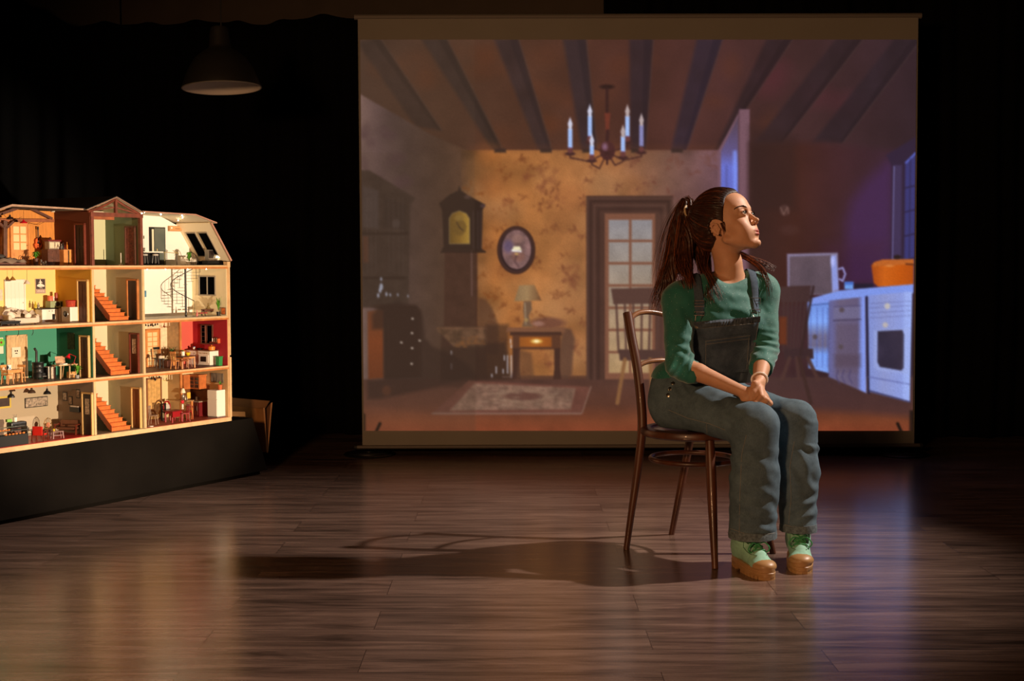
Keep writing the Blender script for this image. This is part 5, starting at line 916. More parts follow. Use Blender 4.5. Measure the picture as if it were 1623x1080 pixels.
for i in range(7): solo(MB().box(-0.0028, 0.0028, -0.014, 0.014, 0, 0.050+0.003*(i % 3)), 'record_sleeve', (blk, whitep, blk, hm('poster_grey', (210, 196, 176)), whitep, dkwood, blk)[i], 'thin '+('black', 'white', 'black', 'cream', 'white', 'brown', 'black')[i]+' record sleeve, '+('leftmost', 'second from the left', 'third from the left', 'middle one', 'third from the right', 'second from the right', 'rightmost')[i]+' of the row between stove and desk', 'record sleeve', 69.5+2.1*i, 0.135-0.004*i, z, group='record sleeves between stove and desk', smooth=False)
e = item('trestle_desk', 'pale wood trestle desk in the corner of the teal room', 'desk', 103, 0.095, z); pt(MB().box(-0.060, 0.042, -0.024, 0.024, 0.056, 0.060), 'desktop', pine, e)
for a in (-0.048, 0.0, 0.034): pt(MB().bar((a, -0.020, 0.056), (a-0.006, -0.024, 0), 0.005, 0.005), 'leg', pine, e); pt(MB().bar((a, 0.018, 0.056), (a-0.004, 0.024, 0), 0.005, 0.005), 'leg', pine, e)
pt(MB().box(0.0, 0.034, -0.022, -0.018, 0.012, 0.017), 'stretcher', pine, e)
solo(MB().box(-0.017, 0.017, -0.010, 0.010, 0.0, 0.026), 'cardboard_box', hm('cardboard', (206, 150, 84), 0.85), 'cardboard box under the trestle desk', 'box', 110, 0.085, z+0.0002, smooth=False, bev=0.001)
e = item('laptop', 'open laptop with a landscape picture on the trestle desk', 'laptop', 95, 0.105, z+0.0605, -0.25); pt(MB().box(-0.020, 0.020, -0.014, 0.010, 0, 0.002), 'keyboard', steel, e); pt(MB().add([(-0.022, 0.010, 0.002), (0.022, 0.010, 0.002), (0.022, 0.018, 0.034), (-0.022, 0.018, 0.034), (-0.022, 0.012, 0.002), (0.022, 0.012, 0.002), (0.022, 0.020, 0.034), (-0.022, 0.020, 0.034)], [(0, 1, 2, 3), (7, 6, 5, 4), (0, 4, 5, 1), (1, 5, 6, 2), (2, 6, 7, 3), (3, 7, 4, 0)]), 'screen', hm('landscape_print', (196, 148, 110), 0.6, noise=0.5, nscale=50), e)
solo(MB().box(-0.015, 0.015, -0.010, 0.010, 0, 0.003).box(-0.012, 0.014, -0.011, 0.009, 0.003, 0.005), 'paper_stack', whitep, 'stack of papers on the front of the trestle desk', 'papers', 98, 0.080, z+0.0605, 0.3, smooth=False)
e = item('red_desk_lamp', 'red jointed desk lamp on the trestle desk', 'lamp', 114.5, 0.095, z+0.0605); rl_ = hm('red_enamel', (200, 20, 36)); pt(MB().lathe([(0, 0), (0.008, 0), (0.008, 0.002), (0, 0.003)], n=16), 'base', rl_, e, True); pt(MB().tube([(0, 0, 0.002), (0.012, 0, 0.030)], 0.001, 6), 'lower_arm', rl_, e); pt(MB().tube([(0.012, 0, 0.030), (-0.022, 0, 0.044)], 0.001, 6), 'upper_arm', rl_, e); pt(MB().lathe([(0.0125, 0), (0.004, 0.016), (0.003, 0.020), (0, 0.020)], (-0.032, 0, 0.026), axis=(0.45, 0, 0.9), n=18), 'lamp_shade', rl_, e, True)
plant(119.5, 0.035, z, 0.078, 0.034, 20, 'small green palm in a grey pot at the desk end', hm('grey_pot', (150, 146, 140), 0.6), 0.014, 0.010, 12, 0.010, up=0.75)
flat_on_side('dark_tapestry', 'dark patterned tapestry hanging on the teal side wall', 'tapestry', 107, 118, 527.5, 554, W1-0.010, hm('moss_tapestry', (54, 62, 40), 0.9, noise=0.7, nscale=90), None)
table_small(16, 0.090, z, 0.075, 0.045, 0.056, 'pale wooden dining table in front of the teal room door', honey, legr=0.0035); chair_small(8, 0.050, z, 0.25, 'spindle-back wooden chair nearest the front at the left of the teal room', honey, h=0.074); chair_small(27, 0.100, z, -1.2, 'spindle-back wooden chair at the right end of the dining table', honey, h=0.066)
e = item('record_player', 'white box record player with black horn at the left of the teal room', 'record player', 5, 0.100, z+0.0565); pt(MB().box(-0.02, 0.022, -0.012, 0.012, 0, 0.020), 'casing', whitep, e, bev=0.001); pt(MB().lathe([(0, 0), (0.009, 0), (0.010, 0.002), (0, 0.003)], (-0.002, -0.012, 0.010), axis=(0, -1, 0), n=20), 'speaker', blk, e); pt(MB().box(0.012, 0.018, -0.0125, -0.012, 0.002, 0.008), 'blue_mark', hm('blue_mark', (50, 90, 170), 0.5), e)
for px, lb in ((27, 'left'), (50, 'right')): solo(MB().tube(bez((0, 0, 0), (0.006, 0, -0.010), (0.004, 0, -0.018), (-0.004, 0, -0.028), 8), 0.0012, 6), 'ceiling_wire', blk, lb+' curled black wire hanging from the teal room ceiling', 'wire', px, 0.06, FL[2]-TH-0.006)
# ===== ground floor left: a cafe
z = FL[0]
e = item('pastry_counter', 'black pastry counter with glass shelf at the left of the ground floor', 'counter', 9.5, 0.030, z+0.0005); pt(MB().box(-0.10, 0.078, -0.020, 0.022, 0, 0.044), 'body', hm('matt_black', (30, 28, 26), 0.8), e); pt(MB().box(-0.10, 0.078, -0.018, 0.022, 0.060, 0.062), 'glass_shelf', hm('shelf_glass', (90, 90, 84), 0.2), e)
for a in (-0.098, 0.076): pt(MB().box(a-0.001, a+0.001, -0.018, 0.022, 0.044, 0.075), 'end_glass', hm('shelf_glass', (90, 90, 84), 0.2), e)
pt(MB().box(-0.10, 0.078, -0.002, 0.022, 0.074, 0.076), 'top_glass', hm('shelf_glass', (90, 90, 84), 0.2), e)
cr = hm('baked_crust', (206, 120, 48), 0.6, noise=0.3, nscale=120); c0 = None
for i in range(11):
    top_ = i > 6; px = (4+5.6*i) if not top_ else (0.5+4.6*(i-7)); zz = z+(0.0448 if not top_ else 0.0628)
    if c0 is None:
        q = MB(); q.tube(spline([(-0.007, 0.003, 0.003), (-0.004, 0, 0.0036), (0.0, -0.001, 0.004), (0.004, 0, 0.0036), (0.007, 0.003, 0.003)], 4), [0.0012]+[0.0012+0.0026*math.sin(PI*k_/16) for k_ in range(1, 16)]+[0.0012], 8); c0 = solo(q, 'croissant', cr, 'golden croissant', 'croissant', px, 0.014, zz, group='croissants on the pastry counter')
    else: c1 = dup(c0, HP(uw(px, 690, 0.014 if not top_ else 0.022)[0], 0.014 if not top_ else 0.022, zz), HYAW+0.3*(i % 3))
ordn = ('leftmost', 'second from the left', 'third from the left', 'fourth from the left', 'fifth from the left', 'sixth from the left', 'rightmost')
for low in (True, False):
    cs = sorted([o for o in scene.objects if o.name.startswith('croissant') and (o.location.z < z+0.055) == low], key=lambda o: o.location.x)
    for i, o in enumerate(cs): o['label'] = 'golden croissant, '+(ordn[-1] if i == len(cs)-1 else ordn[i])+(' in the lower row of the black pastry counter' if low else ' on the upper glass shelf of the pastry counter'); o['group'] = 'croissants in the lower row' if low else 'croissants on the glass shelf'
e = item('espresso_machine', 'black rounded machine behind the pastry counter', 'machine', 22, 0.095, z); pt(MB().box(-0.04, 0.035, -0.015, 0.015, 0, 0.062), 'cabinet', dkwood, e); pt(MB().box(-0.042, 0.038, -0.018, 0.018, 0.062, 0.088), 'casing', blk, e, bev=0.008)
e = item('cutlery_cup', 'white cup with spoons on the black machine', 'cup', 19, 0.095, z+0.0885); pt(MB().lathe([(0.0, 0), (0.008, 0), (0.009, 0.018), (0.008, 0.018), (0.007, 0.002), (0, 0.002)], n=16), 'cup_body', whitep, e, True)
for a in (-0.005, 0.0, 0.005): pt(MB().tube([(a*0.5, 0, 0.003), (a*1.6, 0, 0.030)], 0.0009, 5), 'spoon', grey, e)
solo(MB().box(-0.012, 0.012, -0.006, 0.006, 0, 0.012), 'green_box', hm('lime', (120, 170, 70), 0.6), 'lime green box left of the cutlery cup', 'box', 9, 0.105, z+0.0885, smooth=False)
for px, dr, r_, lb, pv in ((13.5, 0.040, 0.0155, 'black dome pendant lamp above the pastry counter', 0.05), (46.5, 0.036, 0.0165, 'brown dome pendant lamp, middle one of three on the ground floor', 0.10), (71, 0.046, 0.0165, 'black dome pendant lamp nearest the side wall with frames', 0.09)): ceiling_pendant(px, pv, FL[1]-TH-0.004, dr, r_, 0.026, blk if px != 46.5 else hm('brown_metal', (70, 50, 36), 0.4), lb, 'dome')
flat_on_back('wide_photograph', 'wide black-framed group photograph on the ground floor back wall', 'photograph', 39, 75, 631.5, 645.5, hm('group_photo', (150, 132, 112), 0.7, noise=0.7, nscale=110), blk, fr=0.003); flat_on_back('gold_framed_board', 'dark menu board in a gold frame at the left of the ground floor', 'board', -14, 17, 630.5, 648, hm('board_dark', (60, 42, 36), 0.7, noise=0.3, nscale=60), hm('gold_leaf', (226, 196, 90), 0.35, metal=0.3), fr=0.008)
U_ = W1-0.0088
for i, (a, b, c, d_) in enumerate(((99.5, 106.5, 621, 635.5), (109, 115, 628, 642), (121, 127, 617, 631.5))): flat_on_side('small_photograph', ('leftmost small dark frame', 'lower middle small dark frame', 'upper right small dark frame')[i]+' on the grey side wall', 'picture frame', a, b, c, d_, U_, hm('group_photo', (150, 132, 112)), blk, fr=0.004)
v1, zz1 = vw(114, 642, U_); v0, _ = vw(128, 642, U_); e = empty('wall_rack', HP(U_, (v0+v1)/2, vw(121, 653, U_)[1]), HYAW-PI/2, 'black wall rack with white leaflets below the small frames', 'rack'); w_ = v1-v0; pt(MB().box(-w_/2, w_/2, -0.014, 0, 0, 0.022), 'box_body', blk, e); pt(MB().box(-w_/2+0.003, w_/2-0.004, -0.011, -0.004, 0.022, 0.027), 'leaflets', whitep, e)
e = item('red_armchair', 'bright red armchair with wooden frame facing away on the ground floor', 'armchair', 58, 0.060, z+0.0002, PI/2+0.45)
rf_ = hm('red_vinyl', (206, 40, 30), 0.4); pt(MB().box(-0.022, 0.022, -0.022, 0.020, 0.022, 0.030), 'seat', rf_, e, bev=0.002); pt(MB().box(-0.022, 0.022, 0.016, 0.024, 0.024, 0.062), 'backrest', rf_, e, bev=0.002)
for a in (-1, 1):
    pt(MB().bar((a*0.026, -0.022, 0), (a*0.026, -0.018, 0.042), 0.004), 'leg', mahog, e); pt(MB().bar((a*0.026, 0.022, 0), (a*0.026, 0.016, 0.042), 0.004), 'leg', mahog, e); pt(MB().bar((a*0.026, -0.024, 0.043), (a*0.026, 0.022, 0.040), 0.006, 0.003), 'armrest', mahog, e)
e = item('leather_settee', 'brown leather two-seat settee with wooden arms by the grey wall', 'settee', 103, 0.125, z+0.0002, -1.15); lb_ = hm('brown_leather', (96, 58, 38), 0.45, noise=0.15, nscale=50)
pt(MB().box(-0.044, 0.044, -0.022, 0.020, 0.022, 0.032), 'seat', lb_, e, bev=0.003); pt(MB().box(-0.044, 0.044, 0.014, 0.024, 0.030, 0.062), 'backrest', lb_, e, bev=0.004)
for a in (-1, 1):
    pt(MB().bar((a*0.050, -0.026, 0), (a*0.050, -0.020, 0.044), 0.005), 'leg', mahog, e); pt(MB().bar((a*0.050, 0.030, 0), (a*0.050, 0.020, 0.050), 0.005), 'leg', mahog, e); pt(MB().bar((a*0.050, -0.028, 0.045), (a*0.050, 0.026, 0.042), 0.007, 0.004), 'armrest', mahog, e)
e = item('slatted_coffee_table', 'small wooden coffee table before the brown settee', 'table', 85.5, 0.050, z+0.0002, -0.3); pt(MB().box(-0.024, 0.024, -0.016, 0.016, 0.028, 0.032), 'tabletop', mahog, e)
for a in (-1, 1):
    for b in (-1, 1): pt(MB().bar((a*0.020, b*0.013, 0.028), (a*0.023, b*0.015, 0), 0.0045), 'leg', mahog, e)
pt(MB().box(-0.020, 0.020, -0.013, -0.010, 0.012, 0.016), 'lower_rail', mahog, e)
solo(MB().lathe([(0.0, 0), (0.004, 0), (0.0045, 0.008), (0.002, 0.010), (0, 0.010)], n=12), 'yellow_candle', yell, 'small yellow candle on the coffee table', 'candle', 80.5, 0.055, z+0.0325)
e = item('bird_cage', 'gold wire bird cage with flowers behind the red armchair', 'cage', 71.5, 0.150, z+0.030)
for i in range(10): a = 2*PI*i/10; pt(MB().tube(bez((0.019*math.cos(a), 0.019*math.sin(a), 0), (0.020*math.cos(a), 0.020*math.sin(a), 0.035), (0.012*math.cos(a), 0.012*math.sin(a), 0.048), (0, 0, 0.050), 8), 0.0007, 4), 'wire', brass, e)
pt(MB().ring((0, 0, 0.001), 0.019, 0.0012, n=20, m=5), 'ring_base', brass, e); pt(MB().ball((0, 0, 0.018), (0.010, 0.010, 0.012), 10, 8), 'flower_bunch', hm('pink_blossom', (206, 130, 100), 0.8, noise=0.5, nscale=200), e); table_small(71.5, 0.150, z, 0.05, 0.04, 0.0295, 'dark side table carrying the bird cage', dkwood)
# ===== red kitchen, dining side
z = FL[1]
def chandelier(px, v, drop, label, m, arms=5):
    e = item('miniature_chandelier', label, 'chandelier', px, v, 0); e.location.z = FL[1 if px > 252.5 and px < 257 and False else 0]; return e
def small_chandelier(px, v, ztop, drop, label, m, cand):
    e = item('miniature_chandelier', label, 'chandelier', px, v, ztop-drop); pt(MB().lathe([(0.0, 0), (0.005, 0.003), (0.006, 0.008), (0.003, 0.014), (0.0018, 0.022), (0.003, 0.028), (0.0015, 0.034), (0.0012, drop)], n=12), 'stem', m, e, True)
    for i in range(5):
        a = 2*PI*i/5+0.3; c, s_ = math.cos(a), math.sin(a); pt(MB().tube(bez((0, 0, 0.012), (0.012*c, 0.012*s_, -0.004), (0.024*c, 0.024*s_, 0.0), (0.024*c, 0.024*s_, 0.010), 8), 0.0010, 5), 'arm', m, e); pt(MB().lathe([(0.0, 0.009), (0.003, 0.010), (0.0014, 0.012), (0.0014, 0.027), (0, 0.031)], (0.024*c, 0.024*s_, 0), n=8), 'candle', cand, e, True)
cndl = hm('candle_cream', (240, 222, 190), 0.5)
small_chandelier(259.5, 0.130, FL[2]-TH-0.004, 0.034, 'small copper chandelier with candles in the room above the red table', hm('copper', (170, 90, 50), 0.35, metal=0.6), cndl); small_chandelier(262, 0.120, FL[1]-TH-0.004, 0.046, 'small brass chandelier above the red table on the ground floor', brass, cndl)
rackz = FL[2]-TH-0.004; e = item('hanging_utensil_rack', 'rack of black hanging pans at the ceiling above the paned door', 'rack', 240.5, 0.150, rackz-0.006); pt(MB().tube([(-0.045, 0, 0.004), (0.035, 0, 0.004)], 0.0012, 6), 'rail', blk, e)
for i in range(6): x = -0.042+0.0145*i; h = (0.016, 0.022, 0.018, 0.024, 0.016, 0.012)[i]; pt(MB().tube([(x, 0, 0.004), (x, 0, -h*0.5)], 0.0008, 5).lathe([(0, 0), (0.0045, 0), (0.0045, 0.0014), (0, 0.0014)], (x, -0.001, -h*0.5-0.004), axis=(0, -1, 0), n=12), 'pan', blk, e)
e = item('hanging_pan_rack', 'two black pans hanging by the ground floor boarded door', 'rack', 241, 0.150, FL[1]-TH-0.010); pt(MB().tube([(-0.020, 0, 0.004), (0.040, 0, 0.004)], 0.0012, 6), 'rail', blk, e)
for x, h in ((-0.015, 0.018), (0.008, 0.026), (0.034, 0.016)): pt(MB().tube([(x, 0, 0.004), (x, 0, -h)], 0.0009, 5).lathe([(0, 0), (0.0055, 0), (0.0055, 0.002), (0, 0.002)], (x, -0.001, -h-0.004), axis=(0, -1, 0), n=12), 'pan', blk, e)
e = item('tall_black_stool', 'tall thin black stool with cream cushion before the paned door', 'stool', 251.5, 0.125, z); pt(MB().box(-0.013, 0.013, -0.011, 0.011, 0.044, 0.048), 'seat', blk, e); pt(MB().ball((0.003, 0, 0.054), (0.011, 0.009, 0.009), 12, 8), 'cushion', cushion, e, True)
for a in (-1, 1):
    for b in (-1, 1): pt(MB().tube([(a*0.011, b*0.009, 0.044), (a*0.012, b*0.010, 0)], 0.0013, 5), 'leg', blk, e)
chair_small(251, 0.205, z, 0.0, 'dark high-backed chair against the paned door', blk, h=0.090)
e = item('wooden_planter', 'wooden trough planter with long green leaves at the partition', 'planter', 270, 0.175, z); pt(MB().box(-0.040, 0.030, -0.014, 0.014, 0, 0.032), 'trough', dkwood, e, bev=0.001); pt(MB().prism([(-0.006, 0.006), (0.006, 0.006), (0.009, 0.030), (-0.009, 0.030)], -0.019, -0.0145), 'wooden_bucket', honey, e); pt(leaves(MB(), 22, 0.075, 0.034, 22, 0.8, 0.006), 'foliage', hm('dark_leaf', (60, 84, 36), 0.6), e).location = (0.006, 0, 0.026); pt(leaves(MB(), 14, 0.028, 0.012, 5, 0.8, 0.003), 'herb_sprig', hm('straw_green', (190, 170, 90), 0.6), e).location = (0, -0.016, 0.028)
table_small(291.5, 0.045, z, 0.095, 0.050, 0.060, 'round-edged dark topped dining table in the room with the red wall', honey, hm('walnut_top', (70, 46, 34), 0.4), rot=0.05, legr=0.0035)
chair_small(277, 0.045, z, PI/2, 'spindle-back chair at the left end of the dark topped table', honey, h=0.078); chair_small(288.5, 0.020, z, PI, 'spindle-back chair tucked in front of the dark topped table', hm('chair_brown', (150, 84, 40), 0.5), h=0.052); chair_small(294, 0.085, z, 0, 'spindle-back chair behind the dark topped table', hm('chair_brown', (150, 84, 40), 0.5), h=0.074)
solo(MB().lathe([(0.0, 0), (0.008, 0), (0.009, 0.020), (0.0075, 0.020), (0.007, 0.002), (0, 0.002)], n=18), 'white_crock', whitep, 'white crock with herbs on the dark topped dining table', 'crock', 288.3, 0.055, z+0.0605)
solo(leaves(MB(), 14, 0.012, 0.008, 9, 0.9, 0.004), 'herb_bunch', green, 'bunch of green herbs in the white crock', 'herbs', 288.3, 0.055, z+0.0780)
e = item('yellow_bowl', 'yellow bowl of fruit on the dark topped dining table', 'bowl', 296.3, 0.050, z+0.0605); pt(MB().lathe([(0.0, 0), (0.006, 0), (0.012, 0.010), (0.013, 0.014), (0.0115, 0.014), (0.005, 0.003), (0, 0.003)], n=20), 'bowl_body', yell, e, True); pt(MB().ball((0.003, 0, 0.014), 0.005, 8, 6).ball((-0.004, 0.001, 0.014), 0.005, 8, 6).ball((0.0, -0.004, 0.013), 0.004, 8, 6), 'fruit', hm('fruit_brown', (150, 76, 40), 0.5), e, True)
# ===== red kitchen, kitchen side (units stand against the side wall)
e = item('white_base_cabinet', 'white base cabinet with brown worktop against the red wall', 'cabinet', 0, 0, z); e.location = HP(W3-0.0095-0.030, 0.170, z); e.rotation_euler = (0, 0, HYAW-PI/2)
pt(MB().box(-0.052, 0.030, -0.026, 0.028, 0, 0.070), 'body', whitep, e, bev=0.001); pt(MB().box(-0.054, 0.031, -0.030, 0.029, 0.070, 0.075), 'worktop', hm('red_brown_top', (120, 58, 36), 0.4), e)
for i in range(2): d = pt(MB().box(-0.048+0.039*i, -0.013+0.039*i, -0.0275, -0.026, 0.006, 0.044), 'door', whitep, e, bev=0.0006); pt(MB().ball((-0.018+0.039*i, -0.029, 0.028), 0.0018, 8, 6), 'knob', brass, d); d = pt(MB().box(-0.048+0.039*i, -0.013+0.039*i, -0.0275, -0.026, 0.048, 0.066), 'drawer', whitep, e, bev=0.0006); pt(MB().ball((-0.030+0.039*i, -0.029, 0.057), 0.0018, 8, 6), 'knob', brass, d)
e = item('white_range_cooker', 'white range cooker standing against the red wall', 'cooker', 0, 0, z); e.location = HP(W3-0.0095-0.032, 0.090, z); e.rotation_euler = (0, 0, HYAW-PI/2)
pt(MB().box(-0.046, 0.034, -0.030, 0.030, 0.002, 0.070), 'body', whitep, e, bev=0.0012); pt(MB().box(-0.047, 0.036, -0.032, 0.031, 0.070, 0.075), 'hob', hm('hob_brown', (120, 84, 60), 0.4), e); d = pt(MB().box(-0.040, 0.026, -0.0325, -0.030, 0.012, 0.052), 'oven_door', whitep, e, bev=0.001); pt(MB().box(-0.026, 0.012, -0.0332, -0.0324, 0.018, 0.044), 'oven_window', hm('dark_screen', (40, 32, 30)), d)
for x in (-0.024, 0.0, 0.018): pt(MB().ball((x, -0.033, 0.060), 0.0024, 8, 6), 'knob', brass, e)
def at_side(name, label, cat, u, v, w): return empty(name, HP(u, v, w), HYAW-PI/2, label, cat)
e = at_side('orange_casserole', 'orange casserole pot on the white range cooker', 'pot', W3-0.048, 0.066, z+0.0755); pt(MB().lathe([(0.0, 0), (0.016, 0), (0.0175, 0.014), (0.0175, 0.016), (0, 0.016)], n=24), 'pot_body', orangep, e, True); pt(MB().lathe([(0.0178, 0.016), (0.012, 0.020), (0.002, 0.021), (0.003, 0.025), (0, 0.026)], n=24), 'lid', orangep, e, True)
e = at_side('white_enamel_tray', 'white enamel tray leaning on the pink back wall by the worktop', 'tray', PU+0.030, 0.2325, z+0.074); e.rotation_euler = (math.radians(-7), 0, HYAW); pt(MB().box(-0.024, 0.024, -0.003, 0, 0.0, 0.050), 'panel', whitep, e, bev=0.001); pt(MB().box(0.021, 0.024, -0.005, -0.003, 0.0, 0.050).box(-0.024, 0.024, -0.005, -0.003, 0.047, 0.050), 'rim', whitep, e)
e = at_side('white_jug', 'white jug beside the enamel tray', 'jug', PU+0.066, 0.222, z+0.0755); pt(MB().lathe([(0.0, 0), (0.007, 0), (0.009, 0.012), (0.006, 0.024), (0.007, 0.030), (0, 0.029)], n=18), 'jug_body', whitep, e, True); pt(MB().ring((0.0, -0.009, 0.016), 0.006, 0.0012, axis=(1, 0, 0), n=16, m=5), 'handle', whitep, e)
e = at_side('blue_white_jar', 'small blue and white jar at the back of the brown worktop', 'jar', W3-0.050, 0.185, z+0.0755); pt(MB().lathe([(0.0, 0), (0.006, 0), (0.006, 0.010), (0, 0.010)], n=16), 'jar_body', whitep, e, True); pt(MB().lathe([(0.006, 0.010), (0.0063, 0.013), (0, 0.014)], n=16), 'lid', hm('blue_lid', (70, 110, 170), 0.5), e, True)
e = at_side('black_pan', 'flat black pan on the worktop against the red wall', 'pan', W3-0.046, 0.150, z+0.0755); pt(MB().lathe([(0.0, 0), (0.012, 0), (0.014, 0.006), (0.013, 0.006), (0.011, 0.001), (0, 0.001)], n=20), 'pan_body', blk, e, True); pt(MB().tube([(0.013, 0, 0.005), (0.032, 0, 0.008)], 0.0012, 6), 'handle', blk, e)
e = at_side('green_bin', 'green plastic bin standing beside the white range cooker', 'bin', W3-0.042, 0.022, z); pt(MB().prism([(-0.010, 0), (0.010, 0), (0.013, 0.043), (-0.013, 0.043)], -0.012, 0.012), 'bin_body', hm('bin_green', (48, 132, 66), 0.5), e, bev=0.001); pt(MB().box(-0.0145, 0.0145, -0.0135, 0.0135, 0.043, 0.046), 'rim', hm('bin_green', (48, 132, 66), 0.5), e)
v_c, w_c = vw(343, 545, W3-0.01); e = empty('spice_shelf', HP(W3-0.0095, v_c, w_c), HYAW-PI/2, 'wooden shelf with plates and white jars on the red side wall', 'shelf'); pt(MB().box(-0.030, 0.026, -0.018, 0, 0, 0.004), 'shelf_board', mahog, e); pt(MB().box(0.023, 0.026, -0.018, 0, 0.004, 0.026), 'end_board', hm('shelf_orange', (200, 96, 50), 0.5), e); pt(MB().box(-0.030, 0.026, -0.018, -0.016, 0.000, 0.010), 'front_rail', mahog, e)
for x in (-0.018, -0.004, 0.010): o = MB().lathe([(0, 0), (0.003, 0), (0.0035, 0.006), (0.002, 0.012), (0.003, 0.022), (0, 0.024)], n=10).build('white_figurine', whitep, None, smooth=True); o.location = HP(W3-0.0185, v_c-x, w_c+0.0045); tag(o, {-0.018: 'left', -0.004: 'middle', 0.010: 'right'}[x]+' white jar on the wooden shelf of the red wall', 'jar')
o = MB().lathe([(0, 0), (0.014, 0.0005), (0.015, 0.002), (0, 0.0015)], axis=(0, -1, 0), n=24).build('brown_plate', hm('brown_glaze', (90, 44, 26), 0.3), None, smooth=True); o.location = HP(W3-0.0115, v_c, w_c+0.0195); o.rotation_euler = (0, 0, HYAW-PI/2); tag(o, 'round brown plate standing at the back of the wooden shelf', 'plate')
# ===== ground floor kitchen
z = FL[0]
e = item('red_drop_leaf_table', 'deep red drop-leaf table on the ground floor right', 'table', 272.5, 0.070, z, 0.05); pt(MB().box(-0.040, 0.036, -0.028, 0.028, 0.052, 0.056), 'tabletop', hm('wine_top', (110, 22, 22), 0.35), e); pt(MB().box(-0.040, 0.010, -0.031, -0.0285, 0.026, 0.052), 'drop_leaf', redp, e); pt(MB().box(-0.034, 0.030, -0.022, 0.022, 0.042, 0.052), 'apron', redp, e)
for a in (-1, 1):
    for b in (-1, 1): pt(MB().tube([(a*0.032-0.002, b*0.022, 0.045), (a*0.032-0.002, b*0.022, 0)], 0.0042, 8), 'leg', redp, e)
chair_small(289.5, 0.040, z, -1.9, 'red spindle chair at the right of the red table', redp, h=0.076, s=0.036)
chair_small(294, 0.085, z, -1.4, 'red chair tucked behind the right end of the red table', redp, h=0.060, s=0.034)
e = item('red_rocking_chair', 'red rounded chair with grey cushion behind the red table', 'chair', 266, 0.140, z, 0.15); pt(MB().box(-0.020, 0.020, -0.018, 0.018, 0.034, 0.040), 'seat', redp, e, bev=0.001); pt(MB().ring((0, 0.018, 0.060), 0.024, 0.0042, axis=(0, 1, 0), n=24, m=8, Ry=0.030), 'back_hoop', redp, e, True); pt(MB().ball((0, 0.014, 0.060), (0.019, 0.004, 0.019), 14, 8), 'cushion', hm('silver_cushion', (190, 180, 166), 0.6), e, True)
for a in (-1, 1):
    for b in (-1, 1): pt(MB().tube([(a*0.016, b*0.014, 0.034), (a*0.019, b*0.017, 0)], 0.0026, 6), 'leg', redp, e)
chair_small(239.5, 0.075, z, 0.5, 'pale grey spindle chair at the left of the ground floor kitchen', hm('faded_wood', (150, 120, 96), 0.7), h=0.082, sh=0.040)
e = item('black_iron_stand', 'black iron umbrella stand beside the boarded door', 'stand', 256, 0.150, z)
for i in range(7): a = 2*PI*i/7; pt(MB().tube([(0.012*math.cos(a), 0.010*math.sin(a), 0), (0.012*math.cos(a), 0.010*math.sin(a), 0.084)], 0.0018, 5), 'bar', blk, e)
pt(MB().ring((0, 0, 0.080), 0.012, 0.0015, n=20, m=5).ring((0, 0, 0.040), 0.012, 0.0015, n=20, m=5), 'hoop', blk, e); pt(MB().lathe([(0, 0), (0.014, 0), (0.014, 0.003), (0, 0.003)], n=18), 'foot_plate', blk, e)
solo(MB().box(-0.008, 0.010, -0.008, 0.008, 0, 0.003), 'door_mat', whitep, 'small pale mat at the left front of the ground floor kitchen', 'mat', 235, 0.018, z+0.0003, smooth=False)
zc = z+0.0885; hpart(MB().box(PU-0.035, PU+0.012, 0.074, 0.155, zc-0.0005, zc+0.004), 'counter_ledge', hm('counter_beige', (150, 112, 70), 0.5))
e = item('glass_base_table_lamp', 'table lamp with cream pleated shade on the half wall', 'lamp', 287.5, 0.125, zc+0.0042); pt(MB().lathe([(0.0, 0), (0.007, 0), (0.004, 0.004), (0.0075, 0.014), (0.0075, 0.020), (0.002, 0.028), (0.0015, 0.036), (0, 0.036)], n=16), 'base', steel, e, True); pt(MB().lathe([(0.013, 0.034), (0.007, 0.054), (0.004, 0.056), (0, 0.056)], n=24), 'lamp_shade', cndl, e, True)
e = item('red_flower_vase', 'white vase with red flowers on the red table', 'vase', 286.5, 0.070, z+0.0565); pt(MB().lathe([(0.0, 0), (0.006, 0), (0.003, 0.006), (0.005, 0.014), (0.003, 0.020), (0.0045, 0.024), (0, 0.023)], n=16), 'vase_body', whitep, e, True); pt(MB().ball((0, 0, 0.032), (0.009, 0.007, 0.007), 10, 7).ball((0.004, 0, 0.038), 0.005, 8, 6).ball((-0.005, 0, 0.037), 0.005, 8, 6), 'flowers', hm('poppy_red', (200, 24, 40), 0.6), e, True)
solo(MB().box(-0.010, 0.012, -0.002, 0.002, 0, 0.030), 'yellow_board', hm('mustard', (226, 172, 50), 0.6), 'yellow cutting board leaning on the half wall counter', 'cutting board', 296, 0.150, zc+0.0042, smooth=False)
for px, lb, h in ((291, 'taller', 0.020), (293.6, 'shorter', 0.013)): solo(MB().lathe([(0.0, 0), (0.003, 0), (0.0034, h*0.6), (0.0012, h*0.8), (0.0012, h), (0, h)], n=12), 'glass_bottle', steel, lb+' small bottle between the lamp and the yellow board', 'bottle', px, 0.112, zc+0.0042)
e = at_side('corner_base_unit', 'dark red corner base unit under the ground floor wall cabinets', 'cabinet', W3-0.046, 0.185, z+0.0003); pt(MB().box(-0.046, 0.060, -0.034, 0.034, 0, 0.070), 'body', hm('oxblood', (110, 16, 20)), e); pt(MB().box(-0.048, 0.062, -0.038, 0.035, 0.070, 0.075), 'worktop', hm('steel_top', (190, 170, 150), 0.35, metal=0.4), e)
for i in range(3): d = pt(MB().box(-0.042+0.032*i, -0.013+0.032*i, -0.0356, -0.034, 0.006, 0.066), 'door', mahog if i else hm('black_brown_wood', (44, 26, 18)), e, bev=0.0005); pt(MB().tube([(-0.017+0.032*i, -0.038, 0.028), (-0.017+0.032*i, -0.038, 0.052)], 0.0012, 6), 'handle', steel, d)
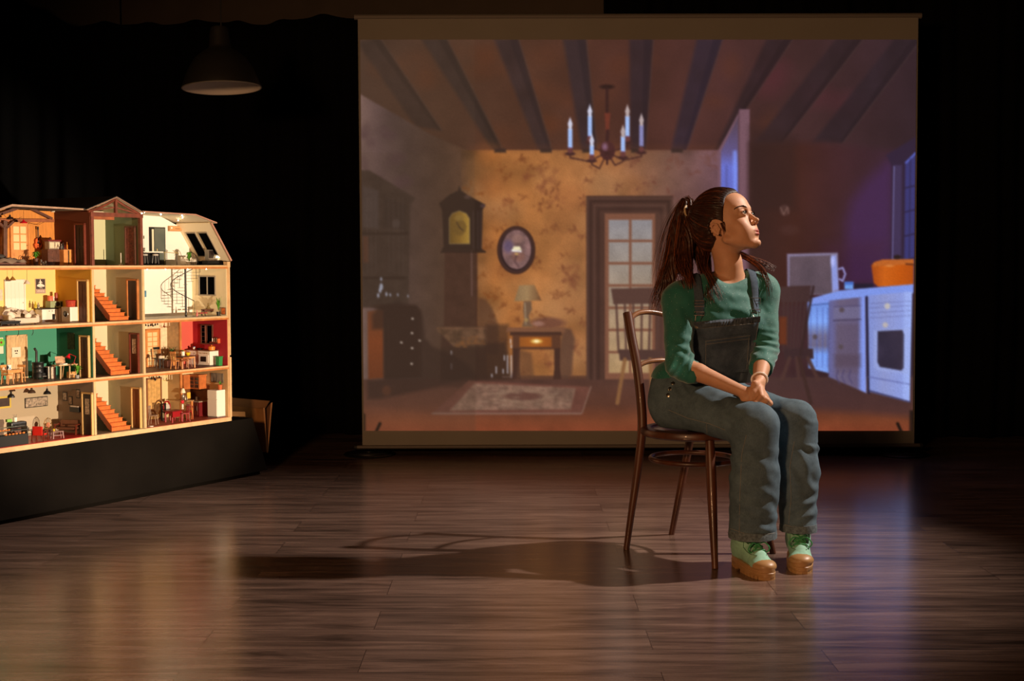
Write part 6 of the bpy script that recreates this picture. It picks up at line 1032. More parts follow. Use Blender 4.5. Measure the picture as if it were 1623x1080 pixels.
hpart(MB().box(PU+0.005, W3-0.0085, D-0.0048, D-0.0035, FL[0], FL[0]+0.15), 'backsplash', hm('brown_tiles', (110, 66, 34), 0.4, noise=0.3, nscale=60)); hpart(MB().box(W3-0.0098, W3-0.0084, 0.125, D-0.004, FL[0]+0.075, FL[0]+0.15), 'backsplash', hm('brown_tiles', (110, 66, 34)))
solo(MB().lathe([(0.0, 0), (0.007, 0), (0.0075, 0.015), (0, 0.016)], n=16), 'steel_canister', steel, 'steel canister on the ground floor worktop', 'canister', 309.5, 0.190, z+0.0757)
e = at_side('wall_cabinet', 'glass-doored wooden wall cabinets on the ground floor', 'cabinet', W3-0.034, 0.190, z+0.132); pt(MB().box(-0.052, 0.046, -0.024, 0.024, 0, 0.066), 'body', hm('cabinet_oak', (190, 106, 50), 0.5, noise=0.2, nscale=50), e); pt(MB().box(-0.062, 0.050, -0.032, 0.025, 0.066, 0.072), 'cornice', hm('cabinet_oak', (190, 106, 50)), e)
for i in range(3):
    x = -0.050+0.032*i; d = pt(MB().box(x, x+0.030, -0.0258, -0.024, 0.002, 0.064), 'door', hm('cabinet_brown', (140, 74, 36), 0.5), e, bev=0.0005); q = MB()
    for a in range(2):
        for b in range(3): q.box(x+0.004+0.012*a, x+0.014+0.012*a, -0.0264, -0.0256, 0.008+0.018*b, 0.022+0.018*b)
    pt(q, 'pane', hm('dark_screen', (40, 32, 30)), d)
e = item('left_wall_cabinet', 'plain oak wall cabinet on the back wall over the counter', 'cabinet', 291, 0.218, z+0.132); pt(MB().box(-0.020, 0.044, -0.012, 0.012, 0, 0.066), 'body', hm('cabinet_oak', (190, 106, 50)), e); pt(MB().box(-0.018, 0.012, -0.0134, -0.012, 0.002, 0.064), 'door', hm('cabinet_oak', (190, 106, 50)), e, bev=0.0006); pt(MB().box(-0.024, 0.050, -0.016, 0.014, 0.066, 0.072), 'cornice', hm('cabinet_oak', (190, 106, 50)), e)
e = at_side('white_fridge', 'tall white fridge freezer at the right of the ground floor kitchen', 'fridge', W3-0.040, 0.045, z+0.0003); pt(MB().box(-0.034, 0.030, -0.026, 0.030, 0.004, 0.134), 'body', whitep, e, bev=0.0015); pt(MB().box(-0.033, 0.029, -0.0295, -0.0265, 0.090, 0.133), 'freezer_door', whitep, e, bev=0.001); pt(MB().box(-0.033, 0.029, -0.0295, -0.0265, 0.006, 0.087), 'fridge_door', whitep, e, bev=0.001); pt(MB().box(-0.034, 0.030, -0.026, 0.030, 0, 0.004), 'plinth', grey, e)
plant(346.5, 0.034, z+0.1345, 0.052, 0.018, 10, 'terracotta pot with a drooping plant on the white fridge', terra, 0.024, 0.0125, 31, 0.006)
flat_on_side('striped_picture', 'dark striped picture on the side wall above the fridge', 'picture', 334.5, 354, 591, 606.5, W3-0.0088, hm('stripe_print', (110, 100, 86), 0.8, noise=0.8, nscale=60, stretch=(1, 8, 0.3)))

# ===== opened front panel lying behind the house on the right
e = empty('hinged_front_panel', HP(1.36, 0.06, 0.302), HYAW, 'thin plywood front panel of the dollhouse resting on the plinth end', 'panel')
ply = hm('plywood', (176, 124, 72), 0.7, noise=0.15, nscale=20); plyd = hm('plywood_edge', (206, 150, 96), 0.6)
A = [on_y(366, 632, 6.86), on_y(429, 640, 6.86)]
def quadslab(name, px4, Y, m, t=0.006, rt=None):
    vs = [on_y(px, py, y) for (px, py), y in zip(px4, Y)]; n = (vs[1]-vs[0]).cross(vs[3]-vs[0]).normalized()*t; vs2 = [v+n for v in vs]
    o = MB().add(vs+vs2, [(3, 2, 1, 0), (4, 5, 6, 7), (0, 1, 5, 4), (1, 2, 6, 5), (2, 3, 7, 6), (3, 0, 4, 7)]).build(name, m, e); o.matrix_parent_inverse = (Matrix.Translation(e.location) @ Matrix.Rotation(HYAW, 4, 'Z')).inverted(); return o
quadslab('outer_face', [(362, 642), (418, 648), (423, 717), (362, 720)], [7.06, 6.94, 6.92, 7.06], ply)
quadslab('top_lip', [(362, 630.5), (427, 636), (419, 648.5), (362, 643)], [7.03, 6.90, 6.92, 7.04], hm('plywood_lip', (150, 106, 66), 0.7))
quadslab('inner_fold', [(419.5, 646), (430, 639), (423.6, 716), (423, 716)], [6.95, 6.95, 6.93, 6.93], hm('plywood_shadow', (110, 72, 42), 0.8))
quadslab('left_edge', [(417.3, 647), (419.3, 646.5), (424, 718), (422.8, 718)], [6.905]*4, plyd, 0.004)
quadslab('right_edge', [(429.3, 639), (431.8, 638), (424.6, 718), (423.4, 718)], [6.905]*4, plyd, 0.004)
quadslab('wood_offcut', [(367, 652.5), (388, 653), (388.5, 660.5), (367, 660)], [6.86, 6.86, 6.85, 6.85], ply, 0.01)
# ------------------------------------------------------------------ bentwood chair
CF = Vector((0.667, -0.745, 0)); CL = Vector((0.745, 0.667, 0)); CC = Vector((0.682, 4.957, 0))   # front, her left, centre
wood = mat('bentwood', (0.075, 0.022, 0.008), 0.42, noise=0.5, nscale=18, stretch=(1, 1, 0.15), coat=0.1)
woodw = mat('worn_bentwood', (0.20, 0.085, 0.035), 0.30, noise=0.35, nscale=14, coat=0.3)
def CP(f, l, z): return CC + CF*f + CL*l + Vector((0, 0, z))
def chair():
    e = empty('bentwood_chair', CC, 0, 'dark brown bentwood chair with round seat on which the woman sits', 'chair')
    def own(mb, name, m, sm=True, bev=0):
        o = mb.build(name, m, e, smooth=sm, bevel=bev); o.matrix_parent_inverse = Matrix.Translation(-CC); return o
    Q = Quaternion((0, 0, 1), math.atan2(CF.y, CF.x))
    # seat: rounded ring with a sunk pressed disc
    pr = [(0.0, 0.440), (0.16, 0.440), (0.186, 0.438), (0.197, 0.445), (0.199, 0.455), (0.194, 0.466), (0.180, 0.470), (0.160, 0.469), (0.156, 0.464), (0.148, 0.462)]
    own(MB().lathe(pr, CC, n=72), 'seat_ring', wood)
    own(MB().lathe([(0.1485, 0.4615), (0.146, 0.4632), (0.10, 0.4618), (0.0, 0.4605)], CC, n=72), 'seat_disc', woodw)['label'] = 'lighter pressed plywood seat disc'
    # front legs: turned, splayed, screwed under the ring
    for s in (-1, 1):
        top = CP(0.135, 0.135*s, 0.44); bot = CC + CF*0.240 + CL*0.180*s
        if s < 0: bot = Vector((0.722, 4.655, 0.0)); top = on_y(1125, 699, 4.77); top.z = 0.441
        pts = [top.lerp(bot, t) for t in [i/10 for i in range(11)]]
        own(MB().tube(pts, [0.0165, 0.018, 0.0185, 0.0185, 0.018, 0.0172, 0.016, 0.015, 0.0138, 0.0125, 0.0115], 16), 'leg', wood)
    # rear legs rise into the back posts
    near = [Vector((0.4335, 4.968, 0.0)), on_y(1001, 812, 4.975), on_y(1009, 757, 4.985), on_y(1016, 700, 4.99), on_y(1018, 668, 4.995), on_y(1015, 625, 5.01), on_y(1009, 577, 5.035), on_y(1001, 535, 5.065), on_y(994.5, 496, 5.095)]
    shift = CL*0.30
    for s in (0, 1):
        pts = spline([p + shift*s*0.97 + Vector((-0.012, 0.085, 0))*s*max(0, 1-i*0.3) for i, p in enumerate(near)], 6)
        n = len(pts); rs = [0.0115 + 0.0065*min(1, i/(n*0.45)) for i in range(n)]
        own(MB().tube(pts, rs, 16), 'back_post', wood)
    def rail(z, f0, bow, zz, r, name, m, lift):
        a, b = None, None
        # find post points at height z
        P = spline(near, 6); a = min(P, key=lambda p: abs(p.z-z)); b = a + shift*0.96
        mid = (a+b)/2; out = -CF
        pts = [a + (b-a)*t + out*bow*math.sin(PI*t)**0.8 + Vector((0, 0, lift*math.sin(PI*t)**0.6)) for t in [i/24 for i in range(25)]]
        own(MB().tube(pts, r, 14), name, m)
    rail(0.845, 0, 0.05, 0, 0.0105, 'top_rail', woodw, 0.045)
    rail(0.690, 0, 0.035, 0, 0.0095, 'middle_rail', woodw, 0.022)
    own(MB().ring(CC + Vector((0, 0, 0.350)) - CF*0.0, 0.158, 0.0095, n=64, m=12), 'stretcher_ring', wood)
    for px, py, Y in ((1131, 739, 4.795), (1072, 716, 5.12)):
        own(MB().ball(on_y(px, py, Y), 0.005), 'screw', mat('brass', (0.45, 0.3, 0.1), 0.35, 1.0))
chair()
# ------------------------------------------------------------------ smooth solids: distance fields turned into meshes
class Grid:
    def __init__(s, xs, ys, zs):
        s.ax = [np.asarray(a, np.float32) for a in (xs, ys, zs)]; s.V = np.full([len(a) for a in s.ax], 1.0, np.float32)
def axis(lo, hi, coarse, dense=()):
    """coordinates from lo to hi, finer inside the dense (a, b, step) spans"""
    out = [lo]
    while out[-1] < hi:
        st = coarse
        for a, b, d in dense:
            if a-coarse*2 <= out[-1] <= b: st = min(st, d if out[-1] >= a-d else max(d, coarse*0.5))
        out.append(out[-1]+st)
    return np.array(out)
class Solid:
    def __init__(s): s.ops = []
    def _p(s, f, lo, hi, k, mode): s.ops.append((f, np.array(lo), np.array(hi), k, mode)); return s
    def cone(s, a, b, r1, r2, k=0.02, mode='+', flat=None):
        a = np.array(a, float); b = np.array(b, float); d = b-a; L2 = (d@d)+1e-12; R = max(r1, r2)
        def f(X, Y, Z, g=0.0):
            px, py, pz = X-a[0], Y-a[1], Z-a[2]; t = np.clip((px*d[0]+py*d[1]+pz*d[2])/L2, 0, 1)
            qx, qy, qz = px-t*d[0], py-t*d[1], pz-t*d[2]
            if flat is not None:
                n, q = flat; h = qx*n[0]+qy*n[1]+qz*n[2]; e = (1/q-1)*h; qx, qy, qz = qx+e*n[0], qy+e*n[1], qz+e*n[2]
            return np.sqrt(qx*qx+qy*qy+qz*qz)-(r1+(r2-r1)*t)
        return s._p(f, np.minimum(a, b)-R, np.maximum(a, b)+R, k, mode)
    def chain(s, pts, rs, k=0.015, mode='+', flat=None):
        for i in range(len(pts)-1): s.cone(pts[i], pts[i+1], rs[i], rs[i+1], k if i == 0 else min(k, 0.008), mode, flat)
        return s
    def ell(s, c, r, M=None, k=0.02, mode='+'):
        """ellipsoid; M columns are its axes"""
        c = np.array(c, float); r = np.array(r if hasattr(r, '__len__') else [r]*3, float); M = np.eye(3) if M is None else np.array(M)
        def f(X, Y, Z, g=0.0):
            d = [X-c[0], Y-c[1], Z-c[2]]; q = [d[0]*M[0, i]+d[1]*M[1, i]+d[2]*M[2, i] for i in range(3)]
            k0 = np.sqrt(sum((q[i]/r[i])**2 for i in range(3)))+1e-9; k1 = np.sqrt(sum((q[i]/r[i]**2)**2 for i in range(3)))+1e-9
            return k0*(k0-1)/k1
        R = np.abs(M)@r
        return s._p(f, c-R, c+R, k, mode)
    def half(s, p, n, k=0.002):
        """cut away what lies on the side the normal points to"""
        p = np.array(p, float); n = np.array(n, float); n = n/np.linalg.norm(n)
        return s._p(lambda X, Y, Z, g=0.0: -((X-p[0])*n[0]+(Y-p[1])*n[1]+(Z-p[2])*n[2]), np.array([-99]*3), np.array([99]*3), k, '-')
    def fill(s, G, grow=0.0):
        for f, lo, hi, k, mode in s.ops:
            m = k*1.2+grow+0.012; sl = []
            for i in range(3):
                a = np.searchsorted(G.ax[i], lo[i]-m); b = np.searchsorted(G.ax[i], hi[i]+m); sl.append(slice(max(0, a-1), min(len(G.ax[i]), b+1)))
            sl = tuple(sl)
            if any(q.stop <= q.start for q in sl): continue
            d = f(G.ax[0][sl[0]][:, None, None], G.ax[1][sl[1]][None, :, None], G.ax[2][sl[2]][None, None, :]).astype(np.float32)
            V = G.V[sl]
            if mode == '+':
                d = d-grow; h = np.clip(0.5+0.5*(V-d)/k, 0, 1); G.V[sl] = V+(d-V)*h-k*h*(1-h)
            else:
                h = np.clip(0.5-0.5*(V+d)/k, 0, 1); G.V[sl] = V+(-d-V)*h+k*h*(1-h)
        return G
def surface(G):
    """surface nets on a rectilinear grid"""
    V = G.V; ins = V < 0; nx, ny, nz = V.shape
    C = np.zeros((nx-1, ny-1, nz-1), np.uint8)
    for dx in (0, 1):
        for dy in (0, 1):
            for dz in (0, 1): C += ins[dx:nx-1+dx, dy:ny-1+dy, dz:nz-1+dz]
    cell = np.argwhere((C > 0) & (C < 8)); idx = np.full(C.shape, -1, np.int32); idx[tuple(cell.T)] = np.arange(len(cell))
    acc = np.zeros((len(cell), 3)); cnt = np.zeros(len(cell))
    co = [(a, b, c) for a in (0, 1) for b in (0, 1) for c in (0, 1)]
    for p in co:
        for ax in range(3):
            if p[ax] == 1: continue
            q = list(p); q[ax] = 1
            A = tuple((cell+np.array(p)).T); B = tuple((cell+np.array(q)).T); va, vb = V[A], V[B]; m = (va < 0) != (vb < 0)
            t = np.where(m, va/(va-vb+1e-20), 0)
            pa = np.stack([G.ax[i][A[i]] for i in range(3)], -1); pb = np.stack([G.ax[i][B[i]] for i in range(3)], -1)
            acc += np.where(m[:, None], pa+(pb-pa)*t[:, None], 0); cnt += m
    vs = acc/cnt[:, None]; F = []
    for ax in range(3):
        b, c = [(1, 2), (2, 0), (0, 1)][ax]
        sh = [slice(0, n) for n in V.shape]; s0 = list(sh); s1 = list(sh); s0[ax] = slice(0, V.shape[ax]-1); s1[ax] = slice(1, V.shape[ax])
        E = ins[tuple(s0)] != ins[tuple(s1)]; e = np.argwhere(E)
        ok = (e[:, b] > 0) & (e[:, c] > 0) & (e[:, b] < V.shape[b]-1) & (e[:, c] < V.shape[c]-1); e = e[ok]
        def at(db, dc):
            g = e.copy(); g[:, b] += db; g[:, c] += dc; return idx[tuple(g.T)]
        q = np.stack([at(-1, -1), at(0, -1), at(0, 0), at(-1, 0)], -1); fl = ~ins[tuple(e.T)]
        q[fl] = q[fl][:, ::-1]; F.append(q)
    return vs, np.concatenate(F)
def relax(vs, F, n=1, w=0.5):
    E = np.concatenate([F[:, [0, 1]], F[:, [1, 2]], F[:, [2, 3]], F[:, [3, 0]]]); E = np.concatenate([E, E[:, ::-1]])
    for _ in range(n):
        s = np.zeros_like(vs); c = np.bincount(E[:, 0], minlength=len(vs))
        for i in range(3): s[:, i] = np.bincount(E[:, 0], vs[E[:, 1], i], len(vs))
        vs = vs*(1-w)+w*s/np.maximum(c, 1)[:, None]
    return vs
def normals(vs, F):
    n = np.cross(vs[F[:, 2]]-vs[F[:, 0]], vs[F[:, 3]]-vs[F[:, 1]]); N = np.zeros_like(vs)
    for j in range(4):
        for i in range(3): N[:, i] += np.bincount(F[:, j], n[:, i], len(vs))
    return N/(np.linalg.norm(N, axis=1)[:, None]+1e-12)
def np_mesh(name, vs, F, mats, parent=None, colors=None, org=None):
    me = bpy.data.meshes.new(name); me.from_pydata([tuple(v) for v in vs.tolist()], [], F.tolist())
    for m_ in (mats if isinstance(mats, (list, tuple)) else [mats]): me.materials.append(m_)
    me.shade_smooth()
    if colors is not None:
        a = me.color_attributes.new('tint', 'FLOAT_COLOR', 'POINT'); a.data.foreach_set('color', np.concatenate([colors, np.ones((len(vs), 1))], -1).reshape(-1))
    o = bpy.data.objects.new(name, me); COL.objects.link(o)
    if parent: o.parent = parent; o.matrix_parent_inverse = Matrix.Translation(-parent.location)
    return o
def n3(P, sc, seed=0):
    """smooth 3D value noise of points, -1..1"""
    g = np.random.default_rng(seed).uniform(-1, 1, (32, 32, 32)); q = P/sc; i = np.floor(q).astype(int); f = q-i; f = f*f*(3-2*f); out = 0
    for a in (0, 1):
        for b in (0, 1):
            for c in (0, 1):
                w = (f[:, 0] if a else 1-f[:, 0])*(f[:, 1] if b else 1-f[:, 1])*(f[:, 2] if c else 1-f[:, 2])
                out = out+w*g[(i[:, 0]+a) % 32, (i[:, 1]+b) % 32, (i[:, 2]+c) % 32]
    return out
from mathutils.bvhtree import BVHTree
def bvh(vs, F): return BVHTree.FromPolygons([Vector(v) for v in vs.tolist()], F.tolist())
def hit(tree, px, py):
    """where the sight line of a photo point meets the surface"""
    d = ray(px, py).normalized(); h = tree.ray_cast(Vector((0, 0, CAMH)), d); return (h[0], h[1]) if h[0] else (None, None)

# ------------------------------------------------------------------ the seated woman
P = lambda px, py, Y: np.array(on_y(px, py, Y))
ORG = Vector((0.80, 4.80, 0.0))
woman = empty('person', ORG, 0, 'seated woman with auburn ponytail, green glitter top and denim dungarees, gazing up to the right', 'person')
def own(mb, name, m, smooth=True, par=None, bev=0):
    o = mb.build(name, m, par or woman, smooth=smooth, bevel=bev)
    o.matrix_parent_inverse = Matrix.Translation(-ORG)
    return o
def sub(o, par): o.parent = par; o.matrix_parent_inverse = Matrix.Translation(-ORG) if par is woman else Matrix.Identity(4); return o
# joints
hipR, hipL = P(1073, 640, 4.92), P(1122, 634, 5.04)
kneeR, kneeL = P(1200, 673, 4.61), P(1262, 668, 4.76)
ankR, ankL = P(1182, 860, 4.648), P(1264, 856, 4.725)
pelvis, waist, chest, neckb = P(1096, 622, 4.985), P(1128, 575, 4.95), P(1145, 500, 4.90), P(1158, 440, 4.895)
shR, shL = P(1075, 476, 4.83), P(1209, 462, 4.94)
elR, elL = P(1077, 578, 4.745), P(1212, 556, 4.87)
wrR, wrL = P(1179, 622, 4.645), P(1203, 606, 4.69)
# head frame
yaw, pit, roll = math.radians(57), math.radians(23), math.radians(-3)
hf = np.array([math.sin(yaw)*math.cos(pit), -math.cos(yaw)*math.cos(pit), math.sin(pit)])
hl = np.cross([0, 0, 1], hf); hl /= np.linalg.norm(hl); hu = np.cross(hf, hl)
hl, hu = hl*math.cos(roll)+hu*math.sin(roll), hu*math.cos(roll)-hl*math.sin(roll)
HM = np.stack([hf, hl, hu], 1); HC = P(1154.5, 367, 4.86); HS = 1.10
def H(f, l, u): return HC + HM@np.array([f, l, u])*HS
def HE(s, f, l, u, r, k=0.01, mode='+', M=None): return s.ell(H(f, l, u), [q*HS for q in r], HM if M is None else M, k, mode)

def head_solid(s):
    HE(s, -0.014, 0, 0.054, (0.096, 0.074, 0.088), 0.01)
    HE(s, 0.030, 0, 0.015, (0.056, 0.059, 0.084), 0.03)
    HE(s, 0.040, 0, 0.066, (0.052, 0.058, 0.050), 0.02)
    HE(s, 0.040, 0, -0.040, (0.045, 0.044, 0.038), 0.02)
    for q in (-1, 1):
        s.cone(H(0.004, 0.054*q, -0.036), H(0.068, 0.016*q, -0.074), 0.013, 0.013, 0.022)
        HE(s, 0.054, 0.036*q, -0.006, (0.024, 0.021, 0.019), 0.025)
        HE(s, 0.056, 0.026*q, -0.030, (0.026, 0.024, 0.028), 0.03)
        s.cone(H(0.073, 0.040*q, 0.043), H(0.0840, 0.014*q, 0.044), 0.008, 0.008, 0.020)
    HE(s, 0.074, 0, -0.076, (0.0185, 0.018, 0.014), 0.012)
    HE(s, 0.072, 0, -0.036, (0.022, 0.027, 0.026), 0.014)
    for q in (-1, 1):
        HE(s, 0.090, 0.031*q, 0.026, (0.0125, 0.016, 0.011), 0.012, '-')
    s.cone(H(0.083, 0, 0.034), H(0.1025, 0, -0.003), 0.0056, 0.0078, 0.010)
    HE(s, 0.1050, 0, -0.0060, (0.0090, 0.0080, 0.0072), 0.006)
    for q in (-1, 1):
        HE(s, 0.0960, 0.0100*q, -0.0115, (0.0085, 0.0048, 0.0055), 0.006)
        HE(s, 0.1015, 0.0056*q, -0.0180, (0.0040, 0.0022, 0.0028), 0.002, '-')
        # lids around the eyeball
        HE(s, 0.0785, 0.031*q, 0.026, (0.0136, 0.0140, 0.0130), 0.005)
        HE(s, 0.0925, 0.0325*q, 0.0255, (0.0098, 0.0128, 0.0047), 0.0016, '-')
    # lips, slightly open
    HE(s, 0.0900, 0, -0.0375, (0.0085, 0.0175, 0.0050), 0.005)
    HE(s, 0.0885, 0, -0.0485, (0.0085, 0.0150, 0.0055), 0.005)
    HE(s, 0.0985, 0, -0.0432, (0.0100, 0.0145, 0.0014), 0.0012, '-')
    HE(s, 0.094, 0, -0.0600, (0.006, 0.016, 0.005), 0.008, '-')
    for q in (-1, 1):
        a = math.radians(20); ef = hf*math.cos(a)+hl*q*0.0; M = HM
        s.cone(H(-0.008, 0.068*q, 0.0), H(-0.010, 0.075*q, 0.004), 0.012, 0.012, 0.008, flat=(hl, 0.5))
        pts = [H(0.003, 0.072*q, 0.006), H(0.001, 0.077*q, 0.019), H(-0.008, 0.081*q, 0.025), H(-0.0175, 0.0815*q, 0.019), H(-0.0185, 0.079*q, 0.005), H(-0.012, 0.076*q, -0.009), H(-0.004, 0.073*q, -0.016)]
        s.chain(pts, [0.0028, 0.0029, 0.0032, 0.0032, 0.0030, 0.0032, 0.0042], 0.004)
        HE(s, -0.008, 0.075*q, 0.004, (0.0110, 0.004, 0.0175), 0.004)
        HE(s, -0.005, 0.080*q, 0.004, (0.0060, 0.004, 0.0095), 0.003, '-')
        HE(s, 0.0045, 0.0745*q, 0.001, (0.003, 0.004, 0.005), 0.003)
    # neck
    s.chain([H(-0.030, 0, -0.020), (H(-0.03, 0, -0.05)*0.5+neckb*0.5), neckb - np.array([0, 0, 0.02])], [0.050, 0.050, 0.056], 0.022)
    HE(s, 0.012, 0, -0.045, (0.036, 0.034, 0.022), 0.02)
    return s
def hand(s, W, K, nrm, side, curl, spread=0.0, thumbdir=None, lens=(0.082, 0.088, 0.083, 0.066)):
    """palm from wrist W to the middle knuckle K; nrm points out of the back of the hand; side is towards the index finger"""
    W, K = np.array(W), np.array(K); d = K-W; L = np.linalg.norm(d); d /= L; nrm = np.array(nrm, float); nrm -= d*(nrm@d); nrm /= np.linalg.norm(nrm)
    sd = np.cross(nrm, d)*side; M = np.stack([d, sd, nrm], 1)
    s.ell(W+d*L*0.52, (L*0.56, 0.036, 0.014), M, 0.016)
    s.ell(W+d*L*0.80, (L*0.30, 0.037, 0.0125), M, 0.010)
    s.ell(W+d*L*0.42+sd*0.022-nrm*0.006, (0.026, 0.014, 0.013), M, 0.008)
    for i, off in enumerate((0.0285, 0.0095, -0.0095, -0.0275)):
        r = (0.0085, 0.0088, 0.0083, 0.0074)[i]; k0 = K+sd*off-d*(0.002, 0, 0.004, 0.012)[i]; p = [W+d*L*0.5+sd*off*0.8, k0+nrm*0.001]; a = curl[i]*0.35; ln = lens[i]
        cur = p[-1]
        for seg, (fr, da) in enumerate(((0.45, 0), (0.31, 1), (0.24, 0.8))):
            a += curl[i]*(0.6 if seg == 0 else da); v = d*math.cos(a)-nrm*math.sin(a)+sd*spread*(1.5-i)*0.1; v /= np.linalg.norm(v); cur = cur+v*ln*fr; p.append(cur)
        s.chain(p[:2], [0.007, r*1.08], 0.006); s.chain(p[1:], [r*1.05, r*1.0, r*0.92, r*0.74], 0.0035)
    t = np.array(thumbdir) if thumbdir is not None else (d*0.75+sd*0.55-nrm*0.35); t = t/np.linalg.norm(t)
    b0 = W+d*L*0.18+sd*0.020; b1 = b0+(d*0.55+sd*0.62-nrm*0.25)*0.036; b2 = b1+t*0.030; b3 = b2+(t*0.9+d*0.2-nrm*0.1)*0.024
    s.chain([b0, b1, b2, b3], [0.013, 0.0115, 0.0100, 0.0078], 0.008)

def torso(s, arms=True):
    tl = (shL-shR)/np.linalg.norm(shL-shR); up = (neckb-pelvis); up /= np.linalg.norm(up); fr = np.cross(tl, up)
    fr /= np.linalg.norm(fr)
    if fr[1] > 0: fr = -fr
    M = np.stack([tl, fr, up], 1)
    s.ell(pelvis, (0.155, 0.115, 0.11), M, 0.03)
    s.ell(waist, (0.130, 0.090, 0.12), M, 0.05)
    s.ell(chest, (0.142, 0.100, 0.125), M, 0.05)
    s.cone(shR+np.array([0.012, 0, -0.004]), shL+np.array([-0.012, 0, -0.004]), 0.050, 0.050, 0.05)
    for q in (-1, 1): s.ell(chest+fr*0.062+tl*0.062*q-up*0.012, (0.052, 0.045, 0.052), M, 0.04)
    s.cone(neckb-up*0.03, (shR*0.75+neckb*0.25)+up*0.004, 0.050, 0.040, 0.04); s.cone(neckb-up*0.03, (shL*0.75+neckb*0.25)+up*0.004, 0.050, 0.040, 0.04)
    return M, tl, fr, up
body = Solid()
TM, tl_, fr_, up_ = torso(body)
body.chain([shR, elR], [0.043, 0.036], 0.03); body.chain([shL, elL], [0.043, 0.036], 0.03)
body.chain([elR, elR*0.70+wrR*0.30, wrR], [0.036, 0.0345, 0.0215], 0.02, flat=(np.array([0, 0.2, 1.0])/1.02, 0.93)); body.chain([elL, elL*0.65+wrL*0.35, wrL], [0.036, 0.0345, 0.0225], 0.02)
body.chain([hipR, kneeR], [0.080, 0.055], 0.04); body.chain([hipL, kneeL], [0.080, 0.055], 0.04)
body.chain([kneeR, ankR*0.4+kneeR*0.6, ankR, P(1190, 888, 4.60)], [0.052, 0.048, 0.021, 0.012], 0.03); body.chain([kneeL, ankL*0.4+kneeL*0.6, ankL, P(1266, 880, 4.66)], [0.052, 0.048, 0.021, 0.012], 0.03)
head_solid(body)
# clasped hands: the right lies inside the left, between the thighs
KR, KL = P(1205, 643, 4.615), P(1211, 642, 4.62)
KR = wrR+(KR-wrR)/np.linalg.norm(KR-wrR)*0.082; KL = wrL+(KL-wrL)/np.linalg.norm(KL-wrL)*0.086
hand(body, wrR, KR, (-0.55, -0.60, 0.55), 1, (1.0, 1.0, 1.0, 1.0), 0, thumbdir=(0.6, -0.2, -0.75), lens=(0.052, 0.054, 0.050, 0.044))
hand(body, wrL, KL, (0.85, -0.25, 0.30), -1, (0.95, 0.95, 0.95, 0.95), 0, thumbdir=(-0.25, -0.30, -0.9), lens=(0.070, 0.074, 0.070, 0.056))
G = Grid(axis(0.40, 1.20, 0.008, [(HC[0]-0.12, HC[0]+0.15, 0.0018), (0.80, 0.95, 0.0022)]),
         axis(4.45, 5.20, 0.008, [(HC[1]-0.125, HC[1]+0.115, 0.0018), (4.52, 4.72, 0.0022)]),
         axis(0.02, 1.45, 0.008, [(HC[2]-0.11, HC[2]+0.15, 0.0018), (0.50, 0.66, 0.0022)]))
body.fill(G); bv, bf = surface(G)
# keep the joined figure only, smooth a little, colour the skin (lips, brows, cheeks)
del G.V
bv = relax(bv, bf, 1, 0.35)
loc = (bv-HC)@HM/HS
def blob(c, r): return np.clip(1.25-np.sqrt((((loc-np.array(c))/np.array(r))**2).sum(1))*1.0, 0, 1)
skin = np.tile(np.array([[0.56, 0.29, 0.165]]), (len(bv), 1))*(1+0.05*n3(bv, 0.02, 3)+0.03*n3(bv, 0.006, 4))[:, None]
def tint(w, c): global skin; skin = skin*(1-w[:, None])+np.array(c)*w[:, None]
for q in (-1, 1): tint(0.30*blob((0.062, 0.040*q, -0.012), (0.022, 0.02, 0.018)), (0.50, 0.19, 0.11))
tint(0.85*np.clip(blob((0.0975, 0, -0.0378), (0.009, 0.0185, 0.0052))*2.2, 0, 1), (0.42, 0.085, 0.075))
tint(0.85*np.clip(blob((0.0960, 0, -0.0485), (0.009, 0.016, 0.0056))*2.2, 0, 1), (0.44, 0.09, 0.08))
for q in (-1, 1):
    for i in range(9):
        t = i/8; c = (0.0925-0.022*t**1.6, q*(0.014+0.034*t), 0.0425+0.0075*math.sin(PI*min(1, t*0.85)))
        tint(np.clip(blob(c, (0.008, 0.0042, 0.0020))*1.2, 0, 1)*0.45, (0.09, 0.035, 0.02))
    for i in range(11):
        a = PI*i/10; c = (0.0905-0.006*abs(math.cos(a)), q*0.0325+0.0128*math.cos(a), 0.0255+0.0052*math.sin(a))
        tint(np.clip(blob(c, (0.004, 0.0022, 0.0012))*1.6, 0, 1)*0.85, (0.03, 0.015, 0.01))
sk = mat('skin', (0.47, 0.235, 0.135), 0.54, spec=0.35, sss=0.12, bump=0.12, nscale=260)
nt = sk.node_tree; a_ = nt.nodes.new('ShaderNodeVertexColor'); a_.layer_name = 'tint'; nt.links.new(a_.outputs['Color'], nt.nodes['Principled BSDF'].inputs['Base Color'])
np_mesh('body', bv, bf, sk, woman, skin)
btree = bvh(bv, bf)
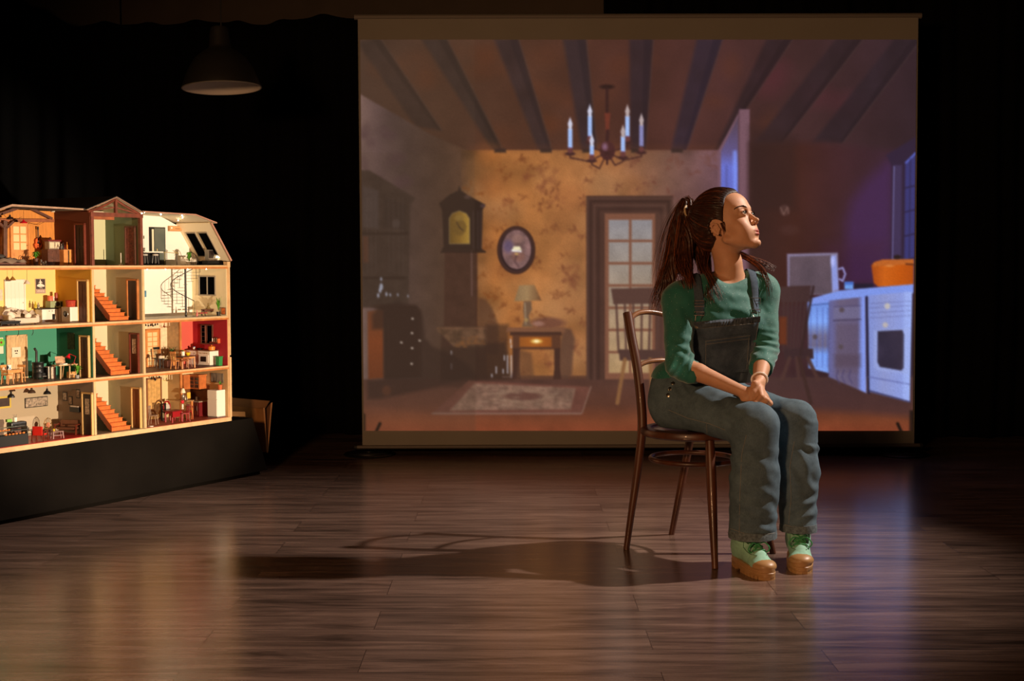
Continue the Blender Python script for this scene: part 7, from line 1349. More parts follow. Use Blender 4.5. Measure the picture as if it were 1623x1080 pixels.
# eyes
for q in (-1, 1):
    c = Vector(H(0.0785, 0.031*q, 0.026)); gz = Vector(H(0.0785+1.0, 0.031*q+0.10*-1, 0.026+0.06))-c; gz.normalize()
    sc_, ir, pu = mat('eye_white', (0.62, 0.56, 0.50), 0.12, spec=0.7), mat('iris', (0.045, 0.040, 0.026), 0.12), mat('pupil', (0.004, 0.004, 0.004), 0.06)
    e = own(MB().ball(c, 0.0122*HS, 24, 16), 'eye', sc_); qd = Vector((0, 0, 1)).rotation_difference(gz)
    sub(own(MB().lathe([(a*HS, b*HS) for a, b in [(0.0064, 0.0104), (0.0060, 0.0110), (0.0026, 0.0122), (0.0, 0.0124)]], c, n=24, axis=gz), 'iris', ir), e)
    sub(own(MB().lathe([(a*HS, b*HS) for a, b in [(0.0026, 0.01225), (0.002, 0.0125), (0.0, 0.0127)]], c, n=20, axis=gz), 'pupil', pu), e)
    # lashes
    lm = MB()
    for i in range(15):
        t = i/14; a = PI*(0.08+0.84*t); b0 = H(0.0915-0.0055*abs(math.cos(a)), q*0.0325+0.0125*math.cos(a), 0.0258+0.0046*math.sin(a)); b1 = b0+hf*0.0055+hu*0.0032+hl*0.0035*math.cos(a)
        lm.tube([b0, (b0+b1)/2-hu*0.0006, b1], [0.0007, 0.0005, 0.0002], 4)
    own(lm, 'eyelashes', mat('lash', (0.006, 0.004, 0.003), 0.6))

for q in (-1, 1):
    em = MB(); rr_ = random.Random(4)
    for i in range(70):
        t = rr_.random(); f0, l0, u0 = 0.0925-0.022*t**1.6, q*(0.014+0.034*t), 0.0430+0.0070*math.sin(PI*min(1, t*0.85))+rr_.uniform(-0.0022, 0.0022)*(1-0.6*t)
        o = Vector(H(f0*1.5, l0*1.5, u0)); h = btree.ray_cast(o, (Vector(H(0.02, l0*0.6, u0))-o).normalized())
        if h[0]:
            dd = (Vector(hl)*q*0.85+Vector(hu)*(0.55-0.8*t)-Vector(hf)*0.35*t).normalized(); p = h[0]; em.tube([p, p+dd*0.004+h[1]*0.0008, p+dd*0.0085+h[1]*0.0006], [0.0006, 0.0005, 0.0003], 4, cap=False)
    own(em, 'eyebrow', mat('brow_hair', (0.025, 0.012, 0.007), 0.8, spec=0.1))

# ---- top: green glitter jersey
shirt = Solid(); torso(shirt)
cfR = P(1104, 598, 4.725); cfL = P(1206, 583, 4.79)
shirt.chain([shR, elR, cfR], [0.047, 0.040, 0.034], 0.04); shirt.chain([shL, elL, cfL], [0.047, 0.041, 0.036], 0.04)
Gs = Grid(axis(0.45, 1.06, 0.0042), axis(4.62, 5.14, 0.0042), axis(0.56, 1.14, 0.0042)); shirt.fill(Gs, 0.010)
cut = Solid()
cut.ell(P(1158, 420, 4.855), (0.088, 0.090, 0.062), None, 0.004, '-'); cut.ell(P(1163, 436, 4.80), (0.060, 0.06, 0.036), None, 0.01, '-')
dR = (wrR-elR)/np.linalg.norm(wrR-elR); dL = (wrL-elL)/np.linalg.norm(wrL-elL)
# cuffs: cut each sleeve square (only near that cuff)
def cuffcut(c, d, R):
    c = np.array(c)
    def f(X, Y, Z, g=0.0):
        h = (X-c[0])*d[0]+(Y-c[1])*d[1]+(Z-c[2])*d[2]
        q = np.sqrt((X-c[0]-h*d[0])**2+(Y-c[1]-h*d[1])**2+(Z-c[2]-h*d[2])**2)
        return np.maximum(-h, q-R)
    cut._p(f, c-0.12, c+0.12, 0.002, '-')
cuffcut(cfR+dR*0.012, dR, 0.062); cuffcut(cfL+dL*0.012, dL, 0.062)
cut.half(P(1120, 602, 4.9), (0, 0, -1), 0.01)
cut.fill(Gs); sv, sf = surface(Gs); sv = relax(sv, sf, 2, 0.5)
N = normals(sv, sf)
def folds(v, N, c, R, d, wl, amp, ph=0):
    """creases: ridges across direction d, fading out from c"""
    q = v-np.array(c); w = np.exp(-(q**2).sum(1)/R**2); d = np.array(d, float); d /= np.linalg.norm(d)
    return v+N*(amp*w*np.sin((q@d)*2*PI/wl+ph+1.6*n3(v, R*0.8, 9)))[:, None]
sv = sv+N*(0.0022*n3(sv, 0.05, 5)+0.0012*n3(sv, 0.02, 6))[:, None]
for c, R, d, wl, am in ((elR+np.array([0.02, -0.02, 0.0]), 0.06, (0.9, 0, -0.5), 0.028, 0.0040), (elR+np.array([0.01, 0, 0.05]), 0.05, (0.5, 0, 1), 0.034, 0.003), (elL+np.array([-0.01, -0.02, 0.0]), 0.06, (0.15, 0, 1), 0.026, 0.0046),
                        (shR+np.array([0.05, -0.02, -0.06]), 0.07, (0.8, 0, 0.6), 0.045, 0.003), (shL+np.array([-0.04, -0.03, -0.07]), 0.06, (0.8, 0, -0.6), 0.04, 0.003), (chest+fr_*0.1+up_*0.04, 0.09, (0.3, 0, 1), 0.05, 0.002)):
    sv = folds(sv, N, c, R, d, wl, am)
def glitter(name, col):
    m = mat(name, col, 0.75, sheen=0.35, noise=0.12, nscale=30); nt = m.node_tree; p = nt.nodes['Principled BSDF']
    tc = nt.nodes.new('ShaderNodeTexCoord'); v = nt.nodes.new('ShaderNodeTexVoronoi'); v.inputs['Scale'].default_value = 165; nt.links.new(tc.outputs['Object'], v.inputs[0])
    lt = nt.nodes.new('ShaderNodeMath'); lt.operation = 'LESS_THAN'; lt.inputs[1].default_value = 0.13; nt.links.new(v.outputs['Distance'], lt.inputs[0])
    se = nt.nodes.new('ShaderNodeSeparateColor'); nt.links.new(v.outputs['Color'], se.inputs[0]); g = nt.nodes.new('ShaderNodeMath'); g.operation = 'GREATER_THAN'; g.inputs[1].default_value = 0.5; nt.links.new(se.outputs[0], g.inputs[0])
    mu = nt.nodes.new('ShaderNodeMath'); mu.operation = 'MULTIPLY'; nt.links.new(lt.outputs[0], mu.inputs[0]); nt.links.new(g.outputs[0], mu.inputs[1])
    mx = nt.nodes.new('ShaderNodeMix'); mx.data_type = 'RGBA'; old = p.inputs['Base Color'].links[0].from_socket
    nt.links.new(mu.outputs[0], mx.inputs['Factor']); nt.links.new(old, mx.inputs['A']); mx.inputs['B'].default_value = (0.45, 0.60, 0.55, 1); nt.links.new(mx.outputs['Result'], p.inputs['Base Color'])
    mr = nt.nodes.new('ShaderNodeMapRange'); mr.inputs['To Min'].default_value = 0.75; mr.inputs['To Max'].default_value = 0.3; nt.links.new(mu.outputs[0], mr.inputs[0]); nt.links.new(mr.outputs[0], p.inputs['Roughness'])
    return m
top = np_mesh('top', sv, sf, glitter('green_glitter_jersey', (0.008, 0.125, 0.098)), woman)
stree = bvh(sv, sf)

tb = Solid(); torso(tb); Gt_ = Grid(axis(0.45, 1.06, 0.006), axis(4.62, 5.14, 0.006), axis(0.52, 1.14, 0.006)); tb.fill(Gt_, 0.013); tv_, tf_ = surface(Gt_); ttree = bvh(tv_, tf_)

# ---- dungarees: trousers
def denim(name, lo, hi):
    m = mat(name, hi, 0.9, spec=0.2, noise=0.2, nscale=14); nt = m.node_tree; p = nt.nodes['Principled BSDF']; N = nt.nodes.new; L = nt.links.new
    tc = N('ShaderNodeTexCoord'); a = N('ShaderNodeTexNoise'); a.inputs['Scale'].default_value = 16; a.inputs['Detail'].default_value = 7; a.inputs['Roughness'].default_value = 0.7; L(tc.outputs['Object'], a.inputs[0])
    w = N('ShaderNodeTexNoise'); w.inputs['Scale'].default_value = 420; w.inputs['Detail'].default_value = 2; mp = N('ShaderNodeMapping'); mp.inputs['Scale'].default_value = (1, 1, 0.35); L(tc.outputs['Object'], mp.inputs[0]); L(mp.outputs[0], w.inputs[0])
    mx = N('ShaderNodeMath'); mx.operation = 'MULTIPLY_ADD'; mx.inputs[1].default_value = 0.45; L(w.outputs['Fac'], mx.inputs[0]); sb = N('ShaderNodeMath'); sb.operation = 'SUBTRACT'; sb.inputs[1].default_value = 0.22; L(a.outputs['Fac'], sb.inputs[0]); L(sb.outputs[0], mx.inputs[2])
    r = N('ShaderNodeValToRGB'); e = r.color_ramp.elements; e[0].position = 0.30; e[0].color = (*lo, 1); e[1].position = 0.70; e[1].color = (*hi, 1); L(mx.outputs[0], r.inputs[0]); L(r.outputs[0], p.inputs['Base Color'])
    b = N('ShaderNodeBump'); b.inputs['Strength'].default_value = 0.25; b.inputs['Distance'].default_value = 0.0012; L(mx.outputs[0], b.inputs['Height']); L(b.outputs[0], p.inputs['Normal'])
    return m
den = denim('denim', (0.058, 0.088, 0.110), (0.112, 0.165, 0.200))
dend = denim('dark_denim', (0.034, 0.052, 0.076), (0.082, 0.112, 0.150))
stitch = mat('denim_thread', (0.20, 0.20, 0.18), 0.8)
j = Solid()
j.ell(pelvis+up_*0.0, (0.150, 0.112, 0.10), TM, 0.03)
j.ell(pelvis*0.4+waist*0.6, (0.136, 0.100, 0.11), TM, 0.04)
j.cone(hipR, hipL, 0.085, 0.080, 0.05)
ctr = Vector(CC)
hemR, hemL = P(1192, 850, 4.63), P(1265, 840, 4.71)
j.chain([hipR+np.array([0, 0, -0.004]), hipR*0.5+kneeR*0.5+np.array([0, 0, 0.004]), kneeR+np.array([-0.012, 0.0, -0.004])], [0.083, 0.078, 0.067], 0.05)
j.chain([hipL, hipL*0.5+kneeL*0.5, kneeL+np.array([-0.01, 0.0, 0])], [0.083, 0.076, 0.062], 0.04)
j.chain([kneeR+np.array([-0.005, 0, -0.005]), kneeR*0.5+hemR*0.5, hemR+np.array([0, 0, -0.02])], [0.068, 0.076, 0.070], 0.035)
j.chain([kneeL+np.array([0.0, 0, -0.005]), kneeL*0.5+hemL*0.5+np.array([0.0, 0, 0]), hemL+np.array([0, 0, -0.02])], [0.064, 0.068, 0.050], 0.035)
Gj = Grid(axis(0.42, 1.14, 0.0048), axis(4.46, 5.20, 0.0048), axis(0.10, 0.78, 0.0048)); j.fill(Gj, 0.010)
jc = Solid(); jc.half(hemR, (0, 0, -1), 0.001)
jc2 = Solid(); jc2.half(waist+up_*0.02, tuple(up_), 0.004)
Xg, Yg = Gj.ax[0][:, None, None], Gj.ax[1][None, :, None]; Zg = Gj.ax[2][None, None, :]
hz = float(hemR[2]); hz2 = float(hemL[2])
hemplane = np.where(Xg < 0.93, hz+0.06*(Xg-hemR[0])*-1.0, hz2) - Zg
Gj.V = np.maximum(Gj.V, hemplane.astype(np.float32)); jc2.fill(Gj)
# the seat carries her: nothing below the seat top over the seat itself
sd_ = np.maximum(np.sqrt((Xg-CC.x)**2+(Yg-CC.y)**2)-0.215, Zg-0.4745); Gj.V = np.maximum(Gj.V, -sd_.astype(np.float32))
# hollow at the hems
for hm, r0 in ((hemR, 0.066), (hemL, 0.046)):
    q = np.maximum(np.sqrt((Xg-hm[0])**2+(Yg-hm[1])**2)-r0, Zg-(hm[2]+0.05)); Gj.V = np.maximum(Gj.V, -q.astype(np.float32))
jv, jf = surface(Gj); jv = relax(jv, jf, 2, 0.5); N = normals(jv, jf)
flat_ = np.clip((jv[:, 2]-0.50)/0.03, 0, 1)*1.0; flat_[jv[:, 2] < 0.44] = 1
jv = jv+N*((0.0030*n3(jv, 0.07, 15)+0.0018*n3(jv, 0.028, 16))*flat_)[:, None]
crot = kneeR+np.array([-0.055, 0.03, -0.035])
for c, R, d, wl, am in ((crot, 0.060, (0.35, 0, 1), 0.032, 0.0095), (hipR*0.45+kneeR*0.55+np.array([0, -0.07, -0.01]), 0.09, (0.6, 0, 0.8), 0.06, 0.004), (hemR+np.array([-0.02, -0.05, 0.25]), 0.10, (0.35, 0, 1), 0.075, 0.0045), (hemL+np.array([0, -0.05, 0.24]), 0.10, (0.5, 0, 1), 0.07, 0.0045), (hemR+np.array([0, -0.05, 0.03]), 0.06, (0.2, 0, 1), 0.04, 0.004), (kneeR+np.array([-0.02, -0.03, -0.07]), 0.05, (0.6, 0, 0.8), 0.04, 0.004), (hipR+np.array([0.02, -0.07, 0.03]), 0.06, (1, 0, 0.5), 0.036, 0.0065), (hipR+np.array([0.10, -0.10, -0.02]), 0.06, (0.5, 0, 1), 0.04, 0.005),
                        (hemR+np.array([0, -0.04, 0.10]), 0.08, (0.5, 0, 1), 0.055, 0.0045), (hemL+np.array([0, -0.04, 0.08]), 0.07, (-0.4, 0, 1), 0.045, 0.005), (kneeL+np.array([0.04, -0.02, -0.05]), 0.06, (0.5, 0, 1), 0.04, 0.0065), (kneeL+np.array([0.0, -0.05, -0.16]), 0.08, (1, 0, 0.4), 0.05, 0.004),
                        (waist+fr_*0.08, 0.07, (0.1, 0, 1), 0.035, 0.004)):
    sv_ = folds(jv, N, c, R, d, wl, am); jv = jv+(sv_-jv)*np.maximum(flat_, 0.0)[:, None]
dung = np_mesh('dungarees', jv, jf, den, woman)
jtree = bvh(jv, jf)
def line3(tree, pxs, lift=0.002, sub_=6):
    """photo polyline laid on a surface"""
    out = []
    for i in range(len(pxs)-1):
        for t in range(sub_):
            a = t/sub_; h, n = hit(tree, pxs[i][0]*(1-a)+pxs[i+1][0]*a, pxs[i][1]*(1-a)+pxs[i+1][1]*a)
            if h: out.append(h+n*lift)
    h, n = hit(tree, *pxs[-1])
    if h: out.append(h+n*lift)
    return out
sm_ = MB()
for pl in ([(1060, 650), (1090, 663), (1125, 672), (1150, 682)], [(1183, 690), (1176, 720), (1173, 780), (1172, 848)], [(1120, 672), (1121, 690)], [(1259, 700), (1252, 740), (1254, 790), (1250, 830)], [(1157, 838), (1180, 846), (1205, 849), (1228, 845)], [(1244, 832), (1265, 838), (1288, 834)]):
    q = line3(jtree, pl, 0.0008)
    if len(q) > 2: sm_.tube(q, 0.0011, 5)
sub(own(sm_, 'seam', stitch), dung)['label'] = 'pale stitched seams'
# bib: a cloth panel over the chest
def panel(tree, quad, nx, ny, lift, thick, bulge=0.0, gather=0.0):
    """cloth laid over a surface inside a photo quad (tl, tr, br, bl)"""
    tl, tr, br, bl = [np.array(q, float) for q in quad]; vs = []; ok = []
    D = np.full((ny+1, nx+1), np.nan)
    for b in range(ny+1):
        for a in range(nx+1):
            u, v = a/nx, b/ny; p = (tl*(1-u)+tr*u)*(1-v)+(bl*(1-u)+br*u)*v; h, n = hit(tree, *p)
            if h: D[b, a] = h.y
    # fill misses and smooth the depth so the cloth bridges hollows
    m = np.nanmedian(D); D = np.where(np.isnan(D), m, D); base = D.copy()
    for _ in range(8):
        E = np.pad(D, 1, mode='edge'); S = (E[:-2, 1:-1]+E[2:, 1:-1]+E[1:-1, :-2]+E[1:-1, 2:])/4; D = np.minimum(S, base)
    front, back = [], []
    for b in range(ny+1):
        for a in range(nx+1):
            u, v = a/nx, b/ny; p = (tl*(1-u)+tr*u)*(1-v)+(bl*(1-u)+br*u)*v
            w = 0.0008*math.sin(a*1.9+b*0.7)+0.0012*math.sin(b*0.9+a*0.3)-gather*(0.5+0.5*math.sin(a*1.35+1.7*math.sin(a*0.41)))*math.sin(PI*(0.15+0.7*v)); front.append(on_y(p[0], p[1], D[b, a]-lift-thick+w-bulge*math.sin(PI*u)*math.sin(PI*v))); back.append(on_y(p[0], p[1], D[b, a]-lift+w-bulge*math.sin(PI*u)*math.sin(PI*v)))
    W = nx+1; n = len(front); fs = []
    for b in range(ny):
        for a in range(nx):
            i = b*W+a; fs.append((i, i+W, i+W+1, i+1)); fs.append((n+i, n+i+1, n+i+W+1, n+i+W))
    for a in range(nx): fs.append((a, a+1, n+a+1, n+a)); i = ny*W+a; fs.append((i, n+i, n+i+1, i+1))
    for b in range(ny): i = b*W; fs.append((i, n+i, n+i+W, i+W)); i = b*W+nx; fs.append((i, i+W, n+i+W, n+i))
    return MB().add(front+back, fs), front, W
bibm, bfront, BW = panel(ttree, [(1096.5, 514), (1204, 504), (1189, 607), (1091, 611)], 34, 30, 0.004, 0.004)
bib = own(bibm, 'bib', dend)
sub(bib, dung)
bt = BVHTree.FromPolygons([Vector(v) for v in bibm.v], bibm.f)
hemb, hf1, hw1 = panel(bt, [(1094.5, 511), (1205.5, 501.5), (1204.5, 511), (1095, 522)], 90, 6, 0.0012, 0.003, 0.0, 0.0035)
hemo = own(hemb, 'bib_hem', mat('bib_hem_denim', (0.045, 0.060, 0.080), 0.85, noise=0.4, nscale=60)); sub(hemo, dung)
pk, _, _ = panel(bt, [(1117, 538), (1190, 529), (1186, 590), (1116, 592)], 20, 18, 0.0005, 0.0026, 0.003)
sub(own(pk, 'pocket', dend), dung)
ptree = BVHTree.FromPolygons([Vector(v) for v in pk.v], pk.f)
st = MB()
for pl, tr in (([(1118, 541), (1189, 532)], ptree), ([(1118, 546), (1189, 537)], ptree), ([(1119, 541), (1118, 589)], ptree), ([(1187, 534), (1184, 586)], ptree), ([(1096, 522), (1204, 512)], bt), ([(1098, 522), (1094, 598)], bt), ([(1202, 512), (1189, 590)], bt)):
    q = line3(tr, pl, 0.0008, 14)
    if len(q) > 2: st.tube(q, 0.0008, 5)
sub(own(st, 'stitching', stitch), dung)
# straps over the shoulders
def strap(pts, w, name):
    P3 = spline(pts, 6); cen = []; nor = []
    for p in P3:
        h, n, _, _ = ttree.find_nearest(p); cen.append(h+n*0.0045); nor.append(n)
    for _ in range(3):
        cen = [cen[0]]+[(cen[i-1]+cen[i]*2+cen[i+1])/4 for i in range(1, len(cen)-1)]+[cen[-1]]; nor = [nor[0]]+[((nor[i-1]+nor[i]*2+nor[i+1])/4).normalized() for i in range(1, len(nor)-1)]+[nor[-1]]
    m = MB(); vs = []; k = len(cen)
    for i in range(k):
        t = (cen[min(i+1, k-1)]-cen[max(i-1, 0)]).normalized(); s_ = t.cross(nor[i]).normalized()
        wv = 0.0006*math.sin(i*2.3)
        for a, b in ((-1, 0), (-0.86, 1), (0.86, 1), (1, 0), (0.9, -0.6), (-0.9, -0.6)): vs.append(cen[i]+s_*a*w/2+nor[i]*(b*0.0016+wv))
    fs = [(i*6+q, i*6+(q+1) % 6, (i+1)*6+(q+1) % 6, (i+1)*6+q) for i in range(k-1) for q in range(6)]+[tuple(range(6)), tuple((k-1)*6+q for q in range(6))[::-1]]
    o = own(m.add(vs, fs), name, dend); sub(o, dung); return cen, nor
def hh(tree, px, py):
    h, n = hit(tree, px, py); return h
bk = lambda p, z, y: Vector((p[0], p[1]+y, p[2]+z))
sa = [hh(ttree, 1108, 500), hh(ttree, 1108, 480), hh(ttree, 1106, 460), hh(ttree, 1104, 447)]
sa = [p for p in sa if p]; sa += [bk(sa[-1], 0.012, 0.05), bk(sa[-1], 0.0, 0.11), bk(sa[-1], -0.08, 0.16)]
strap(sa, 0.033, 'strap')
sb = [hh(ttree, 1198, 494), hh(ttree, 1196, 475), hh(ttree, 1195, 455), hh(ttree, 1192, 436)]
sb = [p for p in sb if p]; sb += [bk(sb[-1], 0.014, 0.05), bk(sb[-1], 0.0, 0.10), bk(sb[-1], -0.08, 0.14)]
strap(sb, 0.032, 'strap')
silver = mat('nickel', (0.55, 0.50, 0.42), 0.32, 1.0)
for (bx, by, cx, cy) in ((1107.5, 486, 1104, 517), (1196.5, 482, 1198.5, 507)):
    # slide, clip and button of each strap
    m = MB()
    def loopat(px, py, w, h):
        c = hh(ttree, px, py)-Vector((0, 0.012, 0)); X, Z = Vector((1, 0, 0)), Vector((0, 0, 1))
        q = [c+X*w/2+Z*h/2, c-X*w/2+Z*h/2, c-X*w/2-Z*h/2, c+X*w/2-Z*h/2, c+X*w/2+Z*h/2]; m.tube(q, 0.0014, 6); return c
    c1 = loopat(bx, by-5, 0.036, 0.021); c2 = loopat(bx, by+11, 0.036, 0.012); m.tube([c1-Vector((0.018, 0, 0)), c1+Vector((0.018, 0, 0))], 0.0013, 6)
    bc = hh(bt, cx, cy)
    if bc is None: bc = hh(ttree, cx, cy)
    bc = bc-Vector((0, 0.004, 0))
    m.tube([c2+Vector((-0.012, 0, -0.006)), (c2+bc)/2+Vector((-0.010, 0, 0)), bc+Vector((-0.008, -0.002, 0.002))], 0.0013, 6); m.tube([c2+Vector((0.012, 0, -0.006)), (c2+bc)/2+Vector((0.010, 0, 0)), bc+Vector((0.008, -0.002, 0.002))], 0.0013, 6)
    sub(own(m, 'buckle', silver), dung)
    sub(own(MB().lathe([(0.0, 0), (0.0095, 0), (0.0098, 0.002), (0.0085, 0.0034), (0.004, 0.003), (0, 0.0032)], bc, n=20, axis=(0, -1, 0)), 'button', silver), dung)
for px, py in ((1062.5, 608), (1058, 617), (1055, 627)):
    h, n = hit(jtree, px+4, py)
    if h: sub(own(MB().lathe([(0.0, 0), (0.0075, 0), (0.0078, 0.002), (0.006, 0.003), (0, 0.003)], h, n=18, axis=n), 'button', silver), dung)
# turned hems
for hm, r0, lo, dz in ((hemR, 0.0, 1, 0), (hemL, 0.0, 1, 0)):
    m = MB(); pts = []
    for i in range(48):
        a = 2*PI*i/48; o = Vector((hm[0], hm[1], hm[2]+0.010)); d = Vector((math.cos(a), math.sin(a), 0)); h = jtree.ray_cast(o, d, 0.12)
        if h[0]:
            h2 = jtree.ray_cast(h[0]+d*0.0005, d, 0.05); q_ = h2[0] if h2[0] and (h2[0]-h[0]).length < 0.03 else h[0]; pts.append(Vector((q_.x, q_.y, hm[2]+0.006)))
    if len(pts) > 20:
        n = len(pts); vs = []
        for p in pts:
            r = (p-Vector(hm)); r.z = 0; r.normalize()
            for dr, z in ((-0.004, -0.010), (0.003, -0.010), (0.0035, 0.004), (0.002, 0.018), (-0.004, 0.018)): vs.append(p+r*dr+Vector((0, 0, z+0.0008*math.sin(len(vs)*0.9))))
        m.add(vs, [(i*5+q, i*5+(q+1) % 5, ((i+1) % n)*5+(q+1) % 5, ((i+1) % n)*5+q) for i in range(n) for q in range(5)])
        sub(own(m, 'trouser_hem', mat('worn_hem', (0.10, 0.13, 0.145), 0.9, noise=0.5, nscale=120)), dung)
# ---- bracelet
bd = Vector(wrL-elL).normalized(); wc = Vector(wrL*0.92+elL*0.08)
br_m = MB(); qd = Vector((0, 0, 1)).rotation_difference(bd)
br_m.ring(wc, 0.0275, 0.0036, axis=bd+Vector((0.1, 0, 0.1)), n=40, m=8, Ry=0.027)
own(br_m, 'bracelet', mat('white_cord', (0.85, 0.80, 0.76), 0.7))
# ---- boots: mint canvas on tan lugged rubber
canvas_ = mat('mint_canvas', (0.28, 0.54, 0.40), 0.8, noise=0.10, nscale=60, bump=0.15)
rubber = mat('tan_rubber', (0.40, 0.22, 0.085), 0.42, noise=0.08, nscale=20)
lacem = mat('green_lace', (0.05, 0.30, 0.11), 0.7)
def boot(heel, toe, top, lab):
    heel, toe, top = Vector(heel), Vector(toe), Vector(top); d = (toe-heel); L = d.length; d.normalize(); s_ = Vector((-d.y, d.x, 0))
    def B(f, l, u): return np.array(heel+d*f*L+s_*l+Vector((0, 0, u)))
    M = np.stack([np.array(d), np.array(s_), np.array([0, 0, 1])], 1)
    # upper
    u = Solid()
    u.ell(B(0.80, 0, 0.042), (0.054, 0.042, 0.023), M, 0.02); u.ell(B(0.52, 0, 0.062), (0.072, 0.037, 0.042), M, 0.03)
    u.ell(B(0.20, 0, 0.060), (0.052, 0.036, 0.045), M, 0.03); u.ell(B(0.28, 0, 0.10), (0.052, 0.036, 0.05), M, 0.03)
    u.cone(B(0.24, 0, 0.09), np.array(top), 0.041, 0.043, 0.02)
    c = B(0.5, 0, 0.1)
    Gb = Grid(axis(c[0]-0.2, c[0]+0.2, 0.0032), axis(c[1]-0.2, c[1]+0.2, 0.0032), axis(0.02, 0.22, 0.0032)); u.fill(Gb)
    Gb.V = np.maximum(Gb.V, (0.034-Gb.ax[2])[None, None, :].astype(np.float32)); Gb.V = np.maximum(Gb.V, (Gb.ax[2]-0.185)[None, None, :].astype(np.float32))
    v, f = surface(Gb); v = relax(v, f, 2); N = normals(v, f); v = v+N*(0.0012*n3(v, 0.03, 44)+0.0006*n3(v, 0.012, 45))[:, None]
    bo = np_mesh('boot', v, f, canvas_, woman); bo['label'] = lab; bt_ = bvh(v, f)
    # outline of the sole
    def outline(k, f0=0.0):
        pts = []
        for i in range(56):
            a = 2*PI*i/56; x = math.cos(a); y = math.sin(a)
            w = 0.044 if x > 0.15 else 0.036+0.008*max(0, (x+0.4)/0.55)
            fx = 0.5+0.5*math.copysign(abs(x)**0.72, x)
            pts.append(heel+d*(fx*L*(1+0.0)+x*k)+s_*(math.copysign(abs(y)**0.8, y)*(w+k)))
        return pts
    m = MB(); rings = [(0.009, 0.0), (0.011, 0.002), (0.024, 0.0025), (0.0255, 0.0005), (0.038, 0.0015), (0.0395, -0.002), (0.038, -0.010)]
    rows = [[p+Vector((0, 0, z)) for p in outline(k)] for z, k in rings]; vs = [p for r in rows for p in r]; n = 56
    m.add(vs, [(i*n+j, i*n+(j+1) % n, (i+1)*n+(j+1) % n, (i+1)*n+j) for i in range(len(rows)-1) for j in range(n)]+[tuple(range(n))[::-1], tuple((len(rows)-1)*n+j for j in range(n))])
    sole = sub(own(m, 'sole', rubber), bo)
    # lugs below, apart along the edge, missing under the arch
    lg = MB(); o1 = outline(0.0015); o1.append(o1[0]); cum = [0.0]
    for a, b in zip(o1, o1[1:]): cum.append(cum[-1]+(b-a).length)
    def along(t):
        t = t % cum[-1]; i = max(j_ for j_ in range(56) if cum[j_] <= t); return o1[i].lerp(o1[i+1], (t-cum[i])/max(1e-6, cum[i+1]-cum[i]))
    nl = 30; pit_ = cum[-1]/nl
    for i in range(nl):
        a, b = along(i*pit_), along(i*pit_+pit_*0.72); t = ((a+b)/2-heel).dot(d)/L
        if 0.34 < t < 0.44: continue
        if t > 0.9: b = along(i*pit_+pit_)
        ins = heel+d*L*min(0.9, max(0.1, t)); q = [a, b, b+(ins-b)*0.55, a+(ins-a)*0.55]
        lg.add([p+Vector((0, 0, z)) for z in (0.0, 0.0105) for p in q], [(3, 2, 1, 0), (4, 5, 6, 7), (0, 1, 5, 4), (1, 2, 6, 5), (2, 3, 7, 6), (3, 0, 4, 7)])
    sub(own(lg, 'lug', rubber, smooth=False), sole)
    # rubber toe cap
    tc = Solid(); tc.ell(B(0.80, 0, 0.042), (0.054, 0.042, 0.023), M, 0.02); tc.ell(B(0.52, 0, 0.062), (0.072, 0.037, 0.042), M, 0.03)
    ce = B(0.85, 0, 0.05); Gt = Grid(axis(ce[0]-0.1, ce[0]+0.1, 0.003), axis(ce[1]-0.1, ce[1]+0.1, 0.003), axis(0.02, 0.11, 0.003)); tc.fill(Gt, 0.003)
    X, Y, Z = Gt.ax[0][:, None, None], Gt.ax[1][None, :, None], Gt.ax[2][None, None, :]
    ff = ((X-heel.x)*d.x+(Y-heel.y)*d.y)/L; ll = (X-heel.x)*s_.x+(Y-heel.y)*s_.y
    Gt.V = np.maximum(Gt.V, ((0.875-26*ll*ll)-ff)*L); Gt.V = np.maximum(Gt.V, 0.034-Z).astype(np.float32)
    v2, f2 = surface(Gt); v2 = relax(v2, f2, 1); sub(np_mesh('toe_cap', v2, f2, rubber, woman), bo)
    # tongue seam, eyelets and laces
    def on(f_, l_, u_):
        o = Vector(B(f_, l_, u_))+d*0.10+Vector((0, 0, 0.10)); h = bt_.ray_cast(o, (Vector(B(f_, l_, u_))-o).normalized()); return h[0] if h[0] else Vector(B(f_, l_, u_))
    lm = MB(); ev = MB(); rowsf = [(0.62, 0.085), (0.555, 0.10), (0.50, 0.118), (0.47, 0.138), (0.455, 0.158)]; Lp, Rp = [], []
    for f_, u_ in rowsf: Lp.append(on(f_, 0.021, u_-0.02)); Rp.append(on(f_, -0.021, u_-0.02))
    up_d = (d*0.6+Vector((0, 0, 0.8))).normalized()
    for a, b in zip(Lp, Rp):
        for p in (a, b): ev.ring(p+up_d*0.0008, 0.0042, 0.0012, axis=up_d, n=14, m=6)
    for i in range(4):
        for a, b in ((Lp[i], Rp[i+1]), (Rp[i], Lp[i+1])):
            mid = (a+b)/2+up_d*0.010; lm.tube(bez(a+up_d*0.002, a.lerp(mid, 0.7)+up_d*0.003, b.lerp(mid, 0.7)+up_d*0.003, b+up_d*0.002, 8), 0.0028, 6)
    lm.tube(bez(Lp[0]+up_d*0.002, Lp[0]+up_d*0.010, Rp[0]+up_d*0.010, Rp[0]+up_d*0.002, 8), 0.0028, 6)
    kn = (Lp[1]+Rp[1])/2+up_d*0.012
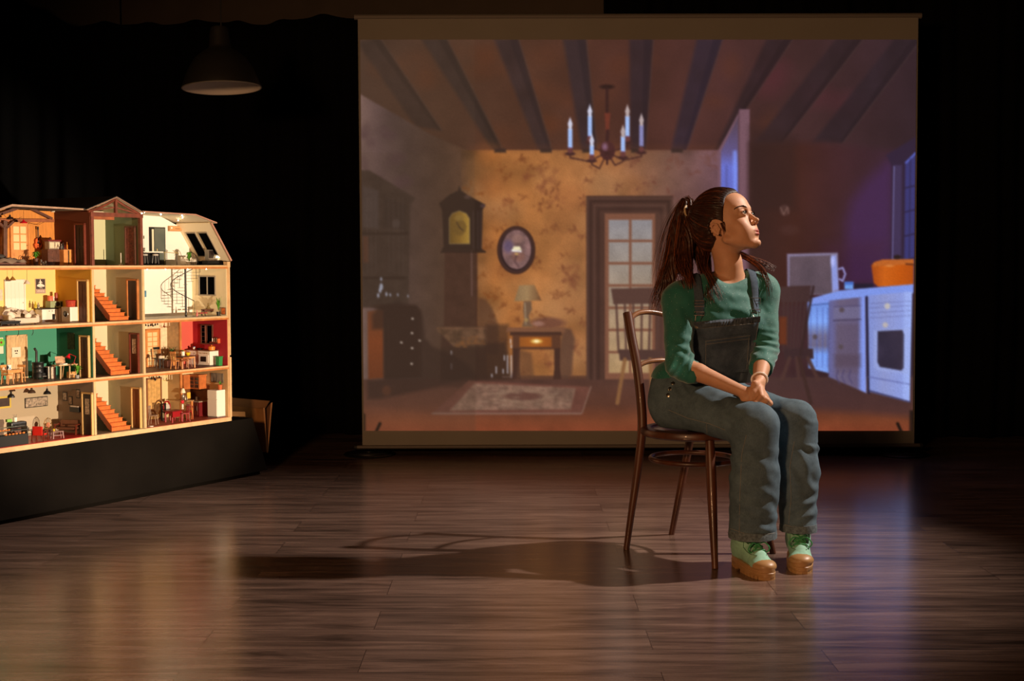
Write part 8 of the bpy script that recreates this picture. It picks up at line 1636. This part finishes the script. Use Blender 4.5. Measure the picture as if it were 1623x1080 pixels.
    for q in (-1, 1):
        # bow loop and loose end
        lm.tube(spline([kn, kn+s_*q*0.022+Vector((0, 0, 0.010))+d*0.012, kn+s_*q*0.040+Vector((0, 0, -0.010))+d*0.016, kn+s_*q*0.028+Vector((0, 0, -0.024))+d*0.012, kn+s_*q*0.004+d*0.004], 5), 0.0026, 6)
        lm.tube(spline([kn, kn+s_*q*0.016+d*0.016+Vector((0, 0, -0.018)), kn+s_*q*0.024+d*0.022+Vector((0, 0, -0.040)), kn+s_*q*0.020+d*0.034+Vector((0, 0, -0.058))], 5), 0.0026, 6)
    lm.ball(kn, 0.006)
    sub(own(lm, 'laces', lacem), bo); sub(own(ev, 'eyelets', mat('dark_eyelet', (0.02, 0.03, 0.02), 0.5)), bo)
    # facing edges beside the laces and heel seam
    sm2 = MB()
    for q in (-1, 1):
        pts = [on(0.70, 0.018*q, 0.055), on(0.66, 0.030*q, 0.068), on(0.60, 0.033*q, 0.085), on(0.53, 0.033*q, 0.10), on(0.49, 0.033*q, 0.12)]; sm2.tube([p+up_d*0.001 for p in pts], 0.0013, 6)
    sub(own(sm2, 'facing_edge', mat('dark_mint', (0.06, 0.17, 0.09), 0.8)), bo)
    return bo
boot(on_z(1166, 893), on_z(1220, 921), P(1182, 850, 4.645), 'right canvas boot turned slightly outward')
boot(on_z(1262, 884), on_z(1271, 911), P(1265, 838, 4.72), 'left canvas boot pointing straight ahead')

# ---- hair
hairA = mat('auburn_hair', (0.045, 0.014, 0.006), 0.45, spec=0.4, noise=0.5, nscale=60)
hairB = mat('lighter_auburn_hair', (0.20, 0.055, 0.018), 0.42, spec=0.4, noise=0.4, nscale=60)
cap = Solid()
HE(cap, -0.014, 0, 0.056, (0.097, 0.075, 0.091), 0.01); HE(cap, 0.030, 0, 0.015, (0.056, 0.059, 0.084), 0.03); HE(cap, 0.040, 0, 0.066, (0.052, 0.058, 0.050), 0.02)
HE(cap, -0.055, 0, 0.02, (0.050, 0.056, 0.055), 0.03)
Gh = Grid(axis(HC[0]-0.17, HC[0]+0.16, 0.0026), axis(HC[1]-0.17, HC[1]+0.16, 0.0026), axis(HC[2]-0.12, HC[2]+0.20, 0.0026)); cap.fill(Gh, 0.0095)
X, Y, Z = np.meshgrid(*Gh.ax, indexing='ij'); q = np.stack([X-HC[0], Y-HC[1], Z-HC[2]], -1)@HM/HS
f_, l_, u_ = q[..., 0], np.abs(q[..., 1]), q[..., 2]
# hairline: forehead curve, temple, in front of the ear, nape
line_f = 0.070-0.9*(np.clip(l_, 0, 0.08))**2*12+0.0
hl_f = np.interp(u_, [-0.10, -0.055, -0.03, 0.0, 0.02, 0.05, 0.085, 0.115, 0.16], [-0.075, -0.060, -0.040, -0.010, 0.022, 0.033, 0.048, 0.062, 0.075])
hl_f = hl_f+np.where(u_ > 0.08, (0.045-l_)*0.45*np.clip((u_-0.08)/0.03, 0, 1), 0)
cutv = (f_-hl_f)*HS
ear = (np.sqrt(((f_+0.006)/0.027)**2+((u_-0.004)/0.036)**2)-1)*0.027
ear = np.where(l_ > 0.05, -ear, -1)
Gh.V = Gh.V+(0.0075*np.clip(1-(-cutv)/0.022, 0, 1)**1.5).astype(np.float32)
Gh.V = np.maximum(Gh.V, np.maximum(cutv, ear).astype(np.float32)); Gh.V = np.maximum(Gh.V, (-0.062-u_+0.35*(f_+0.05)).astype(np.float32)*HS)
hv, hfc = surface(Gh); hv = relax(hv, hfc, 2)
lc = (hv-HC)@HM/HS; Nn = normals(hv, hfc)
TIE_ = np.array([-0.103, -0.015, 0.119])
ang = np.arctan2(lc[:, 1], lc[:, 2]-0.03); dist_ = np.linalg.norm(lc-TIE_, axis=1)
flh = np.interp(lc[:, 2], [-0.10, -0.055, -0.03, 0.0, 0.02, 0.05, 0.085, 0.115, 0.16], [-0.075, -0.060, -0.040, -0.010, 0.022, 0.033, 0.048, 0.062, 0.075])
hv = hv+Nn*(np.clip((flh-lc[:, 0])/0.03, 0.05, 1)*0.0013*np.sin(np.arctan2(lc[:, 1]-TIE_[1], (lc[:, 0]-TIE_[0])*0.5+(lc[:, 2]-TIE_[2]))*46+2.0*n3(hv, 0.03, 8)))[:, None]
hair = np_mesh('hair', hv, hfc, mat('dark_auburn_hair', (0.026, 0.010, 0.005), 0.5, spec=0.35, noise=0.4, nscale=60), woman); htree = bvh(hv, hfc)
TIE = Vector(H(*TIE_))
def strands(name, specs, mats_, seed):
    """specs: (path points, widths across the bundle, count, radius) -> tapering strands"""
    r = random.Random(seed); m = MB()
    for path, wid, cnt, rad in specs:
        base = spline(path, 5); n = len(base); wd_ = [wid[0]+(wid[-1]-wid[0])*i/(n-1) if len(wid) == 2 else float(np.interp(i/(n-1), np.linspace(0, 1, len(wid)), wid)) for i in range(n)]
        for _ in range(cnt):
            m.m(0 if r.random() < 0.62 else 1)
            a = r.uniform(0, 2*PI); q = math.sqrt(r.random()); ph, fr, am = r.uniform(0, 6.3), r.uniform(0.12, 0.42), r.uniform(0.002, 0.010); end = r.uniform(0.72, 1.0); st0 = 0
            pts = []; nn = max(4, int(n*end))
            for i in range(nn):
                t = (base[min(i+1, n-1)]-base[max(i-1, 0)]).normalized(); X_ = t.cross(Vector((0, 1, 0.01))).normalized(); Y_ = t.cross(X_); w = wd_[i]
                wig = am*math.sin(ph+fr*i*0.9)*(i/n)*1.6
                pts.append(base[i]+X_*(math.cos(a)*q*w+wig)+Y_*(math.sin(a)*q*w*0.6+wig*0.5))
            k = len(pts); m.tube(pts, [rad*(1-0.75*(i/(k-1))**2)*r.uniform(0.9, 1.1) for i in range(k)], 4, cap=False)
    return own(m, name, mats_)
V = lambda px, py, Y: on_y(px, py, Y)
T0 = TIE; T1 = TIE+Vector(-hf)*0.022+Vector(hu)*0.006
core = Solid()
core.chain([T0, T1, V(1087, 326, 4.975), V(1076, 365, 4.975), V(1070, 410, 4.95), V(1060, 445, 4.93), V(1049, 472, 4.93)], [0.010, 0.016, 0.026, 0.032, 0.030, 0.022, 0.010], 0.02)
core.chain([V(1092, 326, 4.965), V(1090, 365, 4.94), V(1086, 405, 4.91), V(1089, 430, 4.84), V(1090, 440, 4.81), V(1094, 448, 4.79)], [0.022, 0.030, 0.028, 0.020, 0.010, 0.004], 0.02)
core.chain([V(1096, 332, 4.975), V(1106, 370, 4.98), V(1113, 405, 4.95), V(1119, 432, 4.90)], [0.020, 0.030, 0.030, 0.018], 0.02)
Gc = Grid(axis(0.48, 0.80, 0.0035), axis(4.66, 5.08, 0.0035), axis(0.88, 1.36, 0.0035)); core.fill(Gc); cv, cf = surface(Gc); cv = relax(cv, cf, 2); Nc = normals(cv, cf)
cv = cv+Nc*(0.0030*np.sin(cv[:, 0]*420+6*n3(cv, 0.09, 33)+cv[:, 1]*160))[:, None]
tailo = np_mesh('ponytail', cv, cf, hairA, woman); tailo['label'] = 'long wavy ponytail falling over the shoulder'
tail = [
 ([T0, T1, V(1085, 325, 4.98), V(1074, 365, 4.98), V(1066, 410, 4.95), V(1056, 445, 4.93), V(1045, 478, 4.93), V(1040, 500, 4.93)], [0.008, 0.018, 0.030, 0.036, 0.036, 0.030, 0.018], 210, 0.0013),
 ([T0, T1, V(1090, 322, 4.96), V(1086, 365, 4.93), V(1082, 405, 4.90), V(1084, 428, 4.83), V(1090, 446, 4.78), V(1094, 462, 4.765)], [0.008, 0.018, 0.028, 0.034, 0.034, 0.026, 0.014], 170, 0.0013),
 ([T0, T1, V(1096, 330, 4.97), V(1106, 370, 4.96), V(1114, 410, 4.92), V(1118, 436, 4.85), V(1122, 460, 4.78), V(1130, 488, 4.75)], [0.008, 0.016, 0.026, 0.030, 0.026, 0.012, 0.004], 120, 0.0013),
 ([T1, V(1094, 318, 4.985), V(1074, 345, 5.0), V(1058, 395, 4.98), V(1048, 440, 4.97), V(1040, 480, 4.97)], [0.010, 0.022, 0.036, 0.044, 0.042, 0.036, 0.026], 70, 0.0008),
 ([V(1122, 395, 4.93), V(1118, 420, 4.84), V(1126, 440, 4.79), V(1140, 468, 4.76), V(1146, 478, 4.755)], [0.012, 0.012, 0.010, 0.006], 26, 0.0010),
 ([V(1160, 398, 4.97), V(1184, 409, 4.94), V(1206, 427, 4.90), V(1217, 452, 4.868), V(1221, 482, 4.86)], [0.014, 0.010, 0.008, 0.006], 36, 0.0011),
 ([V(1162, 400, 4.98), V(1192, 410, 4.96), V(1216, 420, 4.95), V(1232, 428, 4.95)], [0.012, 0.009, 0.006], 22, 0.0010),
]
sub(strands('loose_strands', tail, [hairA, hairB], 3), tailo)
# strands combed back over the head to the tie
r = random.Random(5); m = MB(); cnt = 0
while cnt < 420:
    l0 = r.uniform(-0.07, 0.07); u0 = r.uniform(-0.05, 0.135)
    f0 = float(np.interp(u0, [-0.055, -0.03, 0.0, 0.02, 0.05, 0.085, 0.115, 0.14], [-0.055, -0.034, -0.006, 0.020, 0.032, 0.046, 0.062, 0.07]))-r.uniform(0, 0.05)
    a = np.array([f0, l0, u0]); out = []; c0 = np.array([-0.014, 0, 0.045])
    for i in range(15):
        t = i/14; p = a*(1-t)+TIE_*t; dv = p-c0; dv /= np.linalg.norm(dv)+1e-9
        o = Vector(H(*(c0+dv*0.2))); h = htree.ray_cast(o, (Vector(H(*c0))-o).normalized())
        if h[0] is None: break
        out.append(h[0]+h[1]*(0.0002+0.0014*math.sin(PI*t)*r.random()))
    if len(out) < 15: cnt += 1; continue
    cnt += 1; m.m(0 if r.random() < 0.88 else 1); m.tube(out, [0.0007+0.0005*math.sin(PI*i/14) for i in range(15)], 4, cap=False)
# stray wisps round the crown and temple
for _ in range(40):
    f0, l0, u0 = r.uniform(-0.06, 0.06), r.uniform(-0.05, 0.05), 0.14; c0 = np.array([f0, l0, u0]); o = Vector(H(*(c0*1.5))); h = htree.ray_cast(o, (Vector(H(f0*0.5, l0*0.5, 0.03))-o).normalized())
    if h[0]:
        p = h[0]; dd = (TIE-p).normalized(); m.tube([p, p+dd*0.014+h[1]*0.004, p+dd*0.03+h[1]*0.007*r.random()], [0.0004, 0.0003, 0.0001], 4, cap=False)
for q in (-1, 1):
    for k in range(14):
        pts = []
        for t in range(8):
            fq, uq = 0.0245-0.0011*k-0.0006*t+0.0012*math.sin(t*0.7+k*0.5), 0.020-(0.0035+0.00018*k)*t; o = Vector(H(fq, q*0.13, uq)); h = btree.ray_cast(o, (Vector(H(fq, 0, uq))-o).normalized())
            if h[0] and fq > 0.004: pts.append(h[0]+h[1]*(0.0007+0.0002*t))
        if len(pts) > 3: m.tube(pts, [0.0007*(1-t/(len(pts)+1)) for t in range(len(pts))], 4, cap=False)
sub(own(m, 'combed_strands', [hairA, hairB]), hair)
ax_t = (T1-T0).normalized()
tie = MB().ring(TIE+ax_t*0.006, 0.0195, 0.0040, axis=ax_t, n=32, m=8)
sub(own(tie, 'hair_tie', mat('pale_elastic', (0.50, 0.36, 0.20), 0.6)), hair)
# small dark stud in the ear
own(MB().ball(H(-0.003, 0.0-0.0755, -0.0165), 0.0036), 'earring', mat('dark_stud', (0.01, 0.01, 0.012), 0.25, 0.8))
